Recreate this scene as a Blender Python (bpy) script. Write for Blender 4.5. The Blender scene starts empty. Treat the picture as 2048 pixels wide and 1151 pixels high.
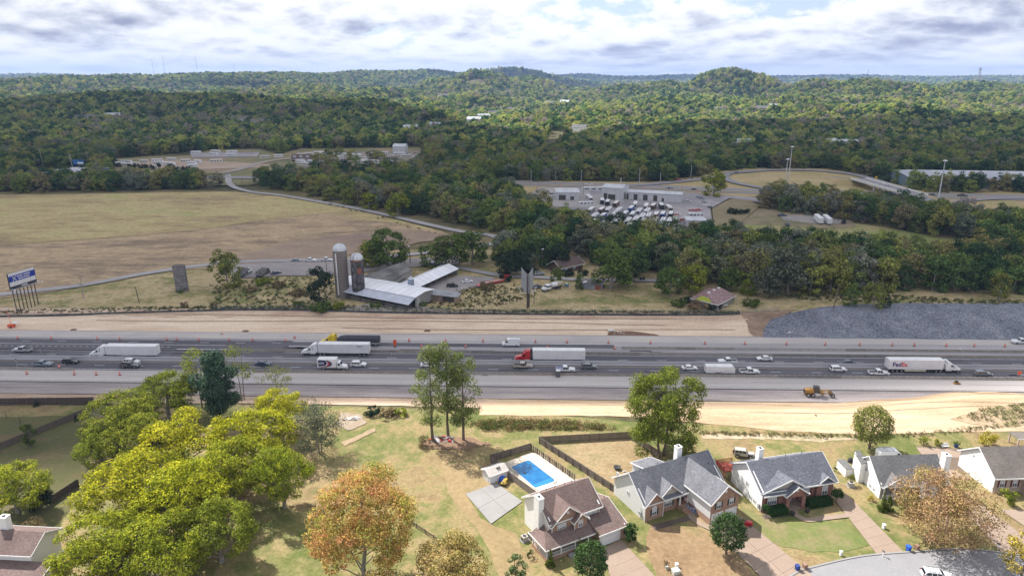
import bpy, bmesh, math, random
import numpy as np
from mathutils import Vector, Matrix
from mathutils.geometry import tessellate_polygon
random.seed(7); rng = np.random.default_rng(7)
SC = bpy.context.scene
COL = SC.collection
R = math.radians
# ------------------------------------------------------------------ camera
CAMH = 85.0; PITCH = R(17.1); FPX = 1365.0
cam_d = bpy.data.cameras.new('camera'); cam = bpy.data.objects.new('camera', cam_d); COL.objects.link(cam)
cam.location = (0, 0, CAMH); cam.rotation_euler = (R(90) - PITCH, 0, 0)
cam_d.sensor_width = 36; cam_d.lens = 24.0; cam_d.clip_start = 1; cam_d.clip_end = 40000
SC.camera = cam
# ------------------------------------------------------------------ light
SUN_EL = R(47); SUN_AZ = R(-45)          # azimuth from +Y, negative = left
sd = Vector((math.sin(SUN_AZ) * math.cos(SUN_EL), math.cos(SUN_AZ) * math.cos(SUN_EL), math.sin(SUN_EL)))
sun_l = bpy.data.lights.new('sun', 'SUN'); sun_l.energy = 4.2; sun_l.angle = R(0.53); sun_l.color = (1.0, 0.95, 0.88)
sun = bpy.data.objects.new('sun', sun_l); COL.objects.link(sun)
sun.rotation_euler = (-sd).to_track_quat('-Z', 'Y').to_euler()
SC.view_settings.view_transform = 'Standard'; SC.view_settings.look = 'None'
SC.view_settings.exposure = 1.28; SC.view_settings.gamma = 1; SC.view_settings.use_curve_mapping = False
SC.cycles.max_bounces = 6; SC.cycles.transparent_max_bounces = 8; SC.cycles.volume_bounces = 0
SC.cycles.caustics_reflective = False; SC.cycles.caustics_refractive = False
world = bpy.data.worlds.new('World'); SC.world = world; world.use_nodes = True
wn = world.node_tree; wn.nodes.clear()
def N(nt, typ, **kw):
 n = nt.nodes.new(typ)
 for k, v in kw.items():
  if k == 'inp':
   for kk, vv in v.items(): n.inputs[kk].default_value = vv
  else: setattr(n, k, v)
 return n
def L(nt, a, b): nt.links.new(a, b)
def math_node(nt, op, a, b=None, clamp=False):
 n = N(nt, 'ShaderNodeMath', operation=op); n.use_clamp = clamp
 for i, v in enumerate((a, b)):
  if v is None: continue
  if isinstance(v, (int, float)): n.inputs[i].default_value = v
  else: L(nt, v, n.inputs[i])
 return n.outputs[0]
def ramp(nt, fac, stops, interp='LINEAR'):
 n = N(nt, 'ShaderNodeValToRGB'); cr = n.color_ramp; cr.interpolation = interp
 while len(cr.elements) < len(stops): cr.elements.new(0.5)
 for e, (p, c) in zip(cr.elements, stops):
  e.position = p; e.color = (c[0], c[1], c[2], 1) if not isinstance(c, (int, float)) else (c, c, c, 1)
 L(nt, fac, n.inputs[0]); return n.outputs[0]
def mixc(nt, fac, a, b, blend='MIX'):
 n = N(nt, 'ShaderNodeMix', data_type='RGBA', blend_type=blend)
 for i, v in ((0, fac), (6, a), (7, b)):
  if isinstance(v, (int, float)): n.inputs[i].default_value = v
  elif isinstance(v, tuple): n.inputs[i].default_value = (v[0], v[1], v[2], 1)
  else: L(nt, v, n.inputs[i])
 return n.outputs[2]
def build_world():
 nt = wn
 sky = N(nt, 'ShaderNodeTexSky', sky_type='NISHITA', sun_disc=False, sun_elevation=SUN_EL, sun_rotation=SUN_AZ, altitude=200, air_density=1.0, dust_density=1.6)
 tc = N(nt, 'ShaderNodeTexCoord'); sp = N(nt, 'ShaderNodeSeparateXYZ'); L(nt, tc.outputs['Generated'], sp.inputs[0])
 z = math_node(nt, 'MAXIMUM', sp.outputs[2], 0.0)
 rr_ = math_node(nt, 'SQRT', math_node(nt, 'ADD', math_node(nt, 'MULTIPLY', sp.outputs[0], sp.outputs[0]), math_node(nt, 'ADD', math_node(nt, 'MULTIPLY', sp.outputs[1], sp.outputs[1]), 1e-4)))
 ux = math_node(nt, 'DIVIDE', sp.outputs[0], rr_); uy = math_node(nt, 'DIVIDE', sp.outputs[1], rr_); lz = math_node(nt, 'LOGARITHM', math_node(nt, 'ADD', z, 0.03), 2.71828)
 def cloud(off, k, rough=0.6, det=7.0, dist=0.0, m=0.27):
  cb = N(nt, 'ShaderNodeCombineXYZ')
  L(nt, math_node(nt, 'ADD', ux, off[0]), cb.inputs[0]); L(nt, math_node(nt, 'ADD', uy, 0.3), cb.inputs[1])
  L(nt, math_node(nt, 'ADD', math_node(nt, 'MULTIPLY', lz, m), off[1]), cb.inputs[2])
  n = N(nt, 'ShaderNodeTexNoise', inp={'Scale': k, 'Detail': det, 'Roughness': rough, 'Distortion': dist}); L(nt, cb.outputs[0], n.inputs['Vector'])
  return n.outputs[0]
 def dens(o):
  n = cloud((3.1, 1.7 + o), 6.5, 0.64, 8.0); w = math_node(nt, 'ABSOLUTE', math_node(nt, 'SUBTRACT', cloud((5.0, 2.0 + o), 11.0, 0.5, 4.0), 0.5))
  return math_node(nt, 'ADD', math_node(nt, 'MULTIPLY', n, 0.9), math_node(nt, 'MULTIPLY', w, 0.9))
 a = dens(0.0); a2 = dens(0.035); big = cloud((6.1, 4.2), 2.2, 0.5, 2.0, m=0.6)
 cover = math_node(nt, 'ADD', a, math_node(nt, 'MULTIPLY', math_node(nt, 'SUBTRACT', big, 0.5), 0.8))
 mask = ramp(nt, cover, [(0.29, 0.0), (0.38, 1.0)])
 lit = math_node(nt, 'MULTIPLY', math_node(nt, 'SUBTRACT', a, a2), 1.5)
 body = ramp(nt, math_node(nt, 'SUBTRACT', cover, lit),
    [(0.36, (4.9, 4.95, 5.1)), (0.47, (4.5, 4.6, 4.85)), (0.56, (3.8, 3.95, 4.4)), (0.67, (2.9, 3.1, 3.65)), (0.84, (1.75, 1.85, 2.6))])
 hor = ramp(nt, z, [(0.0, 0.75), (0.015, 0.4), (0.05, 0.0)])
 body = mixc(nt, hor, body, (4.54, 4.69, 5.18))
 skyc = mixc(nt, 1.0, sky.outputs[0], (0.42, 0.52, 0.66), 'MULTIPLY')
 skyc = mixc(nt, 0.45, skyc, (4.43, 4.75, 5.40)); skyc = mixc(nt, hor, skyc, (4.21, 4.64, 5.40))
 c = mixc(nt, mask, skyc, body)
 bg = N(nt, 'ShaderNodeBackground', inp={'Strength': 0.1}); L(nt, c, bg.inputs[0])
 o = N(nt, 'ShaderNodeOutputWorld'); L(nt, bg.outputs[0], o.inputs[0])
build_world()
world.cycles.sampling_method = 'MANUAL'; world.cycles.sample_map_resolution = 512
# ------------------------------------------------------------------ helpers
def tag(o, label=None, cat=None, group=None, kind=None):
 if label: o['label'] = label
 if cat: o['category'] = cat
 if group: o['group'] = group
 if kind: o['kind'] = kind
 return o
def empty(name, loc=(0, 0, 0), rz=0.0, label=None, cat=None, group=None):
 o = bpy.data.objects.new(name, None); COL.objects.link(o); o.location = loc; o.rotation_euler = (0, 0, rz)
 o.empty_display_size = 0.5
 return tag(o, label, cat, group)
def copy_tree(o, parent=None):
 c = o.copy(); COL.objects.link(c)
 if parent is not None: c.parent = parent; c.matrix_parent_inverse = o.matrix_parent_inverse
 for ch in KIDS.get(o, []):
  d = copy_tree(ch, c); KIDS.setdefault(c, []).append(d)
 return c
KIDS = {}
def link(o, parent=None):
 COL.objects.link(o)
 if parent is not None:
  o.parent = parent; KIDS.setdefault(parent, []).append(o)
 return o
class MB:
 def __init__(s): s.v = []; s.f = []; s.m = []; s.cm = 0; s.T = None
 def add(s, vs, fs, m=None):
  b = len(s.v)
  s.v += [tuple(v) for v in vs]; s.f += [tuple(b + i for i in f) for f in fs]
  s.m += [s.cm if m is None else m] * len(fs); return s
 def box(s, x0, x1, y0, y1, z0, z1, m=None, rz=0, o=(0, 0)):
  P = [(x0, y0, z0), (x1, y0, z0), (x1, y1, z0), (x0, y1, z0), (x0, y0, z1), (x1, y0, z1), (x1, y1, z1), (x0, y1, z1)]
  if rz:
   c, q = math.cos(rz), math.sin(rz); P = [(o[0] + (x - o[0]) * c - (y - o[1]) * q, o[1] + (x - o[0]) * q + (y - o[1]) * c, z) for x, y, z in P]
  return s.add(P, [(0, 3, 2, 1), (4, 5, 6, 7), (0, 1, 5, 4), (1, 2, 6, 5), (2, 3, 7, 6), (3, 0, 4, 7)], m)
 def tube(s, p0, p1, r0, r1=None, n=8, m=None, caps=True):
  r1 = r0 if r1 is None else r1; p0 = Vector(p0); p1 = Vector(p1); d = (p1 - p0)
  if d.length < 1e-6: return s
  d.normalize(); a = d.orthogonal().normalized(); b = d.cross(a)
  vs = []
  for p, r in ((p0, r0), (p1, r1)):
   for i in range(n):
    t = 2 * math.pi * i / n; vs.append(p + a * (r * math.cos(t)) + b * (r * math.sin(t)))
  fs = [(i, (i + 1) % n, n + (i + 1) % n, n + i) for i in range(n)]
  if caps: fs += [tuple(reversed(range(n))), tuple(range(n, 2 * n))]
  return s.add(vs, fs, m)
 def prism(s, prof, y0, y1, m=None, f=None):
  """profile in (x,z) extruded along y; f(x,z,y)->y lets the section taper"""
  n = len(prof); g = f or (lambda x, z, y: y)
  vs = [(x, g(x, z, y0), z) for x, z in prof] + [(x, g(x, z, y1), z) for x, z in prof]
  fs = [tuple(range(n)), tuple(reversed(range(n, 2 * n)))] + [((i + 1) % n, i, n + i, n + (i + 1) % n) for i in range(n)]
  return s.add(vs, fs, m)
 def poly(s, pts, m=None): return s.add(pts, [tuple(range(len(pts)))], m)
 def slab(s, pts, t, m=None):
  """planar polygon pts thickened by t along its downward normal"""
  P = [Vector(p) for p in pts]; n = (P[1] - P[0]).cross(P[2] - P[0]).normalized()
  if n.z < 0: P.reverse(); n = -n
  k = len(P); Q = [p - n * t for p in P]
  return s.add(P + Q, [tuple(range(k)), tuple(reversed(range(k, 2 * k)))] + [((i + 1) % k, i, k + i, k + (i + 1) % k) for i in range(k)], m)
 def lathe(s, prof, n=16, m=None, c=(0, 0)):
  vs = []; fs = []
  for r, z in prof:
   for i in range(n):
    t = 2 * math.pi * i / n; vs.append((c[0] + r * math.cos(t), c[1] + r * math.sin(t), z))
  for j in range(len(prof) - 1):
   for i in range(n): fs.append((j * n + i, j * n + (i + 1) % n, (j + 1) * n + (i + 1) % n, (j + 1) * n + i))
  fs.append(tuple(range((len(prof) - 1) * n, len(prof) * n)))
  return s.add(vs, fs, m)
 def mesh(s, name, mats, smooth=False):
  me = bpy.data.meshes.new(name); me.from_pydata(s.v, [], s.f)
  for mm in (mats if isinstance(mats, (list, tuple)) else [mats]): me.materials.append(mm)
  if any(s.m): me.polygons.foreach_set('material_index', s.m)
  if smooth: me.polygons.foreach_set('use_smooth', [True] * len(me.polygons))
  me.update(); return me
 def build(s, name, mats, parent=None, loc=None, smooth=False, bev=0):
  o = bpy.data.objects.new(name, s.mesh(name, mats, smooth)); link(o, parent)
  if loc is not None: o.location = loc
  if bev:
   b = o.modifiers.new('b', 'BEVEL'); b.width = bev; b.segments = 2; b.limit_method = 'ANGLE'; b.angle_limit = R(35)
  return o
MATS = {}
def M(name, c1, c2=None, scale=1.0, rough=0.8, metal=0.0, detail=4.0, stretch=(1, 1, 1), bump=0.0, world_co=False, spec=0.4, lo=0.38, hi=0.62, rand=0.0, emit=None, coat=0.0):
 if name in MATS: return MATS[name]
 m = bpy.data.materials.new(name); m.use_nodes = True; nt = m.node_tree; b = nt.nodes['Principled BSDF']
 b.inputs['Roughness'].default_value = rough; b.inputs['Metallic'].default_value = metal; b.inputs['Specular IOR Level'].default_value = spec
 if coat: b.inputs['Coat Weight'].default_value = coat
 c2 = c2 or tuple(x * 0.82 for x in c1)
 if world_co: vec = N(nt, 'ShaderNodeNewGeometry').outputs['Position']
 else: vec = N(nt, 'ShaderNodeTexCoord').outputs['Object']
 mp = N(nt, 'ShaderNodeMapping'); mp.inputs['Scale'].default_value = stretch; L(nt, vec, mp.inputs[0])
 n = N(nt, 'ShaderNodeTexNoise', inp={'Scale': scale, 'Detail': detail, 'Roughness': 0.6}); L(nt, mp.outputs[0], n.inputs['Vector'])
 c = ramp(nt, n.outputs[0], [(lo, c1), (hi, c2)])
 if rand:
  oi = N(nt, 'ShaderNodeObjectInfo'); hs = N(nt, 'ShaderNodeHueSaturation')
  L(nt, math_node(nt, 'ADD', math_node(nt, 'MULTIPLY', oi.outputs['Random'], rand * 2), 1 - rand), hs.inputs['Value']); L(nt, c, hs.inputs['Color']); c = hs.outputs[0]
 L(nt, c, b.inputs['Base Color'])
 if bump:
  bp = N(nt, 'ShaderNodeBump', inp={'Strength': 0.6, 'Distance': bump}); L(nt, n.outputs[0], bp.inputs['Height']); L(nt, bp.outputs[0], b.inputs['Normal'])
 if emit: b.inputs['Emission Color'].default_value = (*emit, 1); b.inputs['Emission Strength'].default_value = 1
 MATS[name] = m; return m
def G(name, cols, s1=0.02, s2=0.13, s3=1.1, st1=(1, 1, 1), st2=(1, 1, 1), rough=0.95, fine=0.28, bump=0.0, pos=None):
 """ground: colours mixed by broad patches, mid patches and fine grain, all in world metres"""
 if name in MATS: return MATS[name]
 m = bpy.data.materials.new(name); m.use_nodes = True; nt = m.node_tree; b = nt.nodes['Principled BSDF']
 b.inputs['Roughness'].default_value = rough; b.inputs['Specular IOR Level'].default_value = 0.15
 geo = N(nt, 'ShaderNodeNewGeometry').outputs['Position']
 def nz(sc, st, det, ro=0.6, dist=0.0):
  mp = N(nt, 'ShaderNodeMapping'); mp.inputs['Scale'].default_value = st; L(nt, geo, mp.inputs[0])
  n = N(nt, 'ShaderNodeTexNoise', inp={'Scale': sc, 'Detail': det, 'Roughness': ro, 'Distortion': dist}); L(nt, mp.outputs[0], n.inputs['Vector']); return n.outputs[0]
 a = nz(s1, st1, 6, 0.65, 0.4); c = nz(s2, st2, 6, 0.7); f = nz(s3, (1, 1, 1), 5, 0.75)
 k = math_node(nt, 'ADD', math_node(nt, 'MULTIPLY', a, 0.6), math_node(nt, 'MULTIPLY', c, 0.4))
 ps = pos or [0.40 + 0.2 * i / max(1, len(cols) - 1) for i in range(len(cols))]
 base = ramp(nt, k, list(zip(ps, cols)))
 g = ramp(nt, f, [(0.3, 1 - fine), (0.7, 1 + fine * 0.6)])
 L(nt, mixc(nt, 1.0, base, g, 'MULTIPLY'), b.inputs['Base Color'])
 if bump:
  bp = N(nt, 'ShaderNodeBump', inp={'Strength': 0.7, 'Distance': bump}); L(nt, f, bp.inputs['Height']); L(nt, bp.outputs[0], b.inputs['Normal'])
 MATS[name] = m; return m
# ------------------------------------------------------------------ terrain
SK = 0.0248
cP, sP = math.cos(PITCH), math.sin(PITCH)
def ray(u, v):
 a = u - 1024; b = v - 575.5
 return a, FPX * cP - b * sP, -FPX * sP - b * cP
def ground_at(u, v, z):
 a, ry, rz = ray(u, v); t = (z - CAMH) / rz; return a * t, ry * t
def ht(X, Y, v):
 a, ry, rz = ray(0, v); return CAMH + Y * rz / ry
def ss(x, a, b):
 t = np.clip((x - a) / (b - a), 0, 1); return t * t * (3 - 2 * t)
HILLS = []
for (u, v, D, hw, hd) in [
 (60, 196, 1500, 260, 300), (230, 180, 1750, 200, 300), (430, 184, 1600, 200, 260), (620, 196, 1450, 120, 220), (720, 214, 1350, 70, 180),
 (40, 158, 3000, 160, 350), (130, 152, 3200, 90, 400), (250, 149, 3300, 120, 400), (400, 146, 3600, 160, 500), (560, 144, 3800, 170, 500), (730, 141, 4100, 150, 500), (860, 140, 4200, 120, 500),
 (960, 138, 2700, 80, 300), (1060, 152, 2800, 70, 300), (880, 155, 2900, 60, 300), (1020, 139, 4400, 120, 400),
 (600, 168, 2600, 130, 300), (760, 172, 2400, 100, 300),
 (1160, 151, 6600, 110, 700), (1400, 152, 6600, 250, 700), (1700, 153, 6600, 250, 700), (2000, 154, 6600, 250, 700), (60, 150, 6600, 200, 700),
 (1466, 133, 2500, 60, 200), (1425, 146, 2500, 40, 170), (1515, 150, 2480, 50, 180), (1405, 152, 2500, 38, 170), (1330, 158, 2500, 70, 220), (1250, 165, 2450, 80, 250), (1180, 182, 2300, 70, 220), (1540, 160, 2450, 50, 220),
 (1640, 155, 2250, 70, 250), (1730, 154, 2250, 70, 260), (1820, 164, 2150, 70, 250), (1950, 160, 2500, 80, 280), (2060, 166, 2400, 70, 280),
 (1400, 192, 1800, 130, 240), (1600, 186, 1800, 120, 240), (1780, 190, 1750, 140, 240), (2000, 182, 1900, 120, 240),
 (1250, 246, 1080, 90, 110), (1420, 238, 1080, 110, 120), (1600, 236, 1120, 110, 120), (1800, 240, 1120, 130, 120), (2020, 222, 1250, 130, 150)]:
 a, ry, rz = ray(u, v); t = D / ry; z = CAMH + rz * t - 11
 HILLS.append((a * t, D, z, hw * t * 1.1, hd * .8))
def terrain(x, y):
 x = np.asarray(x, float); y = np.asarray(y, float)
 s = y + SK * x
 ztop = 4.0 + 1.8 * ss(x, 78, 120) * ss(s, 138, 154) - 0.8 * ss(-x, 60, 120)
 ts = 172.8 + 7.5 * ss(x, 84, 128) + 0.8 * np.sin(x * 0.21) * ss(x, 60, 100)
 near = -0.35 + (ztop + 0.35) * ss(-s, -ts, -(ts - 16))
 zf = 3.0 + 2.6 * ss(x, 70, 125)
 far = -0.35 + (zf + 0.35) * ss(s, 220.3, 236.5)
 z = np.where(s < 196, near, far)
 z = z - (zf - 3.0) * ss(s, 238, 300) * (s > 196)
 k = ss(y, 250, 420)
 z = z + k * (0.5 * np.sin(x * 0.013 + 1) + 0.4 * np.sin(y * 0.017))
 base = 3 + 8 * ss(y, 1000, 3200) - 0 * x
 base = base + ss(y, 900, 1400) * (19 * np.sin(x * 0.009 + y * 0.003) * np.cos(y * 0.008 - x * 0.003) + 10 * np.sin(x * 0.021 + 2 + .004 * y) * np.sin(y * 0.017 + 1))
 acc = np.zeros_like(z)
 for (hx, hy, hz, wx, wy) in HILLS:
  acc = acc + (np.maximum(hz - 6, 1) * np.exp(-((x - hx) / wx) ** 2 - ((y - hy) / wy) ** 2)) ** 4
 hill = acc ** 0.25 * ss(y, 760, 1000)
 z = np.where(y > 760, np.maximum(z, 0) * (1 - ss(y, 760, 1000)) + base * ss(y, 760, 1000), z)
 z = np.where(hill > 0.01, (np.maximum(z, 0) ** 4 + hill ** 4) ** 0.25, z)
 return z
def tz(x, y): return float(terrain(x, y))
def at(u, v):
 """ground point under a photo position (marching onto the terrain)"""
 z = 3.0
 for _ in range(12):
  x, y = ground_at(u, v, z); z = 0.4 * z + 0.6 * tz(x, y)
 return x, y, tz(x, y)
def steps(a, b, fine0, fine1, d, g):
 out = [fine0]
 while out[-1] < fine1: out.append(out[-1] + d)
 st = d; lo = [fine0]
 while lo[-1] > a: st *= g; lo.append(lo[-1] - st)
 st = d
 while out[-1] < b: st = min(st * g, 160); out.append(out[-1] + st)
 return np.array(lo[:0:-1] + out)
GX = steps(-9000, 9000, -240, 240, 3.0, 1.05); GY = steps(-2500, 12000, 60, 300, 3.0, 1.03)
def grid_mesh():
 X, Y = np.meshgrid(GX, GY); Z = terrain(X, Y)
 nx, ny = len(GX), len(GY)
 V = np.stack([X, Y, Z], -1).reshape(-1, 3)
 i = np.arange((ny - 1) * (nx - 1)); r = i // (nx - 1); c = i % (nx - 1); a = r * nx + c
 Fc = np.stack([a, a + 1, a + nx + 1, a + nx], -1)
 me = bpy.data.meshes.new('ground'); me.vertices.add(len(V)); me.vertices.foreach_set('co', V.ravel())
 me.loops.add(Fc.size); me.loops.foreach_set('vertex_index', Fc.ravel()); me.polygons.add(len(Fc))
 me.polygons.foreach_set('loop_start', np.arange(len(Fc)) * 4); me.polygons.foreach_set('loop_total', np.full(len(Fc), 4))
 me.polygons.foreach_set('use_smooth', np.ones(len(Fc), bool)); me.update(); me.validate(); return me
def drape(name, pts, mat, level=1, parent=None, kind='structure', off=None, cut=True, flat=None):
 """a sheet cut to the terrain's grid, lying `level` layers above the ground"""
 P = [Vector((p[0], p[1], 0)) for p in pts]
 tris = tessellate_polygon([P]); bm = bmesh.new(); vs = [bm.verts.new(p) for p in P]
 for t in tris:
  try: bm.faces.new([vs[i] for i in t])
  except ValueError: pass
 xs = [p.x for p in P]; ys = [p.y for p in P]
 if cut and flat is None:
  for gx in GX[(GX > min(xs)) & (GX < max(xs))]:
   bmesh.ops.bisect_plane(bm, geom=bm.verts[:] + bm.edges[:] + bm.faces[:], plane_co=(gx, 0, 0), plane_no=(1, 0, 0))
  for gy in GY[(GY > min(ys)) & (GY < max(ys))]:
   bmesh.ops.bisect_plane(bm, geom=bm.verts[:] + bm.edges[:] + bm.faces[:], plane_co=(0, gy, 0), plane_no=(0, 1, 0))
 co = np.array([v.co[:] for v in bm.verts]); zz = terrain(co[:, 0], co[:, 1]) if flat is None else np.full(len(co), flat)
 o_ = level * (0.012 + 0.00032 * np.hypot(co[:, 0], co[:, 1])) if off is None else off
 zz = zz + (o_ if flat is None else 0)
 for v, z in zip(bm.verts, zz): v.co.z = z
 for f in bm.faces:
  f.smooth = True
  if f.normal.z < 0: f.normal_flip()
 bmesh.ops.recalc_face_normals(bm, faces=bm.faces[:])
 me = bpy.data.meshes.new(name); bm.to_mesh(me); bm.free(); me.materials.append(mat)
 o = bpy.data.objects.new(name, me); link(o, parent)
 if me.polygons and me.polygons[0].normal.z < 0: me.flip_normals()
 if kind: o['kind'] = kind
 return o
def px(*pts): return [at(u, v)[:2] for u, v in pts]
def ragged(pts, d=3.0, amp=0.5, seed=1):
 """roughen the outline of a patch of ground"""
 r = random.Random(seed); out = []
 for i in range(len(pts)):
  a = Vector(pts[i]); b = Vector(pts[(i + 1) % len(pts)]); n = max(1, min(60, int((b - a).length / d)))
  for k in range(n):
   p = a.lerp(b, k / n); out.append((p.x + r.uniform(-amp, amp), p.y + r.uniform(-amp, amp)))
 return out
def ribbon(pts, w):
 """polyline -> outline polygon of width w (number or list)"""
 P = [Vector(p) for p in pts]; lft = []; rgt = []
 for i, p in enumerate(P):
  d = (P[min(i + 1, len(P) - 1)] - P[max(i - 1, 0)]).normalized(); n = Vector((-d.y, d.x)); ww = (w[i] if isinstance(w, (list, tuple)) else w) / 2
  lft.append(p + n * ww); rgt.append(p - n * ww)
 return [tuple(q) for q in lft] + [tuple(q) for q in reversed(rgt)]
def smooth_line(pts, n=5):
 out = []; P = [Vector(p) for p in pts]
 for i in range(len(P) - 1):
  p0 = P[max(i - 1, 0)]; p1 = P[i]; p2 = P[i + 1]; p3 = P[min(i + 2, len(P) - 1)]
  for k in range(n):
   t = k / n; out.append(0.5 * ((2 * p1) + (p2 - p0) * t + (2 * p0 - 5 * p1 + 4 * p2 - p3) * t * t + (3 * p1 - p0 - 3 * p2 + p3) * t ** 3))
 out.append(P[-1]); return [tuple(q) for q in out]
mG = G('ground_mat', [(0.05, 0.045, 0.022), (0.075, 0.07, 0.032), (0.12, 0.11, 0.05), (0.17, 0.14, 0.075)])
gm = grid_mesh(); gm.materials.append(mG); ground = link(bpy.data.objects.new('ground', gm)); tag(ground, kind='structure')
# ------------------------------------------------------------------ fields and verges
green = (0.13, 0.145, 0.045); straw = (0.30, 0.235, 0.13); brown = (0.165, 0.115, 0.075); tan = (0.33, 0.25, 0.16)
mPast = G('pasture_mat', [(0.282, 0.207, 0.124), (0.365, 0.290, 0.140), (0.447, 0.356, 0.182), (0.331, 0.323, 0.124)], s1=0.012, s2=0.07, s3=0.5, st1=(1, 2.2, 1), st2=(1, 2.5, 1), fine=0.3)
mPast2 = G('dry_pasture_mat', [(0.233, 0.170, 0.113), (0.329, 0.242, 0.156), (0.449, 0.329, 0.199), (0.294, 0.216, 0.138)], s1=0.014, s2=0.08, s3=0.5, st1=(1, 3, 1), st2=(1, 3, 1), fine=0.32)
mBare = G('bare_soil_mat', [(0.246, 0.178, 0.136), (0.294, 0.214, 0.158), (0.341, 0.262, 0.191)], s1=0.02, s2=0.1, s3=0.6, fine=0.2)
mRough = G('rough_grass_mat', [(0.174, 0.190, 0.066), (0.314, 0.255, 0.123), (0.462, 0.355, 0.207), (0.215, 0.207, 0.083)], s1=0.035, s2=0.2, s3=0.9, st1=(0.7, 1.4, 1), fine=0.4)
mGreen = G('green_field_mat', [(0.166, 0.193, 0.062), (0.235, 0.248, 0.090), (0.331, 0.276, 0.138)], s1=0.02, s2=0.1, s3=0.5, fine=0.25)
mDryG = G('dry_verge_mat', [(0.413, 0.323, 0.179), (0.358, 0.275, 0.138), (0.289, 0.254, 0.110)], s1=0.02, s2=0.09, s3=0.5, fine=0.22)
mStraw = G('straw_mat_slope', [(0.536, 0.396, 0.288), (0.643, 0.503, 0.375), (0.736, 0.596, 0.455)], s1=0.03, s2=0.22, s3=1.6, st1=(0.5, 2.5, 1), st2=(0.35, 3, 1), fine=0.18, bump=0.05)
mSand = G('sand_mat', [(0.36, 0.25, 0.155), (0.44, 0.325, 0.215), (0.52, 0.40, 0.275)], s1=0.03, s2=0.25, s3=1.4, st1=(0.6, 2, 1), st2=(0.4, 2.5, 1), fine=0.2, bump=0.1)
mDirt = G('dirt_mat', [(0.20, 0.135, 0.095), (0.29, 0.205, 0.145), (0.36, 0.27, 0.19)], s1=0.05, s2=0.3, s3=1.6, fine=0.3, bump=0.05)
mRip = G('riprap_mat', [(0.130, 0.137, 0.169), (0.215, 0.224, 0.267), (0.312, 0.319, 0.351)], s1=0.05, s2=0.35, s3=1.6, fine=0.75, bump=0.5, pos=[.36, .5, .64])
mGravel = G('gravel_mat', [(0.22, 0.20, 0.20), (0.28, 0.255, 0.245), (0.34, 0.31, 0.29)], s1=0.04, s2=0.3, s3=1.8, fine=0.18)
mLot = G('lot_asphalt_mat', [(0.220, 0.204, 0.220), (0.276, 0.256, 0.269), (0.357, 0.325, 0.325)], s1=0.03, s2=0.12, s3=1.2, fine=0.12)
mLotL = G('lot_concrete_mat', [(0.30, 0.28, 0.275), (0.36, 0.335, 0.32)], s1=0.03, s2=0.12, s3=1.2, fine=0.10)
mRoad = G('county_road_mat', [(0.304, 0.289, 0.289), (0.372, 0.352, 0.344)], s1=0.03, s2=0.2, s3=1.5, fine=0.12)
hw = lambda s, x: (x, s - SK * x)
def band(s0, s1, x0=-700, x1=700, n=1):
 return [hw(s0, x0)] + [hw(s0, x0 + (x1 - x0) * i / n) for i in range(1, n)] + [hw(s0, x1), hw(s1, x1)] + [hw(s1, x1 + (x0 - x1) * i / n) for i in range(1, n)] + [hw(s1, x0)]
drape('far_side_verge', [(-420, 330), (420, 330), (420, 520), (-420, 520)], G('mixed_grass_mat', [(0.10, 0.095, 0.045), (0.17, 0.14, 0.07), (0.22, 0.175, 0.095)]), 1)
rg = drape('rough_grass_field', band(234.5, 330, -420, 420, 30), mRough, 1)
drape('pasture_field', px((-260, 394), (0, 391), (440, 384), (500, 386), (560, 392), (620, 402), (700, 418), (760, 432), (880, 462), (900, 470), (860, 480), (700, 510), (600, 523), (480, 528), (300, 549), (170, 573), (0, 594), (-260, 625)), mPast, 2)
drape('dry_pasture_field', ragged(px((-260, 500), (0, 489), (200, 476), (400, 458), (520, 440), (640, 428), (740, 440), (880, 464), (895, 471), (860, 481), (700, 511), (600, 524), (480, 529), (300, 550), (170, 574), (0, 595), (-260, 626)), 12, 2.5, 3), mPast2, 3)
drape('bare_soil_field', ragged(px((430, 528), (520, 500), (600, 482), (690, 470), (800, 462), (895, 470), (862, 482), (760, 505), (700, 512), (600, 524), (480, 530)), 6, 1.5, 4), mBare, 4)
drape('field_track', ribbon(px((0, 491), (200, 478), (400, 460), (520, 442), (650, 428)), [2.2, 2.5, 3, 3, 2]), mDryG, 4)
drape('gravel_lot', ragged(px((455, 532), (560, 525), (700, 522), (760, 522), (830, 518), (905, 512), (930, 520), (915, 530), (870, 533), (800, 537), (730, 545), (690, 552), (560, 553), (470, 558), (462, 548)), 4, 0.5, 5), G('lot_gravel_mat', [(0.23, 0.205, 0.21), (0.28, 0.25, 0.25), (0.33, 0.295, 0.28)], s3=1.5, fine=0.15), 4)
drape('county_road', ribbon(smooth_line(px((-200, 618), (0, 591), (100, 580), (170, 571), (300, 547), (400, 533), (480, 525), (600, 522), (700, 520), (800, 512), (870, 505), (900, 500))), 5.0), mRoad, 5)
drape('farm_road', ribbon(smooth_line(px((456, 352), (462, 372), (500, 385), (560, 392), (620, 402), (700, 416), (780, 433), (850, 449), (920, 464), (975, 471), (1000, 479), (995, 487), (965, 492), (940, 495))), 5.0), mRoad, 5)
drape('farm_driveway', ribbon(smooth_line(px((870, 528), (920, 537), (960, 545), (1010, 553), (1080, 556), (1150, 560), (1250, 562), (1330, 562))), [8, 8, 14] + [4] * 33), mRoad, 5)
drape('farmyard_gravel', ragged(px((800, 600), (850, 572), (920, 552), (990, 556), (985, 565), (930, 580), (880, 600)), 3, 0.7, 9), mGravel, 4)
drape('barn_apron', ragged(px((720, 612), (760, 604), (830, 612), (905, 622), (700, 626), (690, 618)), 2, 0.5, 9), G('apron_mat', [(0.30, 0.26, 0.22), (0.36, 0.31, 0.27)]), 4)
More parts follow.
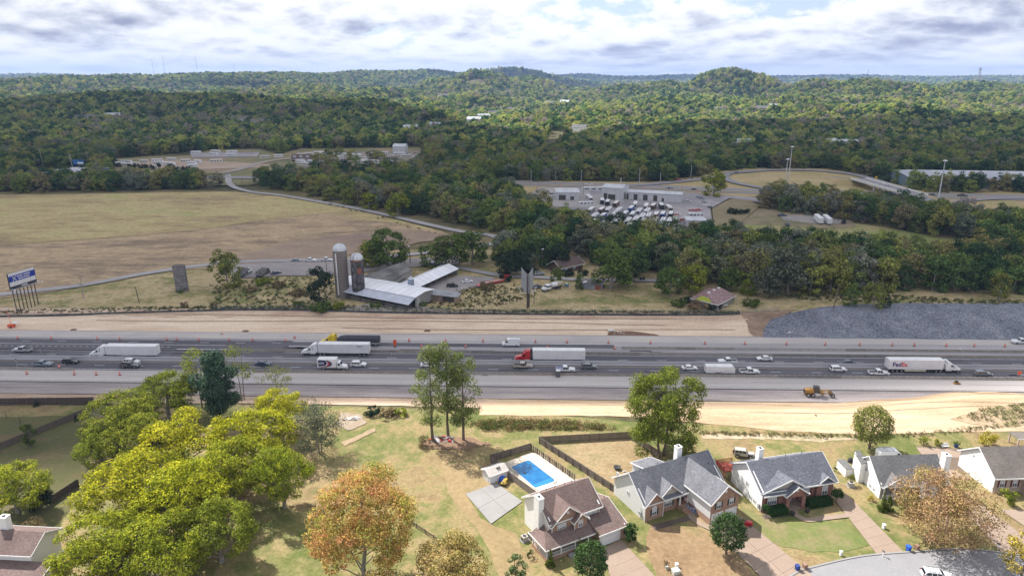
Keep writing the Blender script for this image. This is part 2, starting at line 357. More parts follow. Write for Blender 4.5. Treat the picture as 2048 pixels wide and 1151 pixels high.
drape('green_field', ragged(px((1450, 430), (1500, 422), (1560, 425), (1640, 440), (1740, 452), (1830, 466), (1900, 482), (1990, 500), (1900, 505), (1700, 500), (1570, 480), (1450, 470)), 8, 2, 6), mGreen, 3)
drape('dry_yard', ragged(px((1450, 425), (1490, 395), (1520, 418), (1600, 428), (1700, 442), (1720, 455), (1650, 460), (1560, 452), (1470, 450)), 6, 1.5, 7), G('dry_yard_mat', [(0.20, 0.155, 0.10), (0.27, 0.215, 0.14), (0.17, 0.155, 0.08)]), 4)
drape('gravel_pad', ragged(px((1560, 432), (1620, 432), (1700, 440), (1690, 450), (1620, 448), (1565, 442)), 4, 1, 7), mGravel, 5)
drape('interchange_verge', px((1025, 392), (1030, 362), (1300, 366), (1430, 345), (1500, 336), (1650, 338), (1720, 350), (1800, 372), (2300, 385), (2300, 470), (2050, 445), (1940, 425), (1850, 415), (1760, 405), (1640, 398), (1500, 395), (1430, 400), (1200, 385)), mDryG, 3)
mAsF = G('far_asphalt_mat', [(0.22, 0.21, 0.22), (0.26, 0.245, 0.25)], s1=0.01, s2=0.05, s3=0.5, fine=0.08)
drape('divided_highway', ribbon(px((1020, 367), (1100, 370), (1250, 374), (1400, 380), (1550, 386), (1700, 388), (1800, 391), (1950, 395), (2400, 405)), 26), mAsF, 4)
drape('highway_median', ribbon(px((1020, 368), (1100, 371.5), (1250, 376), (1400, 382), (1550, 387.5), (1700, 390), (1800, 393), (1950, 397), (2400, 407)), 3), mDryG, 5)
drape('frontage_road', ribbon(px((1160, 378), (1300, 385), (1420, 393), (1500, 399), (1560, 403)), [12, 12, 14, 13, 12]), mAsF, 5)
drape('loop_ramp', ribbon(smooth_line(px((1250, 374), (1330, 368), (1420, 358), (1450, 350), (1530, 343), (1620, 343), (1690, 349), (1735, 358), (1790, 376), (1850, 396), (1900, 418))), 9.5), mAsF, 6)
drape('loop_ramp_inner', ribbon(smooth_line(px((1500, 346), (1462, 348), (1448, 356), (1465, 366), (1500, 374), (1550, 382), (1600, 386))), 8), mAsF, 7)
drape('exit_ramp', ribbon(smooth_line(px((2200, 402), (2040, 399), (1960, 401), (1918, 407), (1906, 414), (1915, 420))), 8), mAsF, 6)
drape('repair_lot', px((1075, 378), (1200, 378), (1440, 392), (1560, 402), (1545, 412), (1460, 398), (1420, 420), (1430, 480), (1250, 478), (1120, 445), (1060, 395)), mLot, 6)
drape('repair_lot_apron', px((1080, 379), (1180, 379), (1180, 392), (1250, 398), (1260, 402), (1200, 420), (1100, 415), (1065, 395)), mLotL, 7)
drape('lot_verge', px((1462, 400), (1500, 404), (1520, 415), (1490, 440), (1440, 480), (1430, 480), (1424, 420)), G('lv_mat', [(0.20, 0.165, 0.09), (0.26, 0.21, 0.13)]), 7)
drape('campground', ragged(px((225, 345), (232, 318), (380, 312), (430, 300), (520, 300), (560, 312), (600, 298), (700, 298), (840, 297), (850, 335), (760, 350), (600, 350), (500, 372), (430, 372), (400, 352)), 15, 2, 8), G('camp_mat', [(0.15, 0.15, 0.06), (0.20, 0.18, 0.09), (0.29, 0.21, 0.14)], s2=0.05), 3)
drape('camp_gravel', ragged(px((270, 330), (330, 321), (470, 326), (540, 331), (530, 336), (420, 340), (300, 338)), 10, 2, 8), G('camp_gravel_mat', [(0.34, 0.25, 0.18), (0.42, 0.33, 0.26)]), 4)
drape('camp_lot', px((380, 308), (520, 306), (515, 315), (385, 317)), mLot, 4)
drape('dealer_lot', ragged(px((590, 312), (700, 305), (840, 303), (845, 330), (760, 345), (620, 345)), 15, 2, 8), G('dealer_mat', [(0.17, 0.155, 0.15), (0.28, 0.22, 0.17), (0.20, 0.19, 0.19)], s2=0.06), 4)
drape('camp_road', ribbon(smooth_line(px((430, 349), (470, 343), (520, 328), (560, 321), (640, 313), (700, 310))), 9), G('camp_road_mat', [(0.36, 0.29, 0.23), (0.30, 0.27, 0.26)]), 5)
drape('valley_highway', ribbon(px((60, 352), (250, 354), (420, 357), (500, 357), (640, 362), (1020, 367)), 15), mAsF, 5)
def xline(vs): return [at(u, v)[:2] for u, v in vs]
drape('straw_slope', ragged(band(220.6, 235.3, -420, 84, 40), 4, 0.25, 2), mStraw, 2)
drape('orange_soil_strip', ragged(band(231.0, 236.2, -420, 84, 40), 5, 0.9, 12), G('orange_soil_mat', [(0.44, 0.30, 0.22), (0.54, 0.40, 0.29), (0.58, 0.45, 0.33)], s2=0.3, st2=(0.3, 2, 1)), 3)
drape('soil_patch', ragged([hw(s, x) for x, s in [(83, 220.4), (83, 236.5), (88, 237), (104, 236.5), (92, 230), (90, 220.4)]], 2, 0.5, 12), mDirt, 3)
drape('brown_spoil', ragged([hw(s, x) for x, s in [(32, 220.8), (34, 223.8), (40, 224.6), (48, 223.4), (53, 221.2), (50, 220.6)]], 1.5, 0.4, 12), G('spoil_mat', [(0.15, 0.085, 0.055), (0.20, 0.125, 0.085)]), 3)
drape('riprap_slope', ragged([hw(s, x) for x, s in [(86, 220.5), (88, 226), (92, 231), (100, 234), (112, 237), (125, 239.5), (145, 241.5), (200, 243), (420, 244), (420, 220.3)]], 3, 0.5, 13), mRip, 4)
def toe(x): return 172.8 + 7.5 * float(ss(x, 84, 128)) + 0.8 * math.sin(x * 0.21) * float(ss(x, 60, 100))
xs_ = [-8 + 4 * i for i in range(50)]
drape('sand_slope', ragged([hw(toe(x) + 0.4, x) for x in xs_] + [hw(154.5 - 7.5 * float(ss(x, 20, 80)), x) for x in reversed(xs_)], 3, 0.35, 14), mSand, 2)
drape('dirt_strip', ragged([hw(172.9, x) for x in range(-300, -4, 6)] + [hw(158.5, -8), hw(160.5, -60), hw(160.5, -300)], 3, 0.4, 15), G('dirt_strip_mat', [(0.32, 0.225, 0.165), (0.41, 0.30, 0.22), (0.50, 0.385, 0.285)], s2=0.3, st2=(0.4, 2, 1), fine=0.3), 2)
mRut = G('rut_mat', [(0.33, 0.235, 0.16), (0.42, 0.32, 0.225)], s2=.4)
for a_, b_, c_, w_ in ((20, 190, 167, .35), (20, 190, 165.2, .35), (40, 150, 161, .3), (60, 175, 158.5, .4), (-4, 80, 169.5, .3), (90, 190, 172, .5)): drape('wheel_track', ribbon([hw(c_ + 1.1 * math.sin(x * .045 + c_) + random.uniform(-.12, .12), x) for x in range(a_, b_, 5)], w_), mRut, 3)
for a_, b_, c_ in ((-190, 80, 231.5), (-150, 60, 228.6), (-60, 82, 225.2)): drape('wheel_track', ribbon([hw(c_ + .7 * math.sin(x * .03 + c_) + random.uniform(-.1, .1), x) for x in range(a_, b_, 6)], .3), mRut, 4)
drape('weedy_bank', ragged([(x, y) for x, y in px((1900, 838), (1960, 822), (2048, 805), (2160, 800), (2160, 850), (2048, 852), (1960, 852))], 2, 0.6, 16), G('weedy_bank_mat', [(0.20, 0.20, 0.08), (0.33, 0.25, 0.16), (0.42, 0.31, 0.21)], s2=0.3), 3)
# ------------------------------------------------------------------ motorway
mA = G('asphalt_mat', [(0.097, 0.093, 0.107), (0.120, 0.114, 0.128), (0.140, 0.135, 0.148)], s1=0.02, s2=0.35, s3=2.2, st1=(0.3, 4, 1), st2=(0.05, 3.2, 1), fine=0.10)
mAl = G('worn_asphalt_mat', [(0.260, 0.247, 0.260), (0.337, 0.317, 0.322), (0.413, 0.384, 0.381)], s1=0.02, s2=0.3, s3=2, st1=(0.3, 4, 1), st2=(0.06, 2.2, 1), fine=0.14)
mCo = G('shoulder_concrete_mat', [(0.390, 0.357, 0.347), (0.447, 0.405, 0.388), (0.519, 0.476, 0.449)], s1=0.02, s2=0.4, s3=2, st1=(0.3, 3, 1), st2=(0.05, 2.5, 1), fine=0.08)
mMill = G('milled_mat', [(0.199, 0.177, 0.173), (0.322, 0.281, 0.274), (0.427, 0.373, 0.347)], s1=0.03, s2=0.35, s3=2.4, st1=(0.4, 2, 1), st2=(0.12, 1.6, 1), fine=0.25, bump=0.03)
mPaint = M('road_paint', (0.72, 0.71, 0.70), (0.50, 0.49, 0.50), scale=1.2, world_co=True)
mPaintF = M('worn_road_paint', (0.42, 0.41, 0.42), (0.30, 0.29, 0.30), scale=0.8, world_co=True)
mYel = M('yellow_road_paint', (0.55, 0.40, 0.17), (0.42, 0.32, 0.17), scale=1.2, world_co=True)
def strip(name, s0, s1, z, m, x0=-700, x1=700): return drape(name, band(s0, s1, x0, x1), m, flat=z)
strip('motorway_base', 172.0, 221.6, 0.0, mMill)
strip('far_gravel_shoulder', 215.2, 221.0, 0.010, G('far_shoulder_mat', [(0.36, 0.335, 0.33), (0.44, 0.405, 0.385), (0.50, 0.45, 0.41)], s2=0.4, st2=(0.08, 3, 1), s3=2, fine=0.1))
strip('far_pavement', 204.0, 215.3, 0.018, mAl)
strip('far_lane', 208.9, 212.9, 0.026, mA, -700, 34)
strip('merge_lane', 203.0, 213.8, 0.034, mA, -700, -74)
strip('westbound_carriageway', 195.4, 204.2, 0.034, mA)
strip('eastbound_carriageway', 188.2, 195.4, 0.034, mA)
strip('near_concrete_shoulder', 179.9, 188.2, 0.030, mCo)
strip('near_pavement_seam', 180.2, 180.9, 0.036, G('seam_mat', [(0.36, 0.34, 0.33), (0.44, 0.42, 0.41)], s2=0.4, st2=(0.1, 3, 1)))
ed = MB(); ed.box(-700, 700, 179.35, 179.9, -0.1, 0.028); eo = ed.build('pavement_drop_off', M('drop_off_mat', (0.035, 0.032, 0.033), (0.06, 0.055, 0.055), scale=0.6, world_co=True)); eo['kind'] = 'structure'
for v in eo.data.vertices: v.co.y -= SK * v.co.x
def lines(name, segs, m, z=0.045):
 b = MB()
 for x0, x1, s, w in segs:
  n = max(1, int((x1 - x0) / 60))
  for i in range(n):
   a = x0 + (x1 - x0) * i / n; c = x0 + (x1 - x0) * (i + 1) / n
   b.poly([(*hw(s - w / 2, a), z), (*hw(s - w / 2, c), z), (*hw(s + w / 2, c), z), (*hw(s + w / 2, a), z)])
 o = b.build(name, m); o['kind'] = 'structure'; return o
lines('edge_line_marking', [(-400, 400, 203.35, .2), (-400, -95, 209.0, .2), (-74, 34, 209.2, .22), (-74, 34, 212.9, .2), (-400, 400, 188.95, .2), (-400, 400, 195.62, .16), (-400, -80, 213.3, .15), (-110, -78, 205.4, .35), (-700, 130, 181.9, .16)], mPaint)
lines('yellow_edge_line', [(-400, 400, 194.55, .18)], mYel)
dsh = [(x, x + 3.1, 191.75, .17) for x in np.arange(-300, 300, 12.2)] + [(x + 4, x + 7.1, 199.85, .17) for x in np.arange(-300, 300, 12.2)]
dsh += [(x, x + 3.1, 211.3, .17) for x in np.arange(-300, -75, 12.2)]
dsh += [(x, x + 1.0, 207.0, .2) for x in np.arange(-240, -112, 2.1)] + [(x, x + .95, 189.75, .2) for x in np.arange(60, 260, 1.85)]
lines('lane_dash_marking', dsh, mPaint)
lines('old_lane_marking', [(x, x + 3, 206.6, .14) for x in np.arange(40, 300, 11)] + [(-150, -137, 187.4, .16)], mPaintF)
g_ = random.Random(4); tar = [(x, x + g_.uniform(20, 70), s_ + g_.uniform(-.05, .05), .07) for s_ in (193.1, 190.3, 197.9, 201.6, 189.3, 206.2, 211.0, 184.2) for x in range(-240, 240, 62)]
lines('tar_seam', tar, M('tar_mat', (0.035, 0.033, 0.036)), .049)
pt = MB()
for _ in range(46):
 s_, x, w_, l_ = g_.choice([191.2, 193.4, 198.2, 201.7, 206.4, 207.5, 210.8]), g_.uniform(-190, 190), g_.uniform(.4, 1.6), g_.uniform(1.5, 12); pt.poly([(*hw(s_ - w_ / 2, x), .041), (*hw(s_ - w_ / 2, x + l_), .041), (*hw(s_ + w_ / 2, x + l_), .041), (*hw(s_ + w_ / 2, x), .041)])
o = pt.build('asphalt_patch', G('patch_mat', [(0.075, 0.072, 0.08), (0.10, 0.096, 0.105)], fine=.25)); o['kind'] = 'stuff'
ob = MB()
for x in (-158, -146):
 ob.poly([(*hw(186.6, x), .047), (*hw(186.6, x + .35), .047), (*hw(188.8, x + 5.3), .047), (*hw(188.8, x + 5), .047)])
o = ob.build('diagonal_marking', mPaintF); o['kind'] = 'structure'
pb = MB()
for x, s in ((-144, 195.0), (-14, 195.05), (-8, 187.2)): pb.poly([(*hw(s - .2, x - .9), .05), (*hw(s - .2, x + .9), .05), (*hw(s + .2, x + .9), .05), (*hw(s + .2, x - .9), .05)])
o = pb.build('drain_grate', M('drain_mat', (0.03, 0.03, 0.03))); o['kind'] = 'structure'
mMed = M('median_concrete', (0.43, 0.42, 0.45), (0.36, 0.355, 0.38), scale=0.25, stretch=(0.4, 1, 2), world_co=True)
RZ = -math.atan(SK)
root = empty('median_wall', (0, 195.9, 0), RZ, 'long pale concrete wall running down the middle of the motorway between both directions', 'barrier wall')
for i in range(-30, 30):
 b = MB(); x0, x1 = i * 10.0, i * 10.0 + 9.97
 b.prism([(-.42, 0), (.42, 0), (.42, .1), (.22, .38), (.17, 1.28), (-.17, 1.28), (-.22, .38), (-.42, .1)], x0, x1)
 me = b
 me.v = [(y, x, z) for x, y, z in me.v]; me.f = [tuple(reversed(f)) for f in me.f]
 me.build('wall_section', mMed, root)
bars = [M('barrier_concrete_%d' % k, c, tuple(q * .8 for q in c), scale=0.9, world_co=True) for k, c in enumerate([(0.24, 0.215, 0.195), (0.30, 0.275, 0.25), (0.20, 0.185, 0.175), (0.36, 0.335, 0.32), (0.27, 0.24, 0.21)])]
b = MB(); b.prism([(-.3, 0), (.3, 0), (.3, .08), (.16, .32), (.09, .82), (-.09, .82), (-.16, .32), (-.3, .08)], -2.97, 2.97)
b.v = [(y, x, z) for x, y, z in b.v]; b.f = [tuple(reversed(f)) for f in b.f]; bmeshes = [b.mesh('concrete_barrier', m) for m in bars]
for s, x0, x1, lab, gr in ((204.35, -92, 260, 'grey precast barrier segment in the row beyond the westbound lanes', 'barriers beyond the westbound lanes'),
       (209.2, 36, 260, 'grey precast barrier segment in the farthest short row on the right', 'barriers in the farthest row'),
       (187.9, -78, 260, 'grey precast barrier segment in the near row beside the eastbound lanes', 'barriers beside the eastbound lanes'),
       (187.9, -230, -136, 'tan precast barrier segment at the left end of the near shoulder', 'barriers at the left end of the near shoulder')):
 x = x0; prev = 1
 while x < x1:
  if abs(x * (1365 / (205 if s > 200 else 190))) < 1290:
   prev = random.choice([prev, prev, random.randrange(5)]); la = lab.replace('grey precast', ['brownish precast', 'light tan precast', 'dark grey precast', 'pale precast', 'mid-brown precast'][prev]).replace('tan precast barrier segment at the', ['brownish precast', 'light tan precast', 'dark grey precast', 'pale precast', 'mid-brown precast'][prev] + ' barrier segment at the')
   o = bpy.data.objects.new('concrete_barrier', bmeshes[prev]); COL.objects.link(o)
   o.location = (*hw(s, x + 3), 0.02); o.rotation_euler = (0, 0, RZ + random.uniform(-.006, .006)); tag(o, la, 'barrier', gr)
  x += 6.05
# ------------------------------------------------------------------ neighbourhood ground
mLawn = G('lawn_mat', [(0.105, 0.125, 0.035), (0.165, 0.16, 0.06), (0.26, 0.20, 0.10), (0.21, 0.15, 0.08), (0.135, 0.145, 0.045)], s1=0.05, s2=0.28, s3=1.8, st1=(1, 1, 1), fine=0.34, pos=[.41, .48, .54, .60, .67], bump=.05)
mLawnD = G('dry_lawn_mat', [(0.238, 0.176, 0.095), (0.290, 0.220, 0.126), (0.194, 0.167, 0.077)], s1=0.06, s2=0.25, s3=1.4, fine=0.32)
mLawnB = G('brown_lawn_mat', [(0.202, 0.136, 0.077), (0.251, 0.172, 0.099), (0.194, 0.158, 0.072)], s1=0.06, s2=0.25, s3=1.4, fine=0.34)
mLawnG = G('green_lawn_mat', [(0.112, 0.142, 0.043), (0.142, 0.157, 0.054), (0.209, 0.172, 0.092)], s1=0.07, s2=0.25, s3=1.4, fine=0.2, pos=[.4, .52, .62])
mLawnS = G('shaded_lawn_mat', [(0.116, 0.101, 0.046), (0.093, 0.098, 0.039), (0.138, 0.105, 0.058)], s1=0.05, s2=0.2, s3=1.2, st1=(1, 2, 1), fine=0.2)  # left yard's cloud shade is put into this darker lawn colour
mDrive = G('exposed_drive_mat', [(0.260, 0.198, 0.155), (0.291, 0.226, 0.180)], s1=0.08, s2=0.5, s3=4, fine=0.12)
mPad = G('pad_concrete_mat', [(0.230, 0.224, 0.218), (0.269, 0.262, 0.253)], s1=0.08, s2=0.4, s3=3, fine=0.06)
mStreet = G('street_mat', [(0.208, 0.208, 0.220), (0.248, 0.244, 0.252)], s1=0.05, s2=0.3, s3=3, fine=0.10)
drape('lawn', [(-240, 30), (240, 30), (240, 148), (130, 147), (80, 147.5), (30, 151), (0, 156.5), (-30, 158), (-60, 161), (-240, 164)], mLawn, 1)
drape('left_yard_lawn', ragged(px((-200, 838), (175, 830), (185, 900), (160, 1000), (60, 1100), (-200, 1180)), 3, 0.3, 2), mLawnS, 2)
drape('dry_fenced_lawn', ragged(px((1085, 890), (1258, 877), (1330, 930), (1300, 945), (1238, 988), (1160, 930)), 3, 0.3, 2), mLawnD, 2)
drape('brown_lawn', ragged(px((1290, 1100), (1300, 1048), (1400, 1055), (1480, 1110), (1540, 1200), (1330, 1200)), 3, 0.4, 2), mLawnB, 2)
drape('brown_worn_lawn', ragged(px((880, 920), (960, 930), (1000, 985), (930, 995), (990, 1050), (1035, 1070), (1060, 1151), (1000, 1160), (950, 1060), (900, 1000)), 3, 0.8, 2), G('worn_lawn_mat', [(0.22, 0.165, 0.085), (0.27, 0.20, 0.105), (0.19, 0.17, 0.065)]), 2)
drape('green_lawn', ragged(px((1478, 1010), (1530, 1035), (1560, 1045), (1690, 1042), (1745, 1092), (1650, 1105), (1560, 1095), (1500, 1060)), 2, 0.4, 2), mLawnG, 2)
drape('straw_verge', ragged(px((1400, 868), (1560, 870), (1700, 874), (1720, 880), (1640, 884), (1500, 878), (1400, 876)), 2, 0.5, 2), G('straw_verge_mat', [(0.34, 0.27, 0.19), (0.42, 0.34, 0.24), (0.24, 0.21, 0.11)], s2=0.4), 2)
drape('dirt_heap_patch', ragged(px((678, 886), (700, 878), (748, 856), (752, 862), (720, 878), (690, 892)), 1, 0.25, 2), G('heap_mat', [(0.27, 0.195, 0.125), (0.33, 0.25, 0.165)]), 3)
drape('rubble_patch', ragged(px((672, 852), (680, 826), (720, 828), (735, 845), (700, 862)), 1, 0.35, 2), G('rubble_ground_mat', [(0.22, 0.17, 0.12), (0.30, 0.245, 0.185)]), 3)
drape('mulch_bed', ragged(px((835, 884), (870, 874), (935, 874), (985, 888), (930, 900), (860, 898)), 1, 0.3, 2), G('mulch_mat', [(0.17, 0.11, 0.07), (0.23, 0.15, 0.10)]), 3)
street_pts = smooth_line(px((1540, 1190), (1588, 1148), (1640, 1131), (1730, 1112), (1850, 1103), (1935, 1099), (2048, 1112), (2200, 1130)), 6)
drape('street', street_pts + px((2400, 1230), (1700, 1500), (1500, 1320)), mStreet, 4)
curb = drape('kerb', ribbon(street_pts, 0.35), mPad, 6)
def slabs(name, quad, nu, nv, mat, gap=0.04, th=0.06, label=None, joints=None):
 """a driveway or pad made of separately poured slabs, on a world-space quad"""
 root = empty(name, (0, 0, 0)); root['kind'] = 'structure'
 A, B, C, D = [Vector(q) for q in quad]
 for i in range(nu):
  for j in range(nv):
   def q(a, b): return A.lerp(B, a).lerp(D.lerp(C, a), b)
   u0, u1, v0, v1 = i / nu, (i + 1) / nu, j / nv, (j + 1) / nv
   P = [q(u0, v0), q(u1, v0), q(u1, v1), q(u0, v1)]; cc = sum(P, Vector((0, 0))) / 4
   P = [p + (cc - p).normalized() * gap for p in P]
   m = MB(); m.slab([(p.x, p.y, tz(p.x, p.y) + 0.19) for p in P], 0.08); m.build('slab', mat, root)
 return root
J = G('joint_mat', [(0.13, 0.10, 0.075), (0.17, 0.13, 0.10)])
def drive(name, pts_px, nu, nv, mat):
 q = px(*pts_px); drape(name + '_bed', q, J, 3); return slabs(name, q, nu, nv, mat)
drive('driveway', [(1200, 1098), (1243, 1080), (1345, 1190), (1250, 1230)], 1, 6, mDrive)
drive('driveway', [(1418, 1052), (1477, 1030), (1625, 1150), (1560, 1192)], 2, 6, mDrive)
drive('driveway', [(1669, 1000), (1693, 988), (1807, 1104), (1758, 1115)], 1, 7, mDrive)
drive('driveway', [(1925, 1020), (1962, 1008), (2150, 1150), (2080, 1190)], 1, 7, mDrive)
drive('driveway', [(1830, 893), (1925, 898), (1940, 960), (1880, 955)], 2, 3, mDrive)
drive('driveway', [(2000, 1020), (2120, 1018), (2180, 1050), (2060, 1060)], 2, 2, mDrive)
drape('walkway', ribbon(smooth_line(px((1588, 1020), (1592, 1030), (1615, 1040), (1650, 1036), (1700, 1030)), 5), 1.3), mDrive, 4)
drape('walkway', ribbon(smooth_line(px((1378, 1022), (1385, 1035), (1400, 1047), (1425, 1058)), 5), 1.4), mDrive, 4)
drive('patio_pad', [(931, 988), (992, 966), (1045, 1003), (982, 1048)], 2, 2, mPad)
drive('left_driveway', [(60, 1100), (105, 1075), (130, 1100), (90, 1160)], 1, 2, G('left_drive_mat', [(0.17, 0.16, 0.17), (0.21, 0.20, 0.20)]))
drape('planting_bed', ragged(px((1300, 1050), (1375, 1032), (1385, 1038), (1310, 1060)), 1, 0.1, 2), G('bed_mat', [(0.09, 0.07, 0.06), (0.14, 0.11, 0.09)]), 3)
drape('planting_bed', ragged(px((1522, 1030), (1570, 1022), (1580, 1032), (1530, 1038)), 1, 0.1, 2), MATS['bed_mat'], 3)
# ------------------------------------------------------------------ foliage
def leaf_mat(name, cols, trans=0.35, rand=0.12, hue=0.02, patch=0.0, var_scale=0.9, sat=1.0):
 """cols: dark..light leaf colours; varied clump by clump and tree by tree"""
 if name in MATS: return MATS[name]
 m = bpy.data.materials.new(name); m.use_nodes = True; nt = m.node_tree; nt.nodes.clear()
 tc = N(nt, 'ShaderNodeTexCoord')
 n = N(nt, 'ShaderNodeTexNoise', inp={'Scale': var_scale, 'Detail': 3.0, 'Roughness': 0.7}); L(nt, tc.outputs['Object'], n.inputs['Vector'])
 oi = N(nt, 'ShaderNodeObjectInfo')
 if patch:      # trees of a kind stand together: colour also follows the place
  ln = N(nt, 'ShaderNodeTexNoise', inp={'Scale': 0.012, 'Detail': 4.0, 'Roughness': 0.65}); L(nt, oi.outputs['Location'], ln.inputs['Vector'])
  k = math_node(nt, 'ADD', math_node(nt, 'MULTIPLY', math_node(nt, 'SUBTRACT', n.outputs[0], 0.5), 0.35), math_node(nt, 'ADD', math_node(nt, 'MULTIPLY', oi.outputs['Random'], patch), math_node(nt, 'MULTIPLY', math_node(nt, 'SUBTRACT', ln.outputs[0], 0.5), 1.1)))
  l2 = N(nt, 'ShaderNodeTexNoise', inp={'Scale': 0.0028, 'Detail': 3.0}); L(nt, oi.outputs['Location'], l2.inputs['Vector']); k = math_node(nt, 'ADD', k, math_node(nt, 'MULTIPLY', math_node(nt, 'SUBTRACT', l2.outputs[0], 0.5), 0.55))
  k = math_node(nt, 'ADD', k, 0.5 - patch * 0.5)
  st = [(i / (len(cols) - 1), c) for i, c in enumerate(cols)]
 else:
  k = n.outputs[0]; st = [(0.3 + 0.4 * i / (len(cols) - 1), c) for i, c in enumerate(cols)]
 c = ramp(nt, k, st)
 hs = N(nt, 'ShaderNodeHueSaturation', inp={'Saturation': sat})
 isl = N(nt, 'ShaderNodeNewGeometry').outputs['Random Per Island']      # every leaf cluster has its own tone
 L(nt, math_node(nt, 'MULTIPLY', math_node(nt, 'ADD', math_node(nt, 'MULTIPLY', oi.outputs['Random'], 2 * rand), 1 - rand), math_node(nt, 'ADD', math_node(nt, 'MULTIPLY', math_node(nt, 'POWER', isl, 1.4), 1.15), 0.45)), hs.inputs['Value'])
 r2 = math_node(nt, 'FRACT', math_node(nt, 'MULTIPLY', oi.outputs['Random'], 17.3))
 L(nt, math_node(nt, 'ADD', math_node(nt, 'MULTIPLY', r2, 2 * hue), 0.5 - hue), hs.inputs['Hue']); L(nt, c, hs.inputs['Color'])
 d = N(nt, 'ShaderNodeBsdfDiffuse'); t = N(nt, 'ShaderNodeBsdfTranslucent'); mx = N(nt, 'ShaderNodeMixShader', inp={0: trans}); o = N(nt, 'ShaderNodeOutputMaterial')
 L(nt, hs.outputs[0], d.inputs[0]); L(nt, hs.outputs[0], t.inputs[0]); L(nt, d.outputs[0], mx.inputs[1]); L(nt, t.outputs[0], mx.inputs[2]); L(nt, mx.outputs[0], o.inputs[0])
 MATS[name] = m; return m
mBark = M('bark', (0.10, 0.075, 0.055), (0.17, 0.135, 0.10), scale=3, bump=0.03)
mBarkP = M('pale_bark', (0.42, 0.39, 0.35), (0.24, 0.21, 0.18), scale=2)
mBarkG = M('grey_bark', (0.19, 0.17, 0.15), (0.27, 0.25, 0.22), scale=3)
def quads_to_mesh(name, C, Nn, S, mats, asp=0.8, seed=0, extra=None):
 """one leaf-sized quad per row"""
 g = np.random.default_rng(seed); n = len(C)
 Nn = Nn / np.maximum(np.linalg.norm(Nn, axis=1, keepdims=True), 1e-6)
 r = g.normal(size=(n, 3)); T = np.cross(Nn, r); T /= np.maximum(np.linalg.norm(T, axis=1, keepdims=True), 1e-6); B = np.cross(Nn, T)
 a = (S * g.uniform(.7, 1.3, n))[:, None] / 2; b = a * asp
 V = np.stack([C - T * a - B * b * .3, C - T * a * .2 - B * b, C + T * a + B * b * .25, C + T * a * .15 + B * b], 1).reshape(-1, 3)
 me = bpy.data.meshes.new(name)
 V0 = V; F = np.arange(n * 4)
 me.vertices.add(len(V0)); me.vertices.foreach_set('co', V0.astype(np.float32).ravel())
 me.loops.add(n * 4); me.loops.foreach_set('vertex_index', F.astype(np.int32)); me.polygons.add(n)
 me.polygons.foreach_set('loop_start', np.arange(n) * 4); me.polygons.foreach_set('loop_total', np.full(n, 4))
 for m in (mats if isinstance(mats, (list, tuple)) else [mats]): me.materials.append(m)
 me.update(); return me
def lobes(g, Rr, Hh, z0, n, shape='round', lr=(0.24, 0.40)):
 out = []
 for i in range(n):
  if shape in ('round', 'open', 'bush'):
   d = g.normal(size=3); d /= np.linalg.norm(d)
   k = g.uniform(.6, .88) if i > n * .2 else g.uniform(0, .5)
   q_ = math.hypot(d[0], d[1])
   if d[2] < 0 and q_ < .8: d[0] *= .8 / (q_ + .05); d[1] *= .8 / (q_ + .05)
   az = math.atan2(d[1], d[0]); wob = 1 + .08 * math.sin(az * 2 + Rr) + .07 * math.sin(az * 3 + 1.7 * Rr)
   c = np.array([d[0] * Rr * k * wob, d[1] * Rr * k * wob, z0 + Hh / 2 + d[2] * Hh / 2 * k]); r = Rr * g.uniform(*lr)
  elif shape == 'ball':
   i_ = i + .5; ph = math.acos(1 - 1.85 * i_ / n); th = 2.39996 * i_; d = np.array([math.cos(th) * math.sin(ph), math.sin(th) * math.sin(ph), math.cos(ph)])
   k = g.uniform(.66, .80); c = np.array([d[0] * Rr * k, d[1] * Rr * k, z0 + Hh / 2 + d[2] * Hh / 2 * k]); r = Rr * g.uniform(*lr)
  elif shape == 'cone':
   t = g.uniform(0, 1) ** 1.2; rr = Rr * (1 - t) * .75; a = g.uniform(0, 6.283)
   c = np.array([rr * math.cos(a), rr * math.sin(a), z0 + Hh * t * .93]); r = Rr * (.42 * (1 - t) + .16)
  elif shape == 'tall':
   t = g.uniform(0, 1); pr = math.sin(math.pi * (0.12 + .80 * t)) ** .8; a = g.uniform(0, 6.283); rr = Rr * pr * g.uniform(.25, .85)
   c = np.array([rr * math.cos(a), rr * math.sin(a), z0 + Hh * t]); r = Rr * g.uniform(.20, .34)
  out.append((c, r))
 return out
def crown(name, seed, Rr, Hh, z0, nl, nq, leaf, mat, shape='round', lr=(0.24, 0.40), flat=0.75, outward=-.25, jit=.55, asp=.8, inner=0.25):
 g = np.random.default_rng(seed); Ls = lobes(g, Rr, Hh, z0, nl, shape, lr); cen = np.array([0, 0, z0 + Hh * .42])
 C = []; Nn = []
 for c, r in Ls:
  k = int(min(nq * 11 * (r / leaf) ** 2 / 60, 1500)) + 4
  d = g.normal(size=(k * 2, 3)); d /= np.linalg.norm(d, axis=1, keepdims=True)
  o = c - cen; o = o / (np.linalg.norm(o) + 1e-6)
  d = d[(d @ o) > outward][:k]; rad = r * (1 - inner * g.random(len(d)) ** 2 + .10 * g.normal(size=len(d)))
  rip = 1 + .16 * np.sin(d[:, 0] * 7 + c[0] * 3) * np.sin(d[:, 1] * 6 + c[1] * 2) + .10 * np.sin(d[:, 2] * 11 + c[2])
  C.append(c + d * (rad * rip)[:, None] * np.array([1, 1, flat])); Nn.append(d + jit * g.normal(size=d.shape) + np.array([0, 0, .5]))
 C = np.concatenate(C); Nn = np.concatenate(Nn)
 return quads_to_mesh(name, C, Nn, np.full(len(C), leaf), mat, asp, seed), Ls
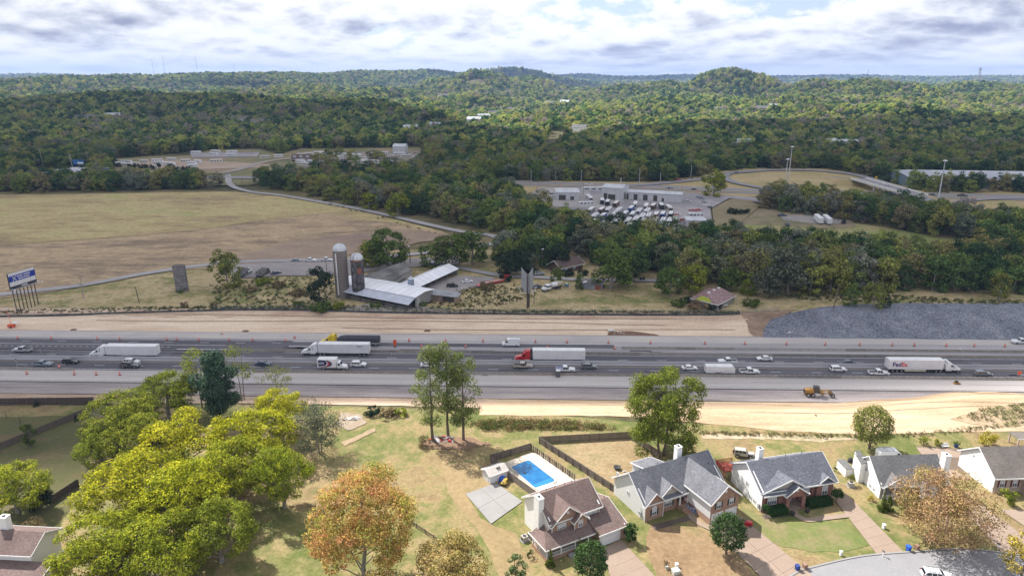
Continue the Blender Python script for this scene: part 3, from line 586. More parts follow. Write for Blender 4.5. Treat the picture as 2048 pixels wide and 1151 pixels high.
def trunk_mesh(name, seed, Ls, z0, Hh, r0, mat, nb=9, lean=0.0, stems=1, top=0.7, n=7, twig=False):
 g = random.Random(seed); b = MB()
 for s_ in range(stems):
  a = 6.283 * s_ / stems + .4; off = Vector((math.cos(a), math.sin(a), 0)) * (r0 * 1.6 if stems > 1 else 0)
  rr = r0 / (stems ** .45); p = off + Vector((0, 0, -0.4)); pts = [p]
  nseg = 5; htop = z0 + Hh * top
  for i in range(1, nseg + 1):
   t = i / nseg; q = off * (1 + (3.5 if stems > 1 else 0) * t) + Vector((lean * t + g.uniform(-.25, .25) * r0 * 3, g.uniform(-.25, .25) * r0 * 3, htop * t)); pts.append(q)
  for i in range(nseg):
   b.tube(pts[i], pts[i + 1], rr * (1.25 - i / nseg * .95) if i else rr * 1.5, rr * (1.25 - (i + 1) / nseg * .95) + .01, n, caps=False)
  br = sorted(Ls, key=lambda q: q[0][2])[::max(1, len(Ls) * stems // nb)]
  for j, (c, r) in enumerate(br[s_::stems] if stems > 1 else br):
   hz = min(max(c[2] - math.hypot(c[0], c[1]) * .8 - .5, z0 * .5), htop * .92); t = hz / htop; k = min(nseg - 1, int(t * nseg)); st = pts[k].lerp(pts[k + 1], t * nseg - k)
   mid = st.lerp(Vector(c), .5) + Vector((g.uniform(-.3, .3), g.uniform(-.3, .3), .12 * Hh * .3)); r1 = rr * .42 * (1 - t * .5)
   b.tube(st, mid, r1, r1 * .65, 5, caps=False); b.tube(mid, Vector(c), r1 * .65, r1 * .2, 4, caps=False)
   if twig:
    for q in range(5):
     e = Vector(c) + Vector((g.gauss(0, 1), g.gauss(0, 1), abs(g.gauss(0, .8)))) * r * .9; b.tube(mid.lerp(Vector(c), g.random()), e, r1 * .3, r1 * .1, 3, caps=False)
 return b.mesh(name, mat, True)
def plant(name, x, y, z, cm, tm, label, cat='tree', group=None, sc=1.0, rz=None, sz=None, cname='crown', tname='trunk', mat=None):
 root = empty(name, (x, y, z), random.uniform(0, 6.28) if rz is None else rz, label, cat, group)
 root.scale = (sc, sc, sz or sc)
 c = link(bpy.data.objects.new(cname, cm), root)
 if mat is not None: c.material_slots[0].link = 'OBJECT'; c.material_slots[0].material = mat
 if tm is not None: link(bpy.data.objects.new(tname, tm), root)
 return root
mYG = leaf_mat('yellow_green_leaves', [(0.156, 0.186, 0.017), (0.371, 0.383, 0.027), (0.599, 0.563, 0.042)], 0.42, .06, .01, var_scale=.55)
mYG2 = leaf_mat('lime_leaves', [(0.121, 0.163, 0.016), (0.262, 0.306, 0.028), (0.459, 0.447, 0.044)], 0.42, .06, .01, var_scale=.6)
mOlive = leaf_mat('olive_leaves', [(0.120, 0.158, 0.022), (0.225, 0.262, 0.033), (0.345, 0.352, 0.045)], 0.35, .08, .01, var_scale=.6)
mGrn = leaf_mat('green_leaves', [(0.063, 0.103, 0.025), (0.115, 0.167, 0.039), (0.196, 0.241, 0.057)], 0.35, .08, .01)
mBroad = leaf_mat('pear_leaves', [(0.03, 0.065, 0.02), (0.055, 0.10, 0.03), (0.11, 0.16, 0.06)], 0.25, .05, .01, var_scale=1.5)
mPop = leaf_mat('poplar_leaves', [(0.10, 0.14, 0.035), (0.17, 0.215, 0.06), (0.25, 0.28, 0.10)], 0.4, .05, .01)
mOr = leaf_mat('orange_leaves', [(0.24, 0.31, 0.05), (0.42, 0.38, 0.09), (0.62, 0.37, 0.14), (0.68, 0.36, 0.18)], 0.4, .05, .01, var_scale=.3)
mOr2 = leaf_mat('buff_leaves', [(0.22, 0.23, 0.06), (0.42, 0.34, 0.12), (0.48, 0.32, 0.15)], 0.35, .05, .01, var_scale=.5)
mRed = leaf_mat('russet_leaves', [(0.30, 0.28, 0.07), (0.42, 0.26, 0.14), (0.47, 0.28, 0.19)], 0.3, .05, .01, var_scale=.35)
mMap = leaf_mat('maple_leaves', [(0.12, 0.15, 0.03), (0.20, 0.225, 0.05), (0.33, 0.30, 0.09)], 0.3, .05, .01, var_scale=1.3)
mPine = leaf_mat('pine_needles', [(0.035, 0.07, 0.045), (0.06, 0.105, 0.065), (0.10, 0.15, 0.09)], 0.1, .05, .01)
mWil = leaf_mat('grey_green_leaves', [(0.075, 0.09, 0.05), (0.115, 0.13, 0.085), (0.17, 0.18, 0.13)], 0.25, .06, .01)
mHedge = leaf_mat('hedge_leaves', [(0.015, 0.045, 0.012), (0.03, 0.075, 0.018), (0.06, 0.11, 0.03)], 0.15, .05, .01, var_scale=2)
mCyp = leaf_mat('arborvitae_leaves', [(0.045, 0.07, 0.012), (0.09, 0.12, 0.02), (0.17, 0.19, 0.03)], 0.2, .05, .01, var_scale=1.5)
mDark = leaf_mat('dark_shrub_leaves', [(0.015, 0.03, 0.015), (0.03, 0.05, 0.025), (0.05, 0.07, 0.03)], 0.15, .05, .01)
mDryB = leaf_mat('dry_brush_leaves', [(0.14, 0.10, 0.055), (0.23, 0.17, 0.09), (0.16, 0.15, 0.06)], 0.2, .1, .02)
mYel2 = leaf_mat('yellow_shrub_leaves', [(0.22, 0.22, 0.03), (0.42, 0.35, 0.06), (0.5, 0.4, 0.09)], 0.3, .05, .01)
wood_cols = [(0.041, 0.088, 0.041), (0.065, 0.123, 0.050), (0.094, 0.159, 0.054), (0.164, 0.224, 0.061), (0.282, 0.310, 0.070), (0.224, 0.188, 0.094), (0.153, 0.193, 0.128), (0.235, 0.207, 0.179)]
mWood = leaf_mat('woodland_leaves', wood_cols, 0.3, .22, .018, patch=0.75, var_scale=.5)
mWoodF = leaf_mat('far_woodland_leaves', [(0.053, 0.117, 0.056), (0.083, 0.167, 0.070), (0.133, 0.233, 0.083), (0.250, 0.342, 0.100), (0.451, 0.467, 0.117), (0.233, 0.233, 0.117), (0.287, 0.253, 0.218)], 0.5, .35, .02, patch=0.9, var_scale=.25)
BIG = []
for i in range(4):
 Rr, Hh, z0 = 7.5, 11.0, 2.6
 cm, Ls = crown('crown', 11 + i, Rr, Hh, z0, 72, 62, 0.33, mYG, lr=(.13, .26), outward=-.35)
 BIG.append((cm, trunk_mesh('trunk', i, Ls, z0, Hh, .38, mBarkG, nb=16, twig=True)))
def big(u, v, rpx, zc, i, mat, label, sz=1.0, squash=1.0):
 x, y = ground_at(u, v, zc + 4); t = (CAMH - 4 - zc) / -ray(u, v)[2]; r = rpx * t
 z = tz(x, y); sc = r / 6.6; root = plant('deciduous_tree', x, y, z, BIG[i][0], BIG[i][1], label, sc=sc, sz=(zc / 9.3) * squash, mat=mat, rz=i * 1.3 + u * .01)
 return root
big(360, 868, 82, 9.5, 0, mYG, 'bright yellow-green tree at the back of the left grove, before the dark pine')
big(262, 952, 92, 9.5, 1, mYG, 'bright yellow-green tree on the left edge of the grove, beside the diagonal fence')
big(185, 1085, 88, 8.5, 2, mYG2, 'lime tree at the lower left of the grove beside the left house')
big(370, 985, 88, 10, 3, mYG, 'yellow-green tree in the middle of the left grove')
big(305, 1085, 84, 9, 0, mYG2, 'lime tree at the bottom of the left grove')
big(500, 858, 72, 9, 1, mYG, 'bright yellow-green tree at the right back of the left grove')
big(455, 925, 74, 9.5, 2, mYG2, 'lime tree with bare limbs showing, right of the grove centre')
big(560, 935, 56, 9, 3, mYG2, 'open lime tree with pale bare branches at the right edge of the grove')
big(432, 1040, 66, 8.5, 1, mOlive, 'darker olive tree at the lower right of the left grove')
big(232, 822, 72, 9.5, 2, mOlive, 'dark olive tree at the far left corner of the grove by the board fence')
big(330, 775, 58, 8, 3, mOlive, 'olive tree rising before the motorway at the back of the grove')
big(195, 880, 46, 6, 0, mOlive, 'small dark olive tree low on the left of the grove')
big(562, 806, 50, 7.5, 2, mYG, 'yellow tree behind the grey brushy tree, nearest the motorway')
big(22, 958, 62, 7, 1, mYG2, 'deep green tree at the left edge above the white house')
big(268, 865, 60, 8, 3, mOlive, 'olive tree between the dark corner tree and the bright grove')
def special(kind, seed, base, top_v, rpx, mat, bark, label, name, shape='round', z0f=.3, nl=30, nq=60, leaf=.4, stems=1, twig=False, lr=(.2, .34), outward=-.9, r0=.25, jit=.8, cat='tree', flat=.8, topf=.75, group=None, nb=14, cname='crown'):
 x, y = at(*base)[:2]; z = tz(x, y); H = max(.6, ht(x, y, top_v) - z); r = rpx * (CAMH - z) / -ray(0, base[1])[2]
 z0 = H * z0f; Hh = (H - z0)
 cm, Ls = crown(cname, seed, r, Hh * 1.05, z0, nl, nq, leaf, mat, shape=shape, lr=lr, outward=outward, jit=jit, flat=flat)
 tm = trunk_mesh('trunk', seed, Ls, z0, Hh, r0, bark, nb=nb, stems=stems, twig=twig, top=topf) if bark else None
 return plant(name, x, y, z, cm, tm, label, cat=cat, rz=0, cname=cname, group=group)
mOak = leaf_mat('oak_leaves', [(0.08, 0.115, 0.02), (0.16, 0.20, 0.03), (0.29, 0.31, 0.05)], .35, .05, .01, var_scale=.6)
special('poplar', 31, (866, 882), 706, 39, mPop, mBark, 'left one of the three tall thin-crowned trees beside the rubbish pile', 'tall_tree', 'tall', .22, 54, 44, .34, r0=.27, topf=.9, lr=(.18, .3))
special('poplar', 32, (897, 876), 698, 38, mPop, mBark, 'middle and tallest of the three thin-crowned trees by the rubbish pile', 'tall_tree', 'tall', .30, 54, 44, .34, r0=.27, topf=.9, lr=(.18, .3))
special('poplar', 33, (927, 880), 710, 40, mPop, mBark, 'right one of the three tall thin-crowned trees beside the rubbish pile', 'tall_tree', 'tall', .22, 52, 44, .34, r0=.25, topf=.9, lr=(.18, .3))
special('orange', 137, (732, 1165), 944, 112, mOr, mBarkG, 'large orange and gold autumn tree in the middle foreground', 'autumn_tree', 'round', .10, 96, 56, .31, lr=(.13, .25), outward=-.4, twig=True, r0=.35)
special('orange', 35, (905, 1225), 1085, 95, mOr2, mBarkG, 'buff and green autumn tree cut off by the bottom edge', 'autumn_tree', 'round', .10, 74, 66, .31, lr=(.13, .24), outward=-.4, r0=.3)
special('sapling', 36, (1030, 1185), 1100, 24, leaf_mat('pale_green_leaves', [(0.12, 0.17, 0.06), (0.19, 0.25, 0.10)], .4), mBark, 'small pale green tree at the bottom left of the porch house', 'young_tree', 'round', .1, 22, 110, .28, r0=.12)
special('oak', 37, (1322, 912), 735, 78, mOak, mBark, 'tall broad yellow-green tree standing behind the charcoal-roofed house', 'deciduous_tree', 'round', .03, 96, 76, .34, stems=2, lr=(.15, .26), r0=.3, outward=-.6, twig=True)
special('pear', 39, (1180, 1168), 1082, 37, mBroad, mBark, 'round dark green pear tree before the garage of the porch house', 'ornamental_tree', 'ball', .12, 56, 70, .27, lr=(.18, .28), r0=.16, jit=.45)
special('pear', 40, (1452, 1108), 1027, 39, mBroad, mBark, 'round dark green pear tree beside the driveway of the grey-roofed house', 'ornamental_tree', 'ball', .12, 56, 70, .27, lr=(.18, .28), r0=.16, jit=.45)
special('maple', 41, (1738, 898), 813, 42, mMap, mBark, 'round yellow-green maple at the edge of the sandy slope', 'ornamental_tree', 'ball', .12, 62, 60, .32, lr=(.16, .26), r0=.22, jit=.5)
special('russet', 42, (1880, 1080), 942, 98, mRed, mBarkG, 'wide thin russet tree with bare twigs in front of the white houses', 'autumn_tree', 'round', .0, 90, 27, .3, lr=(.14, .26), r0=.22, stems=3, twig=True, outward=-1)
special('gold', 43, (2040, 1165), 1062, 42, mYel2, mBark, 'golden thin tree at the bottom right corner by the street', 'autumn_tree', 'round', .2, 30, 75, .3, r0=.15, twig=True)
special('pine', 44, (442, 838), 720, 50, mPine, mBark, 'dark blue-green pine between the grove and the motorway', 'pine_tree', 'tall', .22, 46, 130, .36, lr=(.2, .34), r0=.25, topf=.95)
special('thin', 45, (487, 800), 682, 32, mOlive, mBark, 'slender sparse tree rising above the grove beside the pine', 'slender_tree', 'tall', .35, 22, 22, .36, r0=.14, twig=True, stems=2)
special('thin', 46, (556, 800), 733, 38, mOlive, mBark, 'wispy small tree at the kerb of the motorway behind the yellow tree', 'slender_tree', 'round', .35, 14, 22, .34, r0=.1, twig=True, lr=(.18, .3))
special('thin', 47, (405, 815), 706, 38, mOlive, mBark, 'thin olive tree just left of the dark pine', 'slender_tree', 'tall', .35, 26, 26, .38, r0=.14, twig=True)
special('willow', 48, (640, 905), 796, 52, mWil, mBarkP, 'grey brushy half-bare tree at the right end of the grove', 'half_bare_tree', 'round', .05, 46, 26, .26, r0=.2, stems=3, twig=True, outward=-1)
special('sap', 49, (62, 893), 848, 15, mGrn, mBark, 'young green tree standing alone in the left yard', 'young_tree', 'tall', .15, 26, 110, .26, r0=.08)
special('cyp', 50, (73, 812), 799, 5, mDark, None, 'little dark cypress against the long brown fence', 'cypress', 'cone', .0, 20, 40, .2, cat='shrub', cname='foliage')
special('cyp', 51, (153, 842), 828, 5, mDark, None, 'little dark cypress beside the diagonal fence', 'cypress', 'cone', .0, 20, 40, .2, cat='shrub', cname='foliage')
special('bare', 52, (42, 852), 828, 14, mDryB, mBark, 'leafless young tree in the upper left yard', 'bare_sapling', 'round', .25, 14, 1, .15, r0=.06, twig=True, nb=14)
special('bare', 53, (14, 838), 818, 9, mDryB, mBark, 'smaller leafless sapling near the left edge', 'bare_sapling', 'round', .25, 12, 1, .15, r0=.05, twig=True, nb=12)
special('sh', 54, (84, 1018), 970, 25, mDark, None, 'dark rounded evergreen bush at the end of the diagonal fence', 'evergreen_bush', 'bush', .0, 30, 120, .24, cat='bush', cname='foliage')
special('sh', 55, (75, 1070), 1030, 26, mDryB, mBark, 'dry brown twiggy bush beside the left house', 'dry_bush', 'bush', .05, 26, 30, .2, cat='bush', twig=True, stems=3, r0=.05, cname='foliage')
special('sh', 56, (1260, 1083), 1047, 15, mHedge, None, 'round green bush at the garage corner of the porch house', 'round_bush', 'bush', .0, 26, 110, .2, cat='bush', cname='foliage')
special('sh', 57, (1060, 1113), 1096, 8, mHedge, None, 'small green bush left of the front porch', 'round_bush', 'bush', .0, 16, 60, .18, cat='bush', cname='foliage')
special('arb', 58, (1100, 1132), 1096, 9, mCyp, None, 'tall arborvitae at the left corner of the porch', 'arborvitae', 'cone', .0, 34, 80, .17, cat='shrub', cname='foliage')
special('arb', 59, (1158, 1108), 1072, 7, mCyp, None, 'arborvitae behind the pear tree, left of a pair', 'arborvitae', 'cone', .0, 30, 80, .17, cat='shrub', cname='foliage')
special('arb', 60, (1194, 1094), 1062, 7, mCyp, None, 'arborvitae beside the white garage door', 'arborvitae', 'cone', .0, 30, 80, .17, cat='shrub', cname='foliage')
special('arb', 61, (1763, 1020), 984, 9, mCyp, None, 'yellow-green arborvitae before the white porch, left of the pair', 'arborvitae', 'cone', .0, 34, 80, .17, cat='shrub', cname='foliage')
special('arb', 62, (1776, 1019), 988, 9, mCyp, None, 'yellow-green arborvitae before the white porch, right of the pair', 'arborvitae', 'cone', .0, 34, 80, .17, cat='shrub', cname='foliage')
special('sh', 63, (1742, 1003), 990, 9, mYel2, None, 'yellow bush at the corner of the white-sided house', 'yellow_bush', 'bush', .0, 14, 60, .18, cat='bush', cname='foliage')
special('sh', 64, (1848, 890), 872, 10, mOlive, mBark, 'left rounded shrub at the head of the tan parking pad', 'garden_shrub', 'bush', .05, 18, 80, .2, cat='shrub', r0=.05, cname='foliage')
special('sh', 65, (1874, 892), 877, 9, mOlive, mBark, 'right rounded shrub at the head of the tan parking pad', 'garden_shrub', 'bush', .05, 18, 80, .2, cat='shrub', r0=.05, cname='foliage')
special('sh', 66, (1977, 893), 862, 19, mYel2, mBark, 'golden yellow bush behind the far right house', 'yellow_bush', 'bush', .05, 26, 80, .22, cat='bush', r0=.05, cname='foliage')
special('sh', 67, (2012, 1006), 975, 17, mOlive, None, 'dark bush against the tan brick front of the far right house', 'round_bush', 'bush', .0, 24, 90, .2, cat='bush', cname='foliage')
special('sh', 68, (1669, 943), 932, 5, mHedge, None, 'little round bush on the lawn between two houses', 'round_bush', 'bush', .0, 12, 60, .16, cat='bush', cname='foliage')
special('sh', 69, (1700, 968), 948, 8, mOlive, mBark, 'ball shrub beside the air conditioner of the white-sided house', 'garden_shrub', 'bush', .2, 16, 60, .18, cat='shrub', r0=.05, cname='foliage')
special('sh', 70, (1820, 1025), 1003, 24, mGrn, None, 'loose green bush under the russet tree by the porch', 'round_bush', 'bush', .0, 24, 60, .2, cat='bush', cname='foliage')
special('sh', 71, (1333, 1135), 1112, 8, mDryB, mBark, 'dry shrub near the utility boxes on the brown lawn', 'garden_shrub', 'bush', .1, 14, 40, .18, cat='shrub', r0=.04, twig=True, cname='foliage')
special('sh', 72, (848, 893), 872, 15, mDryB, None, 'brown dying bush left of the rubbish pile', 'dry_bush', 'bush', .0, 22, 60, .22, cat='bush', cname='foliage')
MID = []
for i, (sh, z0, nl, nq, lf) in enumerate([('round', .2, 32, 62, .64), ('round', 0, 36, 60, .64), ('round', .8, 30, 62, .66), ('round', 0, 34, 60, .62), ('tall', .2, 32, 56, .6), ('round', .5, 28, 64, .66)]):
 Hh = 12 - z0; cm, Ls = crown('crown', 101 + i, 5.0, Hh, z0, nl, nq, lf, mWood, shape=sh, lr=(.24, .38), outward=-.3, jit=.38)
 MID.append((cm, trunk_mesh('trunk', 200 + i, Ls, z0, Hh, .24, mBarkG, nb=6, n=5)))
MSM = []
for i in range(3):
 cm, Ls = crown('foliage', 131 + i, 1.5, 2.0, .0, 14, 70, .36, mGrn, shape='bush', lr=(.3, .45), outward=-.3); MSM.append(cm)
nmid = 0
TREES = []          # (x, y) already planted by hand, so that the woods keep clear of them
def mid(u, v, vtop, rpx, mat, label, i=0, name='deciduous_tree', group=None, cat='tree', bark=True):
 global nmid
 x, y, z = at(u, v); H = ht(x, y, vtop) - z; r = rpx * math.hypot(y, CAMH) / 1365.0
 cm, tm = MID[i]; TREES.append((x, y, r)); nmid += 1
 return plant(name, x, y, z, cm, tm if bark else None, label, group=group, cat=cat, sc=r / 4.9, sz=H / 11.8, mat=mat)
mid(776, 537, 450, 44, mGrn, 'tall full green tree behind the dark-roofed barn', 1)
mid(742, 536, 478, 27, mOlive, 'yellow-green tree between the second silo and the tall tree', 3)
mid(872, 532, 478, 34, mGrn, 'left tree of the dense clump by the farm road', 0)
mid(905, 536, 466, 36, mGrn, 'front tree of the dense clump by the farm road', 2)
mid(945, 530, 460, 38, mGrn, 'right tree of the dense clump by the farm road', 5)
mid(1008, 548, 500, 22, mDark, 'dark shaggy evergreen left of the tree clump by the red trailer', 4)
mid(1035, 552, 490, 27, mDark, 'dark grey-green shaggy tree behind the bushes by the red trailer', 1)
mid(1062, 548, 505, 20, mWil, 'grey-green tree just left of the lamp pole', 3)
mid(1117, 538, 484, 26, mDark, 'tall dark tree beside the farmhouse', 2)
mid(1113, 573, 530, 14, mGrn, 'small rounded tree on the drive in front of the farmhouse', 0)
mid(1158, 580, 545, 10, mGrn, 'bright small tree left of the ruined grey shed', 3)
mid(1172, 512, 455, 40, mWil, 'broad grey willow behind the farmhouse', 1, 'willow_tree')
mid(1222, 578, 495, 44, mGrn, 'large green tree leaning over the ruined grey shed', 2)
mid(1262, 566, 500, 34, mWood, 'spreading tree with a bare trunk right of the ruined shed', 5)
mid(1340, 592, 530, 30, mGrn, 'bushy green tree left of the rusted roof', 0)
mid(1385, 585, 525, 28, mOlive, 'olive tree above the rusted roof', 2)
mid(1460, 580, 530, 24, mGrn, 'round green tree directly behind the rusted roof', 1)
mid(1500, 588, 545, 22, mOlive, 'yellowish tree right of the rusted roof', 3)
mid(1575, 588, 478, 44, mWil, 'big grey-green willow at the edge of the right-hand wood', 1, 'willow_tree')
mid(1533, 592, 530, 34, mWil, 'shorter grey-green willow in front of the big one', 2, 'willow_tree')
mid(1700, 612, 570, 20, mGrn, 'dark green tree at the top of the stone slope', 4)
mid(1746, 616, 563, 22, mMap, 'flat-topped yellow-green tree on the brink of the stone slope', 0)
mid(1772, 616, 588, 11, mDark, 'small dark cedar right of the flat-topped tree', 4)
mid(1995, 600, 543, 18, mMap, 'small yellow tree at the edge of the far right wood', 5)
mid(1425, 393, 337, 24, mOlive, 'lone olive tree beside the frontage road', 0)
mid(457, 575, 497, 30, mMap, 'tall thin-topped tree beside the gravel lot', 0)
mid(641, 604, 536, 29, mDark, 'shaggy dark tree at the foot of the silos', 5)
mid(631, 392, 368, 18, mMap, 'yellowish tree first in the row along the farm road', 0)
mid(662, 400, 372, 18, mMap, 'yellowish tree second in the row along the farm road', 1)
mid(700, 410, 373, 18, mMap, 'olive round tree third in the row along the farm road', 2)
mid(738, 419, 383, 19, mOlive, 'olive round tree fourth in the row along the farm road', 3)
mid(796, 434, 386, 24, mOlive, 'rounded olive tree at the bend of the farm road', 5)
mid(1067, 478, 445, 22, mMap, 'bright green tree beyond the road bend', 1)
mid(1105, 490, 452, 27, mMap, 'yellow-green tree right of the bright one beyond the bend', 2)
for (u, v, t, r, lab, se) in [(168, 596, 535, 20, 'leafless pale tree standing in the pasture by the county road', 90)]:
 special('dead', se, (u, v), t, r, mDryB, mBarkP, lab, 'dead_tree', 'round', .3, 16, 2, .2, r0=.18, twig=True, nb=16)
special('syc', 91, (1288, 505), 432, 22, mOlive, mBarkP, 'half-bare tree with a white forked trunk before the bus yard', 'sycamore_tree', 'round', .35, 20, 9, .5, r0=.3, twig=True, nb=10)
sp_ = special('snag', 92, (1750, 560), 508, 4, mDryB, mBarkP, 'bare grey snag standing out of the right-hand wood', 'dead_tree', 'round', .5, 6, 2, .2, r0=.2, nb=5)
def bush(u, v, rpx, mat, label, hf=1.0, group=None, i=None):
 x, y, z = at(u, v); r = rpx * math.hypot(y, CAMH) / 1365.0
 return plant('bush', x, y, z - .1, MSM[random.randrange(3) if i is None else i], None, label, 'bush', group, sc=r / 1.6, sz=r / 1.6 * hf, mat=mat, cname='foliage')
for u, v, r, m, lab in [(600, 612, 12, mGrn, 'low bush left of the shaggy tree'), (640, 622, 22, mGrn, 'wide green bush at the fence below the tall silo'), (672, 618, 17, mOlive, 'green bush between fence and tall silo'), (752, 614, 12, mGrn, 'round sapling bush in front of the long white barn'),
  (737, 602, 7, mGrn, 'small bush by the foot of the second silo'), (862, 560, 10, mGrn, 'bush against the end of the long white shed'), (830, 576, 12, mOlive, 'brush below the white shed roof'), (845, 612, 9, mGrn, 'bush in the gap of the brick lean-to'), (1010, 562, 14, mDark, 'dark low bush behind the red trailer'), (975, 578, 16, mDryB, 'brown brush in the weeds before the red trailer'),
  (1355, 612, 16, mGrn, 'low green bush left of the rusted roof'), (1372, 607, 15, mDark, 'dark bush touching the rusted roof'), (1424, 618, 17, mDark, 'dark bush below the rusted roof'), (1395, 622, 20, mDryB, 'dry brush along the fence by the rusted roof'), (1500, 612, 18, mGrn, 'green brush right of the rusted roof'),
  (905, 595, 10, mDryB, 'brown brush at the end of the brick lean-to'), (560, 575, 14, mDryB, 'brown scrub in the field left of the silos'), (595, 592, 15, mDryB, 'darker scrub nearer the silos'), (530, 570, 16, mOlive, 'olive scrub below the gravel lot'), (505, 585, 12, mDryB, 'russet scrub before the gravel lot'), (430, 610, 9, mDryB, 'brown tuft near the fence, left field'), (370, 612, 9, mDryB, 'brown tuft near the fence right of the ruined silo'),
  (1470, 430, 15, mDark, 'dark bush clump beside the bus yard, left half'), (1488, 429, 12, mDark, 'dark bush clump beside the bus yard, right half'), (1062, 545, 12, mDark, 'dark bush at the foot of the lamp pole'), (1135, 552, 13, mDark, 'dark bush on the left of the farmhouse'), (1165, 550, 12, mDark, 'dark bush on the right of the farmhouse'),
  (772, 832, 18, mDryB, 'tan brushy thicket behind the left lawn'), (745, 828, 16, mDark, 'dark thicket at the left end of the fence row'), (800, 830, 14, mOlive, 'olive thicket left of the three tall trees')]:
 bush(u, v, r, m, lab, .8)
def weeds(name, poly, n, mats_h, leaf, hmax, seed, mat):
 g = np.random.default_rng(seed); P = np.array(poly); x0, y0 = P.min(0); x1, y1 = P.max(0)
 C = []; Nn = []
 cx = g.uniform(x0, x1, n * 3); cy = g.uniform(y0, y1, n * 3); k = inside(cx, cy, P); cx = cx[k][:n]; cy = cy[k][:n]; cz = terrain(cx, cy)
 for x, y, z in zip(cx, cy, cz):
  q = g.integers(14, 30); d = g.normal(size=(q, 3)); d[:, 2] = np.abs(d[:, 2]); d /= np.linalg.norm(d, axis=1, keepdims=True); r = g.uniform(.3, 1.0) * hmax
  C.append(np.array([x, y, z]) + d * np.array([r * .8, r * .8, r])); Nn.append(d + .6 * g.normal(size=d.shape))
 C = np.concatenate(C); Nn = np.concatenate(Nn)
 o = link(bpy.data.objects.new(name, quads_to_mesh(name, C, Nn, np.full(len(C), leaf), mat, .6, seed))); o['kind'] = 'stuff'; return o
def inside(x, y, P):
 x = np.asarray(x); y = np.asarray(y); c = np.zeros(x.shape, bool); n = len(P)
 for i in range(n):
  x0, y0 = P[i]; x1, y1 = P[(i + 1) % n]
  if y0 == y1: continue
  c ^= ((y0 > y) != (y1 > y)) & (x < (x1 - x0) * (y - y0) / (y1 - y0) + x0)
 return c
weeds('tall_weeds', px((940, 846), (1010, 838), (1100, 842), (1190, 848), (1235, 858), (1130, 860), (1060, 860), (970, 862)), 620, None, .3, 1.5, 3, leaf_mat('weed_leaves', [(0.09, 0.11, 0.03), (0.16, 0.17, 0.05), (0.21, 0.14, 0.07), (0.25, 0.12, 0.07)], .3, var_scale=.35))
weeds('bank_weeds', px((1400, 862), (1560, 866), (1720, 870), (1840, 866), (1960, 852), (2090, 838), (2090, 846), (1960, 860), (1840, 873), (1700, 879), (1560, 874), (1400, 870)), 560, None, .26, .75, 4, leaf_mat('bank_weed_leaves', [(0.12, 0.13, 0.05), (0.20, 0.19, 0.09), (0.26, 0.20, 0.11)], .3, var_scale=.35))
weeds('bank_weeds', px((1915, 838), (1960, 820), (2048, 808), (2120, 808), (2120, 836), (1980, 845)), 420, None, .26, .9, 6, MATS['bank_weed_leaves'])
weeds('fence_row_weeds', px((-120, 622), (0, 628), (200, 625), (420, 620), (640, 620), (720, 622), (900, 627), (1000, 628), (1300, 629), (1480, 628), (1480, 623), (1300, 622), (1000, 621), (700, 612), (420, 613), (0, 622)), 1500, None, .42, .8, 5, leaf_mat('fence_weed_leaves', [(0.06, 0.09, 0.03), (0.10, 0.12, 0.045), (0.16, 0.13, 0.07)], .3, var_scale=.1))
weeds('field_weeds', px((420, 560), (560, 556), (680, 556), (660, 600), (600, 612), (430, 610)), 420, None, .55, 1.0, 15, leaf_mat('scrub_leaves', [(0.09, 0.11, 0.04), (0.14, 0.15, 0.055), (0.18, 0.14, 0.08)], .3, var_scale=.1))
weeds('field_weeds', px((850, 600), (940, 570), (1040, 572), (1080, 590), (1000, 612), (860, 618)), 420, None, .5, .8, 16, MATS['scrub_leaves'])
weeds('field_weeds', px((1560, 592), (1700, 580), (1900, 598), (2090, 604), (2090, 612), (1900, 610), (1780, 606), (1600, 602)), 420, None, .55, .9, 17, MATS['scrub_leaves'])
weeds('hedge_weeds', px((640, 400), (760, 434), (880, 468), (960, 478), (960, 482), (880, 474), (760, 440), (640, 406)), 220, None, .7, 1.4, 18, MATS['fence_weed_leaves'])
weeds('roadside_scrub', px((1640, 835), (1660, 828), (1700, 825), (860, 828), (700, 832), (700, 824)), 0 or 1, None, .3, .8, 19, MATS['scrub_leaves'])
def W(*pts): return np.array(px(*pts))
woods = [W((1180, 500), (1330, 505), (1450, 495), (1570, 506), (1700, 520), (1900, 527), (2160, 522), (2160, 610), (1950, 603), (1800, 596), (1720, 588), (1640, 588), (1600, 590), (1560, 592), (1520, 590), (1470, 578), (1400, 576), (1345, 572), (1320, 552), (1200, 552), (1175, 535), (1000, 533), (985, 515), (1060, 512), (1130, 512)),
   W((512, 372), (620, 388), (700, 404), (790, 424), (860, 438), (930, 450), (1000, 468), (1060, 485), (1120, 502), (1200, 505), (1270, 500), (1330, 505), (1450, 495), (1400, 488), (1330, 486), (1240, 480), (1180, 466), (1110, 445), (1060, 420), (1030, 400), (1015, 385), (960, 378), (880, 368), (800, 368), (700, 366), (600, 366), (510, 362)),
   W((-220, 390), (0, 386), (200, 385), (330, 381), (442, 376), (442, 368), (300, 368), (150, 370), (-220, 372)),
   W((1512, 402), (1560, 398), (1640, 404), (1750, 416), (1810, 428), (1880, 440), (1930, 446), (2000, 452), (2060, 470), (2130, 490), (2000, 486), (1930, 482), (1870, 474), (1780, 456), (1700, 444), (1600, 430), (1520, 416)),
   W((1960, 455), (2160, 470), (2160, 522), (2000, 515), (1960, 490)),
   W((-220, 364), (0, 360), (60, 358), (40, 346), (-220, 346))]
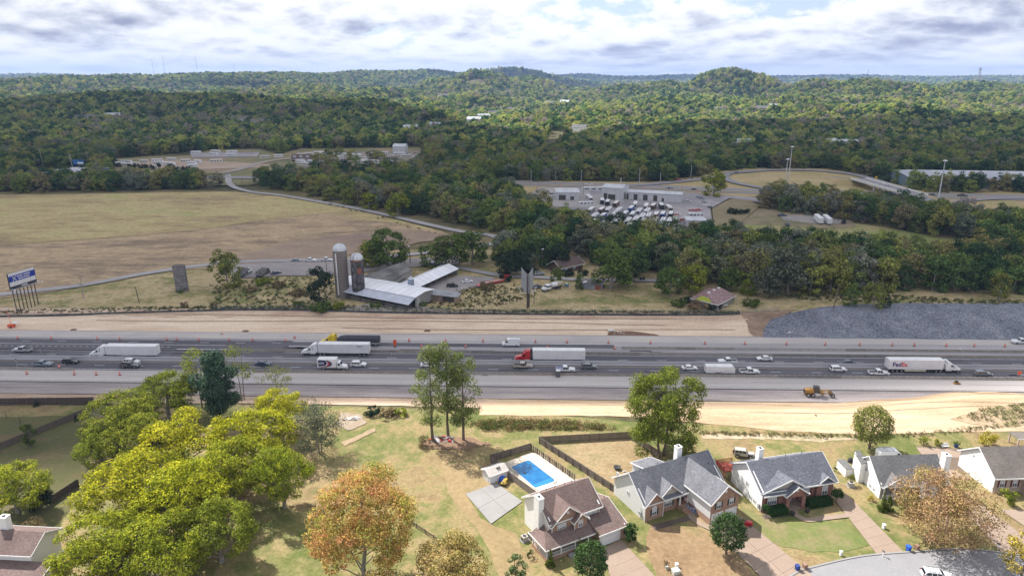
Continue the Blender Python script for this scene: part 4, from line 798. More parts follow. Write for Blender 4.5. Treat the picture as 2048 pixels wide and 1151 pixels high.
clear = [W((1100, 560), (1110, 522), (1185, 522), (1200, 560)), W((215, 352), (228, 318), (430, 300), (520, 296), (560, 306), (600, 297), (700, 296), (850, 293), (858, 335), (800, 348), (600, 356), (520, 362), (515, 372), (430, 372), (200, 366)),
   W((1026, 376), (1030, 365), (1300, 369), (1410, 356), (1440, 345), (1500, 338), (1660, 339), (1740, 353), (1790, 373), (1850, 386), (2400, 398), (2400, 460), (2000, 440), (1900, 425), (1760, 408), (1560, 398), (1500, 395), (1460, 400), (1450, 490), (1330, 486), (1240, 480), (1180, 466), (1110, 445), (1026, 398)),
   W((-300, 366), (60, 366), (60, 338), (190, 336), (190, 362), (210, 372), (-300, 372)),
   W((1800, 377), (1806, 352), (2400, 354), (2400, 381)),
   W((1100, 262), (1140, 262), (1120, 300), (1060, 322))]
HW_ = W((60, 357), (420, 362), (500, 362), (640, 367), (1040, 372), (1040, 362), (640, 356), (500, 351), (60, 346))
def scatter(spacing, y0, y1, seed, spread=.86):
 g = np.random.default_rng(seed); xs = np.arange(-spread * y1 - 80, spread * y1 + 80, spacing); ys = np.arange(y0, y1, spacing)
 X, Y = np.meshgrid(xs, ys); X = X.ravel() + g.uniform(-.42, .42, X.size) * spacing; Y = Y.ravel() + g.uniform(-.42, .42, Y.size) * spacing
 k = np.abs(X) < spread * Y + 70; return X[k], Y[k]
pts = []
X, Y = scatter(7.8, 255, 760, 5)
k = np.zeros(X.shape, bool)
for w in woods: k |= inside(X, Y, w)
k &= ~inside(X, Y, clear[0]) & ~inside(X, Y, clear[1]) & ~inside(X, Y, clear[2])
for (tx, ty, tr) in TREES: k &= (np.hypot(X - tx, Y - ty) > tr * .9)
pts.append(np.stack([X[k], Y[k], np.full(k.sum(), 1.0)], 1))
yA = at(0, 345)[1]
for sp, y0, y1, sc in ((9.3, 505, 1500, 1.0), (10.5, 1500, 2600, 1.1), (13.5, 2600, 4300, 1.4), (24, 4300, 7400, 2.3)):
 X, Y = scatter(sp, y0, y1, int(y0)); g = np.random.default_rng(int(y0))
 edge = np.where(X / Y > .53, 505, 562)
 k = Y > edge
 for w in clear + [HW_]: k &= ~inside(X, Y, w)
 n1 = np.sin(X * .012 + 3) * np.sin(Y * .010 + 1) + .6 * np.sin(X * .031 + Y * .017) * np.sin(Y * .027 - X * .013)
 k &= ~((n1 > 1.1) & (Y > 1000) & (Y < 2600))
 pts.append(np.stack([X[k], Y[k], np.full(k.sum(), sc)], 1))
A = np.concatenate(pts); Zg = terrain(A[:, 0], A[:, 1])
order = np.argsort(A[:, 1]); A = A[order]; Zg = Zg[order]
el = (Zg + 16 * A[:, 2] ** .5 - CAMH) / A[:, 1]; bins = np.clip(((A[:, 0] / A[:, 1] + 1) * 120).astype(int), 0, 239); keep = np.ones(len(A), bool); mx = np.full(240, -9.0)
for i in range(len(A)):
 b_ = bins[i]
 e_ground = (Zg[i] + 4 - CAMH) / A[i, 1]
 if el[i] < mx[b_] - .0015: keep[i] = False
 else: mx[b_] = max(mx[b_], e_ground)
A = A[keep]; Zg = Zg[keep]
NIND = 236
def band_of(x, y):
 a = np.array([x]), np.array([y])
 if inside(*a, woods[2])[0]: return ('tree in the tall hedge row at the far side of the pasture', 'trees in the hedge row beyond the pasture')
 if inside(*a, woods[3])[0] or inside(*a, woods[4])[0]: return ('tree in the belt along the ramps, ' + ('behind the two box trailers' if x < 175 else 'at its right end above the wood'), 'trees in the belt along the ramps')
 if x > 0 and y < 400:
  r_ = 'front edge' if y < 272 else 'middle' if y < 310 else 'back'
  c_ = 'behind the farmhouse' if x < 62 else 'behind the rusted roof' if x < 105 else 'above the stone slope\'s left' if x < 165 else 'above the stone slope\'s right'
  return ('tree at the %s of the right-hand wood, %s' % (r_, c_), 'trees of the right-hand wood')
 return ('leafy tree in the wood between the farm road and the bus yard', 'trees between the farm road and the bus yard')
for i in range(NIND):
 x, y, s = A[i]; lab, gr = band_of(x, y); cm, tm = MID[random.randrange(6)]; s = random.uniform(.95, 1.4)
 plant('woodland_tree', x, y, Zg[i] - .2, cm, tm, lab, 'tree', gr, sc=s * random.uniform(.9, 1.1), sz=s)
def far_proto(seed, mat):
 cm, Ls = crown('crown_far', seed, 5.9, 11.6, .3, 15, 85, 1.15, mat, shape='round', lr=(.28, .44), outward=-.1, jit=.28, flat=.9); return cm
fcol = bpy.data.collections.new('forest_shapes')
for i in range(5):
 o = bpy.data.objects.new('forest_shape', far_proto(300 + i, mWoodF)); fcol.objects.link(o)
ncol = bpy.data.collections.new('wood_shapes')
for i in range(6):
 me = MID[i][0]; o = bpy.data.objects.new('wood_shape', me); ncol.objects.link(o)
def instancer(name, P, Zs, coll, seed, smin=.62, smax=1.32):
 g = np.random.default_rng(seed); me = bpy.data.meshes.new(name); n = len(P)
 me.vertices.add(n); co = np.stack([P[:, 0], P[:, 1], Zs - .3], 1).astype(np.float32); me.vertices.foreach_set('co', co.ravel())
 at_ = me.attributes.new('sc', 'FLOAT_VECTOR', 'POINT'); s = P[:, 2] * g.uniform(smin, smax, n); sv = np.stack([s, s * g.uniform(.88, 1.1, n), s * g.uniform(.85, 1.15, n)], 1).astype(np.float32); at_.data.foreach_set('vector', sv.ravel())
 ar = me.attributes.new('rz', 'FLOAT_VECTOR', 'POINT'); rv = np.zeros((n, 3), np.float32); rv[:, 2] = g.uniform(0, 6.28, n); ar.data.foreach_set('vector', rv.ravel())
 o = bpy.data.objects.new(name, me); link(o); o['kind'] = 'stuff'
 ng = bpy.data.node_groups.new(name, 'GeometryNodeTree'); ng.interface.new_socket('Geometry', in_out='INPUT', socket_type='NodeSocketGeometry'); ng.interface.new_socket('Geometry', in_out='OUTPUT', socket_type='NodeSocketGeometry')
 gi = ng.nodes.new('NodeGroupInput'); go = ng.nodes.new('NodeGroupOutput'); ci = ng.nodes.new('GeometryNodeCollectionInfo'); ci.inputs[0].default_value = coll; ci.inputs['Separate Children'].default_value = True; ci.inputs['Reset Children'].default_value = True
 ip = ng.nodes.new('GeometryNodeInstanceOnPoints'); ip.inputs['Pick Instance'].default_value = True
 a1 = ng.nodes.new('GeometryNodeInputNamedAttribute'); a1.data_type = 'FLOAT_VECTOR'; a1.inputs[0].default_value = 'sc'
 a2 = ng.nodes.new('GeometryNodeInputNamedAttribute'); a2.data_type = 'FLOAT_VECTOR'; a2.inputs[0].default_value = 'rz'
 ng.links.new(gi.outputs[0], ip.inputs['Points']); ng.links.new(ci.outputs[0], ip.inputs['Instance']); ng.links.new(a1.outputs[0], ip.inputs['Scale']); ng.links.new(a2.outputs[0], ip.inputs['Rotation']); ng.links.new(ip.outputs[0], go.inputs[0])
 o.modifiers.new('scatter', 'NODES').node_group = ng; return o
rest = A[NIND:]; zr = Zg[NIND:]
nearm = rest[:, 1] < 800
instancer('woodland', rest[nearm], zr[nearm], ncol, 1, .95, 1.35)
fm = ~nearm
instancer('forest', rest[fm], zr[fm], fcol, 2)
print('TREES total', len(A), 'near stuff', nearm.sum(), 'far', fm.sum())
# ------------------------------------------------------------------ vehicles
mGlass = M('dark_glass', (0.012, 0.015, 0.02), (0.02, 0.024, 0.03), rough=0.08, spec=0.8)
mTyre = M('tyre_rubber', (0.018, 0.018, 0.018), (0.028, 0.027, 0.026), scale=8, rough=0.9)
mRim = M('wheel_rim', (0.45, 0.45, 0.46), (0.34, 0.34, 0.35), scale=6, rough=0.35, metal=0.6)
mTrim = M('dark_trim', (0.025, 0.025, 0.028), (0.04, 0.04, 0.043), scale=4, rough=0.6)
mLampW = M('clear_lamp', (0.75, 0.76, 0.78), (0.6, 0.6, 0.62), scale=9, rough=0.15)
mLampR = M('red_lamp', (0.30, 0.015, 0.012), (0.22, 0.01, 0.01), scale=9, rough=0.2)
def paint(name, c): return M(name, c, tuple(x * .93 for x in c), scale=0.8, rough=0.28, coat=0.6, spec=0.5)
pWhite = paint('white_paint', (0.72, 0.73, 0.75)); pSilver = paint('silver_paint', (0.42, 0.43, 0.45)); pBlack = paint('black_paint', (0.02, 0.021, 0.025)); pGrey = paint('grey_paint', (0.14, 0.155, 0.175))
pNavy = paint('navy_paint', (0.03, 0.05, 0.10)); pBeige = paint('beige_paint', (0.42, 0.38, 0.33)); pCharc = paint('charcoal_paint', (0.055, 0.053, 0.055)); pRed = paint('red_paint', (0.45, 0.015, 0.02)); pYell = paint('yellow_paint', (0.75, 0.55, 0.03)); pSteel = paint('steel_blue_paint', (0.20, 0.24, 0.29))
WH = {}
def wheel(parent, x, y, r=.36, w=.25):
 k = (r, w)
 if k not in WH:
  b = MB(); b.tube((0, -w / 2, 0), (0, w / 2, 0), r, n=14, m=0); b.tube((0, -w / 2 - .012, 0), (0, w / 2 + .012, 0), r * .58, n=10, m=1); WH[k] = b.mesh('wheel', [mTyre, mRim])
 o = link(bpy.data.objects.new('wheel', WH[k]), parent); o.location = (x, y, r); return o
def cabin(parent, prof, W, taper, body_mat, z0, glass=True, pillars=()):
 f = lambda x, z, y: y * (1 - taper * (z - z0))
 b = MB(); b.prism(prof, -W / 2, W / 2, f=f); b.build('cabin', body_mat, parent, bev=.05)
 if not glass: return
 n = len(prof); cx = sum(p[0] for p in prof) / n; zt = max(p[1] for p in prof)
 zs, ze = z0 + .06, zt - .10
 def xs(z):
  hit = []
  for i in range(n):
   (xa, za), (xb, zb) = prof[i], prof[(i + 1) % n]
   if (za - z) * (zb - z) < 0: hit.append(xa + (xb - xa) * (z - za) / (zb - za))
  return (min(hit), max(hit)) if len(hit) >= 2 else (cx, cx)
 (a0, a1), (b0, b1) = xs(zs), xs(ze)
 cuts = [0] + list(pillars) + [1]
 for sgn in (-1, 1):
  for i in range(len(cuts) - 1):
   t0, t1 = cuts[i] + .025, cuts[i + 1] - .025; m = MB(); P = []
   for (t, z, lo, hi) in ((t0, zs, a0 + .1, a1 - .16), (t1, zs, a0 + .1, a1 - .16), (t1, ze, b0 + .06, b1 - .05), (t0, ze, b0 + .06, b1 - .05)):
    x = lo + (hi - lo) * t; P.append((x, sgn * (W / 2 * (1 - taper * (z - z0)) + .012), z))
   if sgn > 0: P.reverse()
   m.poly(P); m.build('side_window', mGlass, parent)
 best = {}
 for i in range(n):
  (xa, za), (xb, zb) = prof[i], prof[(i + 1) % n]
  if abs(za - zb) > .3:
   mx = (xa + xb) / 2; k = 'windshield' if mx > cx else 'rear_window'
   if k not in best or abs(za - zb) > best[k][0]: best[k] = (abs(za - zb), xa, za, xb, zb)
 for k, (_, xa, za, xb, zb) in best.items():
  nx, nz = (1, 0) if xa == xb else (0, 0)
  s_ = 1 if k == 'windshield' else -1; d = Vector((xb - xa, zb - za)).normalized(); nn = Vector((abs(d.y) * s_, abs(d.x))) * .014
  p = [(xa + (xb - xa) * t + nn.x, za + (zb - za) * t + nn.y) for t in (.12, .9)]; m = MB()
  q = [(p[0][0], -1, p[0][1]), (p[0][0], 1, p[0][1]), (p[1][0], 1, p[1][1]), (p[1][0], -1, p[1][1])]
  m.poly([(x, y * (W / 2 - .1) * (1 - taper * (z - z0)), z) for x, y, z in q]); m.build(k, mGlass, parent)
def lights(parent, L_, W, z, zr):
 for s in (-1, 1):
  m = MB(); m.box(L_ / 2 - .12, L_ / 2 + .02, s * (W / 2 - .22) - .16, s * (W / 2 - .22) + .16, z - .07, z + .09); m.build('headlight', mLampW, parent)
  m = MB(); m.box(-L_ / 2 - .02, -L_ / 2 + .1, s * (W / 2 - .14) - .1, s * (W / 2 - .14) + .1, zr - .12, zr + .14); m.build('tail_light', mLampR, parent)
def car(kind, mat, loc, rz, label, cat=None, group=None, bed=None, rack=False):
 nm = {'sedan': 'sedan_car', 'suv': 'suv_car', 'pickup': 'pickup_truck', 'van': 'cargo_van', 'jeep': 'off_road_car'}[kind]
 r = empty(nm, loc, rz, label, cat or {'sedan': 'car', 'suv': 'car', 'jeep': 'car', 'pickup': 'pickup', 'van': 'van'}[kind], group)
 if kind == 'sedan':
  Lc, W = 4.75, 1.84; b = MB(); b.prism([(-2.3, .3), (-2.37, .62), (-2.3, .93), (-1.6, 1.0), (1.0, .97), (1.95, .82), (2.32, .66), (2.36, .3)], -W / 2, W / 2, f=lambda x, z, y: y * (1 - .05 * max(0, abs(x) - 1.6))); b.build('body', mat, r, bev=.07)
  cabin(r, [(-1.85, .97), (-1.05, 1.40), (-.2, 1.46), (.35, 1.41), (1.2, .95)], W * .93, .26, mat, .97, pillars=(.52,)); wl = (1.42, -1.38, .33); lights(r, Lc, W, .66, .8)
 elif kind == 'suv':
  Lc, W = 4.8, 1.92; b = MB(); b.prism([(-2.33, .36), (-2.38, .8), (-2.3, 1.08), (1.05, 1.08), (2.05, .98), (2.36, .8), (2.38, .36)], -W / 2, W / 2, f=lambda x, z, y: y * (1 - .05 * max(0, abs(x) - 1.6))); b.build('body', mat, r, bev=.07)
  cabin(r, [(-2.3, 1.06), (-2.0, 1.58), (-1.7, 1.70), (-.1, 1.74), (.3, 1.68), (1.15, 1.06)], W * .95, .18, mat, 1.06, pillars=(.34, .66)); wl = (1.45, -1.42, .37); lights(r, Lc, W, .85, 1.05)
  if rack:
   m = MB(); [m.box(-1.7, .1, s * .66 - .03, s * .66 + .03, 1.76, 1.80) for s in (-1, 1)]; [m.box(x, x + .06, -.66, .66, 1.79, 1.82) for x in (-1.4, -.7, 0)]; m.build('roof_rack', mTrim, r)
 elif kind == 'jeep':
  Lc, W = 4.7, 1.85; b = MB(); b.box(-2.1, .75, -W / 2 + .1, W / 2 - .1, .5, 1.18); b.box(.75, 2.1, -.62, .62, .6, 1.15); b.box(-2.2, 2.25, -.72, .72, .45, .68); b.build('body', mat, r, bev=.05)
  for x in (1.38, -1.42):
   for s in (-1, 1): m = MB(); m.box(x - .6, x + .6, s * .72 - .2, s * .72 + .2, .83, .93); m.build('wheel_arch', mTrim, r, bev=.03)
  cabin(r, [(-2.1, 1.16), (-2.02, 1.86), (.35, 1.86), (.72, 1.16)], W * .88, .08, mat, 1.16, pillars=(.33, .66)); wl = (1.38, -1.42, .42); lights(r, Lc, W - .5, .95, .95)
  m = MB(); m.tube((-2.14, 0, 1.0), (-2.4, 0, 1.0), .4, n=14); m.build('spare_wheel', mTyre, r); m = MB(); m.box(2.2, 2.4, -.85, .85, .5, .68); m.build('bumper', mTrim, r)
 elif kind == 'pickup':
  Lc, W = 5.8, 1.98; b = MB(); b.prism([(-2.9, .5), (-2.92, .72), (-2.9, .95), (.9, .95), (.9, 1.18), (2.1, 1.14), (2.75, 1.02), (2.9, .8), (2.9, .45)], -W / 2, W / 2, f=lambda x, z, y: y * (1 - .04 * max(0, abs(x) - 2))); b.build('body', mat, r, bev=.06)
  m = MB(); m.box(-2.9, -.85, -W / 2 + .01, -W / 2 + .12, .94, 1.22); m.box(-2.9, -.85, W / 2 - .12, W / 2 - .01, .94, 1.22); m.box(-2.92, -2.84, -W / 2 + .12, W / 2 - .12, .94, 1.22); m.build('bed', mat, r, bev=.02)
  m = MB(); m.poly([(-2.84, -W / 2 + .13, .965), (-.86, -W / 2 + .13, .965), (-.86, W / 2 - .13, .965), (-2.84, W / 2 - .13, .965)]); m.build('bed_liner', mTrim, r)
  if bed:
   m = MB(); m.box(-2.86, -.88, -W / 2 + .08, W / 2 - .08, 1.225, 1.27); m.build('bed_cover', bed, r)
  cabin(r, [(-.9, 1.16), (-.82, 1.82), (-.5, 1.9), (.45, 1.88), (1.15, 1.16)], W * .95, .16, mat, 1.16, pillars=(.48,)); wl = (1.85, -1.75, .40); lights(r, Lc, W, .95, .98)
 else:
  Lc, W = 5.9, 2.02; b = MB(); b.prism([(-2.9, .4), (-2.95, 2.3), (-2.8, 2.55), (.9, 2.58), (1.35, 2.45), (2.1, 1.35), (2.8, 1.1), (2.95, .8), (2.93, .4)], -W / 2, W / 2, f=lambda x, z, y: y * (1 - .05 * max(0, z - 1.2))); b.build('body', mat, r, bev=.07)
  for s in (-1, 1):
   P = [(1.0, 1.45), (1.95, 1.42), (1.45, 2.1), (1.0, 2.1)]; P = [(x, s * (W / 2 * (1 - .05 * (z - 1.2)) + .012), z) for x, z in P]; m = MB(); m.poly(P if s < 0 else P[::-1]); m.build('side_window', mGlass, r)
  m = MB(); m.poly([(2.07 + .012, -.85, 1.42), (2.07 + .012, .85, 1.42), (1.42 + .012, .8, 2.37), (1.42 + .012, -.8, 2.37)]); m.build('windshield', mGlass, r); wl = (1.95, -1.75, .38); lights(r, Lc, W, .95, 1.3)
  m = MB(); [m.box(x, x + .07, -.9, .9, 2.62, 2.68) for x in (-2.4, -1.2, 0.2)]; [m.box(-2.5, .4, s * .9 - .03, s * .9 + .03, 2.58, 2.70) for s in (-1, 1)]; m.build('ladder_rack', pSilver, r)
 for x in wl[:2]:
  for s in (-1, 1): wheel(r, x, s * (W / 2 - .11), wl[2])
 return r
def posn(u, s, z=0.8):
 x = 0.0
 for _ in range(8): x = (u - 1024) * ((s - SK * x) * cP + (CAMH - z) * sP) / FPX
 return (x, s - SK * x, 0.045)
def text(name, s, size, mat, parent, loc, rot, ext=0.004, sx=1.0, bold=0.0):
 cu = bpy.data.curves.new(name, 'FONT'); cu.body = s; cu.size = size; cu.extrude = ext; cu.offset = bold; cu.resolution_u = 3
 tmp = bpy.data.objects.new('tmp', cu); COL.objects.link(tmp); dg = bpy.context.evaluated_depsgraph_get(); me = bpy.data.meshes.new_from_object(tmp.evaluated_get(dg)); bpy.data.objects.remove(tmp)
 me.materials.clear(); me.materials.append(mat); o = link(bpy.data.objects.new(name, me), parent); o.location = loc; o.rotation_euler = rot; o.scale = (sx, 1, 1); return o
WEST = math.pi + RZ; EAST = RZ
for kind, mat, u, s, d, lab, kw in [
 ('pickup', pSilver, 45, 201.9, -1, 'silver pickup driving left at the far left edge of the motorway', {}),
 ('pickup', pSteel, 85, 190.7, 1, 'blue-grey pickup in the near lane, leftmost heading right', {}),
 ('suv', pBlack, 142, 193.1, 1, 'black car with silver bonnet in the inner lane on the left', {}),
 ('suv', pWhite, 263, 193.2, 1, 'white car half hidden behind a dark pickup near the grove', {}),
 ('pickup', pCharc, 260, 190.4, 1, 'dark brown-grey pickup in the outer lane near the grove', {}),
 ('sedan', pNavy, 526, 193.0, 1, 'dark blue sedan in the inner lane between grove and white box truck', {}),
 ('suv', pWhite, 717, 193.0, 1, 'white crossover just ahead of the box truck with the red swoosh', {}),
 ('sedan', pWhite, 856, 193.2, 1, 'white car seen through the three tall trees, left one', {}),
 ('sedan', pSilver, 872, 198.2, -1, 'pale car beyond the median, seen through the three tall trees', {}),
 ('pickup', pBeige, 1046, 193.1, 1, 'beige pickup below the red lorry cab', {}),
 ('pickup', pWhite, 1131, 190.6, 1, 'white pickup with a blue bed cover in the near lane', {'bed': paint('blue_cover', (0.10, 0.14, 0.30))}),
 ('suv', pGrey, 1178, 193.1, 1, 'grey estate car passing the tail of the red lorry', {}),
 ('sedan', pWhite, 1379, 193.0, 1, 'white sedan behind the enclosed white trailer', {}),
 ('pickup', pWhite, 1499, 190.5, 1, 'white pickup towing the enclosed trailer', {}),
 ('pickup', pWhite, 1455, 198.1, -1, 'white pickup beyond the median above the enclosed trailer', {}),
 ('sedan', pWhite, 1529, 200.9, -1, 'white sedan in the farther lane right of the tall yellow-green tree', {}),
 ('sedan', pNavy, 1693, 198.2, -1, 'dark blue sedan alone beyond the median', {}),
 ('suv', pWhite, 1676, 193.0, 1, 'white crossover under the dark blue sedan', {}),
 ('pickup', pWhite, 1757, 190.4, 1, 'white pickup with dark bed just behind the long parcel lorry', {}),
 ('suv', pGrey, 1965, 190.6, 1, 'grey estate ahead of the parcel lorry at the right', {}),
 ('van', pWhite, 1022, 211.0, -1, 'white high-roofed cargo van in the farthest lane', {}),
 ('pickup', pWhite, 2042, 217.3, -1, 'white pickup parked on the far gravel shoulder at the right edge', {})]:
 p = posn(u, s); car(kind, mat, p, WEST if d < 0 else EAST, lab, **kw)
mTrail = M('trailer_white', (0.66, 0.66, 0.69), (0.60, 0.60, 0.64), scale=0.5, rough=0.45)
mTrailR = M('trailer_roof', (0.72, 0.72, 0.73), (0.64, 0.63, 0.63), scale=0.5, rough=0.5)
mAlu = M('aluminium', (0.50, 0.50, 0.52), (0.40, 0.40, 0.42), scale=3, rough=0.4, metal=0.5)
def semi(u, s, d, cabmat, label, kind='box', daycab=False, skirt=None, logo=None):
 p = posn(u, s, 2); r = empty('semi_truck', p, (WEST if d < 0 else EAST), label, 'truck')
 off = 5.2  # local x: trailer -16.2..0, tractor up to +5.8
 def P(b, *a, **k): o = b.build(*a, **k); o.location.x += off; return o
 t = MB(); t.box(-16.2, 0, -1.29, 1.29, 1.15, 4.05) if kind == 'box' else None
 if kind == 'box':
  tr = P(t, 'trailer', mTrail, r)
  m = MB(); m.box(-16.25, .05, -1.31, 1.31, 4.05, 4.09); m.build('trailer_roof', mTrailR, tr)
  m = MB()
  for sg in (-1, 1):
   for k in range(1, 33): m.box(-16.2 + k * .49 - .025, -16.2 + k * .49 + .025, sg * 1.30 - .012, sg * 1.30 + .012, 1.45, 3.95)
   m.box(-16.2, 0, sg * 1.30 - .02, sg * 1.30 + .02, 1.15, 1.38)
  rb = m.build('side_ribs', mTrail, tr); rb['kind'] = 'stuff'
  for sg in (-1, 1): m = MB(); m.box(-16.26, -16.2, sg * .66 - .6, sg * .66 + .6, 1.25, 3.95); m.build('rear_door', mTrailR, tr)
  m = MB(); m.box(-16.1, -15.9, -1.1, 1.1, .5, .62); m.box(-16.1, -16.0, -.9, -.8, .6, 1.15); m.box(-16.1, -16.0, .8, .9, .6, 1.15); m.build('rear_bumper', mAlu, tr)
 else:
  m = MB(); n = 9; prof = [(1.28 * math.cos(math.pi * i / n), 2.05 + 1.5 * math.sin(math.pi * i / n)) for i in range(n + 1)]
  secs = [(-14.3, 1.0), (-3, 1.0), (-1.2, .86), (-.2, .55)]; vs = []; fs = []
  for x, k in secs: vs += [(x, y * (1 if k == 1 else (.6 + .4 * k)), 1.35 + (z - 1.35) * k) for y, z in prof] + [(x, -1.28, 1.35), (x, 1.28, 1.35)]
  q = n + 3
  for j in range(len(secs) - 1):
   for i in range(q): fs.append((j * q + i, j * q + (i + 1) % q, (j + 1) * q + (i + 1) % q, (j + 1) * q + i))
  fs += [tuple(range(q)), tuple(reversed(range((len(secs) - 1) * q, len(secs) * q)))]
  m.add(vs, fs); tr = P(m, 'trailer', M('black_tarp', (0.03, 0.03, 0.04), (0.055, 0.055, 0.07), scale=1.5, rough=.55), r)
  m = MB(); [m.box(x, x + .06, -1.32, 1.32, 1.4, 2.1) for x in np.arange(-14.2, -1, .95)]; rb = m.build('hoops', M('dark_hoop', (0.08, 0.08, 0.09)), tr); rb['kind'] = 'stuff'
  m = MB(); m.box(-14.4, -.3, -1.27, -1.1, .95, 1.34); m.box(-14.4, -.3, 1.1, 1.27, .95, 1.34); m.build('side_rail', mAlu, tr)
 m = MB(); m.box(-16.0 if kind == 'box' else -14.2, -.4, -.5, .5, .95, 1.15); m.box(-3.2, -3.0, -.9, -.75, .1, 1.1); m.box(-3.2, -3.0, .75, .9, .1, 1.1); m.build('chassis', mTrim, tr)
 ax = [-13.3, -14.6] if kind == 'box' else [-10.4, -13.2]
 if daycab: ax = [-12.2, -13.5, -14.8]
 for x in ax:
  for sg in (-1, 1): wheel(tr, x, sg * 1.0, .5, .55)
 if skirt:
  for sg in (-1, 1): m = MB(); m.box(-11.3, -5.0, sg * 1.25 - .02, sg * 1.25 + .02, .45, 1.15); m.build('side_skirt', skirt, tr)
 m = MB(); tp = (lambda x, z, y: y * (1 - .05 * max(0, z - 2)))
 if daycab:
  m.prism([(.9, .95), (.9, 2.6), (1.2, 2.7), (1.0, 3.7), (1.5, 3.8), (3.0, 2.75), (3.35, 2.0), (3.35, .95)], -1.2, 1.2, f=tp)
 else:
  m.prism([(.8, .95), (.8, 3.75), (1.3, 3.95), (2.2, 3.62), (3.05, 2.9), (3.55, 2.05), (3.55, .95)], -1.22, 1.22, f=tp)
 cab = P(m, 'cab', cabmat, r, bev=.1); xh = 3.3 if daycab else 3.5
 m = MB(); m.prism([(xh, .7), (xh, 2.0), (xh + 1.5, 1.72), (xh + 2.1, 1.35), (xh + 2.2, .55), (xh + 1.8, .5), (xh + .6, .7)], -.98, .98, f=lambda x, z, y: y * (1 - .10 * max(0, x - xh - .8))); m.build('hood', cabmat, cab, bev=.12)
 for sg in (-1, 1):
  m = MB(); m.box(xh + .85, xh + 1.95, sg * .98 - .2, sg * .98 + .2, .98, 1.12); m.build('fender', cabmat, cab, bev=.06)
  W2 = 1.22 if not daycab else 1.2
  Pp = [(xh - 1.0, 2.0), (xh - .15, 2.0), (xh - .42, 2.55), (xh - 1.0, 2.6)]; Pp = [(x, sg * (W2 * (1 - .05 * max(0, z - 2)) + .014), z) for x, z in Pp]; m = MB(); m.poly(Pp if sg < 0 else Pp[::-1]); m.build('side_window', mGlass, cab)
  if not daycab:
   for zz in (3.0, 2.35): m = MB(); m.box(1.75, 2.05, sg * (1.225 * (1 - .05 * (zz - 2))) - .012, sg * (1.225 * (1 - .05 * (zz - 2))) + .02, zz - .14, zz + .14); m.build('sleeper_window', mGlass, cab)
  m = MB(); m.tube((1.0, sg * .98, .78), (2.7, sg * .98, .78), .3, n=10); m.build('fuel_tank', mAlu, cab)
  m = MB(); m.box(xh - .1, xh + .02, sg * 1.42 - .06, sg * 1.42 + .06, 1.75, 2.35); m.build('mirror', mTrim, cab)
  m = MB(); m.box(xh + 2.0, xh + 2.18, sg * .72 - .18, sg * .72 + .18, .95, 1.15); m.build('headlight', mLampW, cab)
  if not daycab: m = MB(); m.box(-.05 + .3, .8, sg * 1.16 - .03, sg * 1.16 + .03, 1.2, 3.6); m.build('side_fairing', cabmat if cabmat != pRed else mTrim, cab)
 m = MB(); m.poly([(xh - .03, -.95, 2.1), (xh - .03, .95, 2.1), (xh - .46, .9, 2.82), (xh - .46, -.9, 2.82)]); m.build('windshield', mGlass, cab)
 m = MB(); m.box(-2.3, xh + 1.6, -.45, .45, .6, .95); m.build('frame', mTrim, cab)
 m = MB(); m.box(xh + 2.05, xh + 2.28, -1.05, 1.05, .35, .62); m.build('bumper', cabmat if not daycab else mTrim, cab, bev=.03)
 wheel(cab, xh + 1.4, -1.0, .5, .3); wheel(cab, xh + 1.4, 1.0, .5, .3)
 for x in (-.55, -1.85):
  for sg in (-1, 1): wheel(cab, x, sg * .98, .5, .5)
 if logo: logo(tr)
 return r
semi(248, 198.6, -1, pWhite, 'white lorry with white box trailer at the left, partly behind the median')
def lw(tr):
 m = M('trailer_print', (0.07, 0.08, 0.16)); text('lettering', 'WESTERN', .42, m, tr, (-12.35, 1.325, 3.42), (R(90), 0, R(180)), sx=1.05); text('lettering', 'EXPRESS', .36, m, tr, (-12.6, 1.325, 3.02), (R(90), 0, R(180)), sx=1.05)
semi(671, 201.9, -1, pWhite, 'white lorry with small dark lettering near the rear of its trailer, overtaking left', logo=lw)
semi(705, 210.3, -1, pYell, 'yellow lorry pulling a long black tarpaulin-covered hopper trailer', kind='tank')
semi(1099, 198.4, -1, pRed, 'red lorry pulling a plain white box trailer')
def lf(tr):
 a = text('lettering', 'Fed', 1.9, M('purple_print', (0.05, 0.015, 0.16)), tr, (-15.2, -1.325, 2.05), (R(90), 0, 0), sx=.95, bold=.05)
 b = text('lettering', 'Ex', 1.9, M('orange_print', (0.62, 0.05, 0.02)), tr, (-12.55, -1.325, 2.05), (R(90), 0, 0), sx=.95, bold=.05)
semi(1847, 193.5, 1, pWhite, 'parcel company lorry with large purple and orange lettering heading right', daycab=True, skirt=M('cream_skirt', (0.52, 0.48, 0.38)), logo=lf)
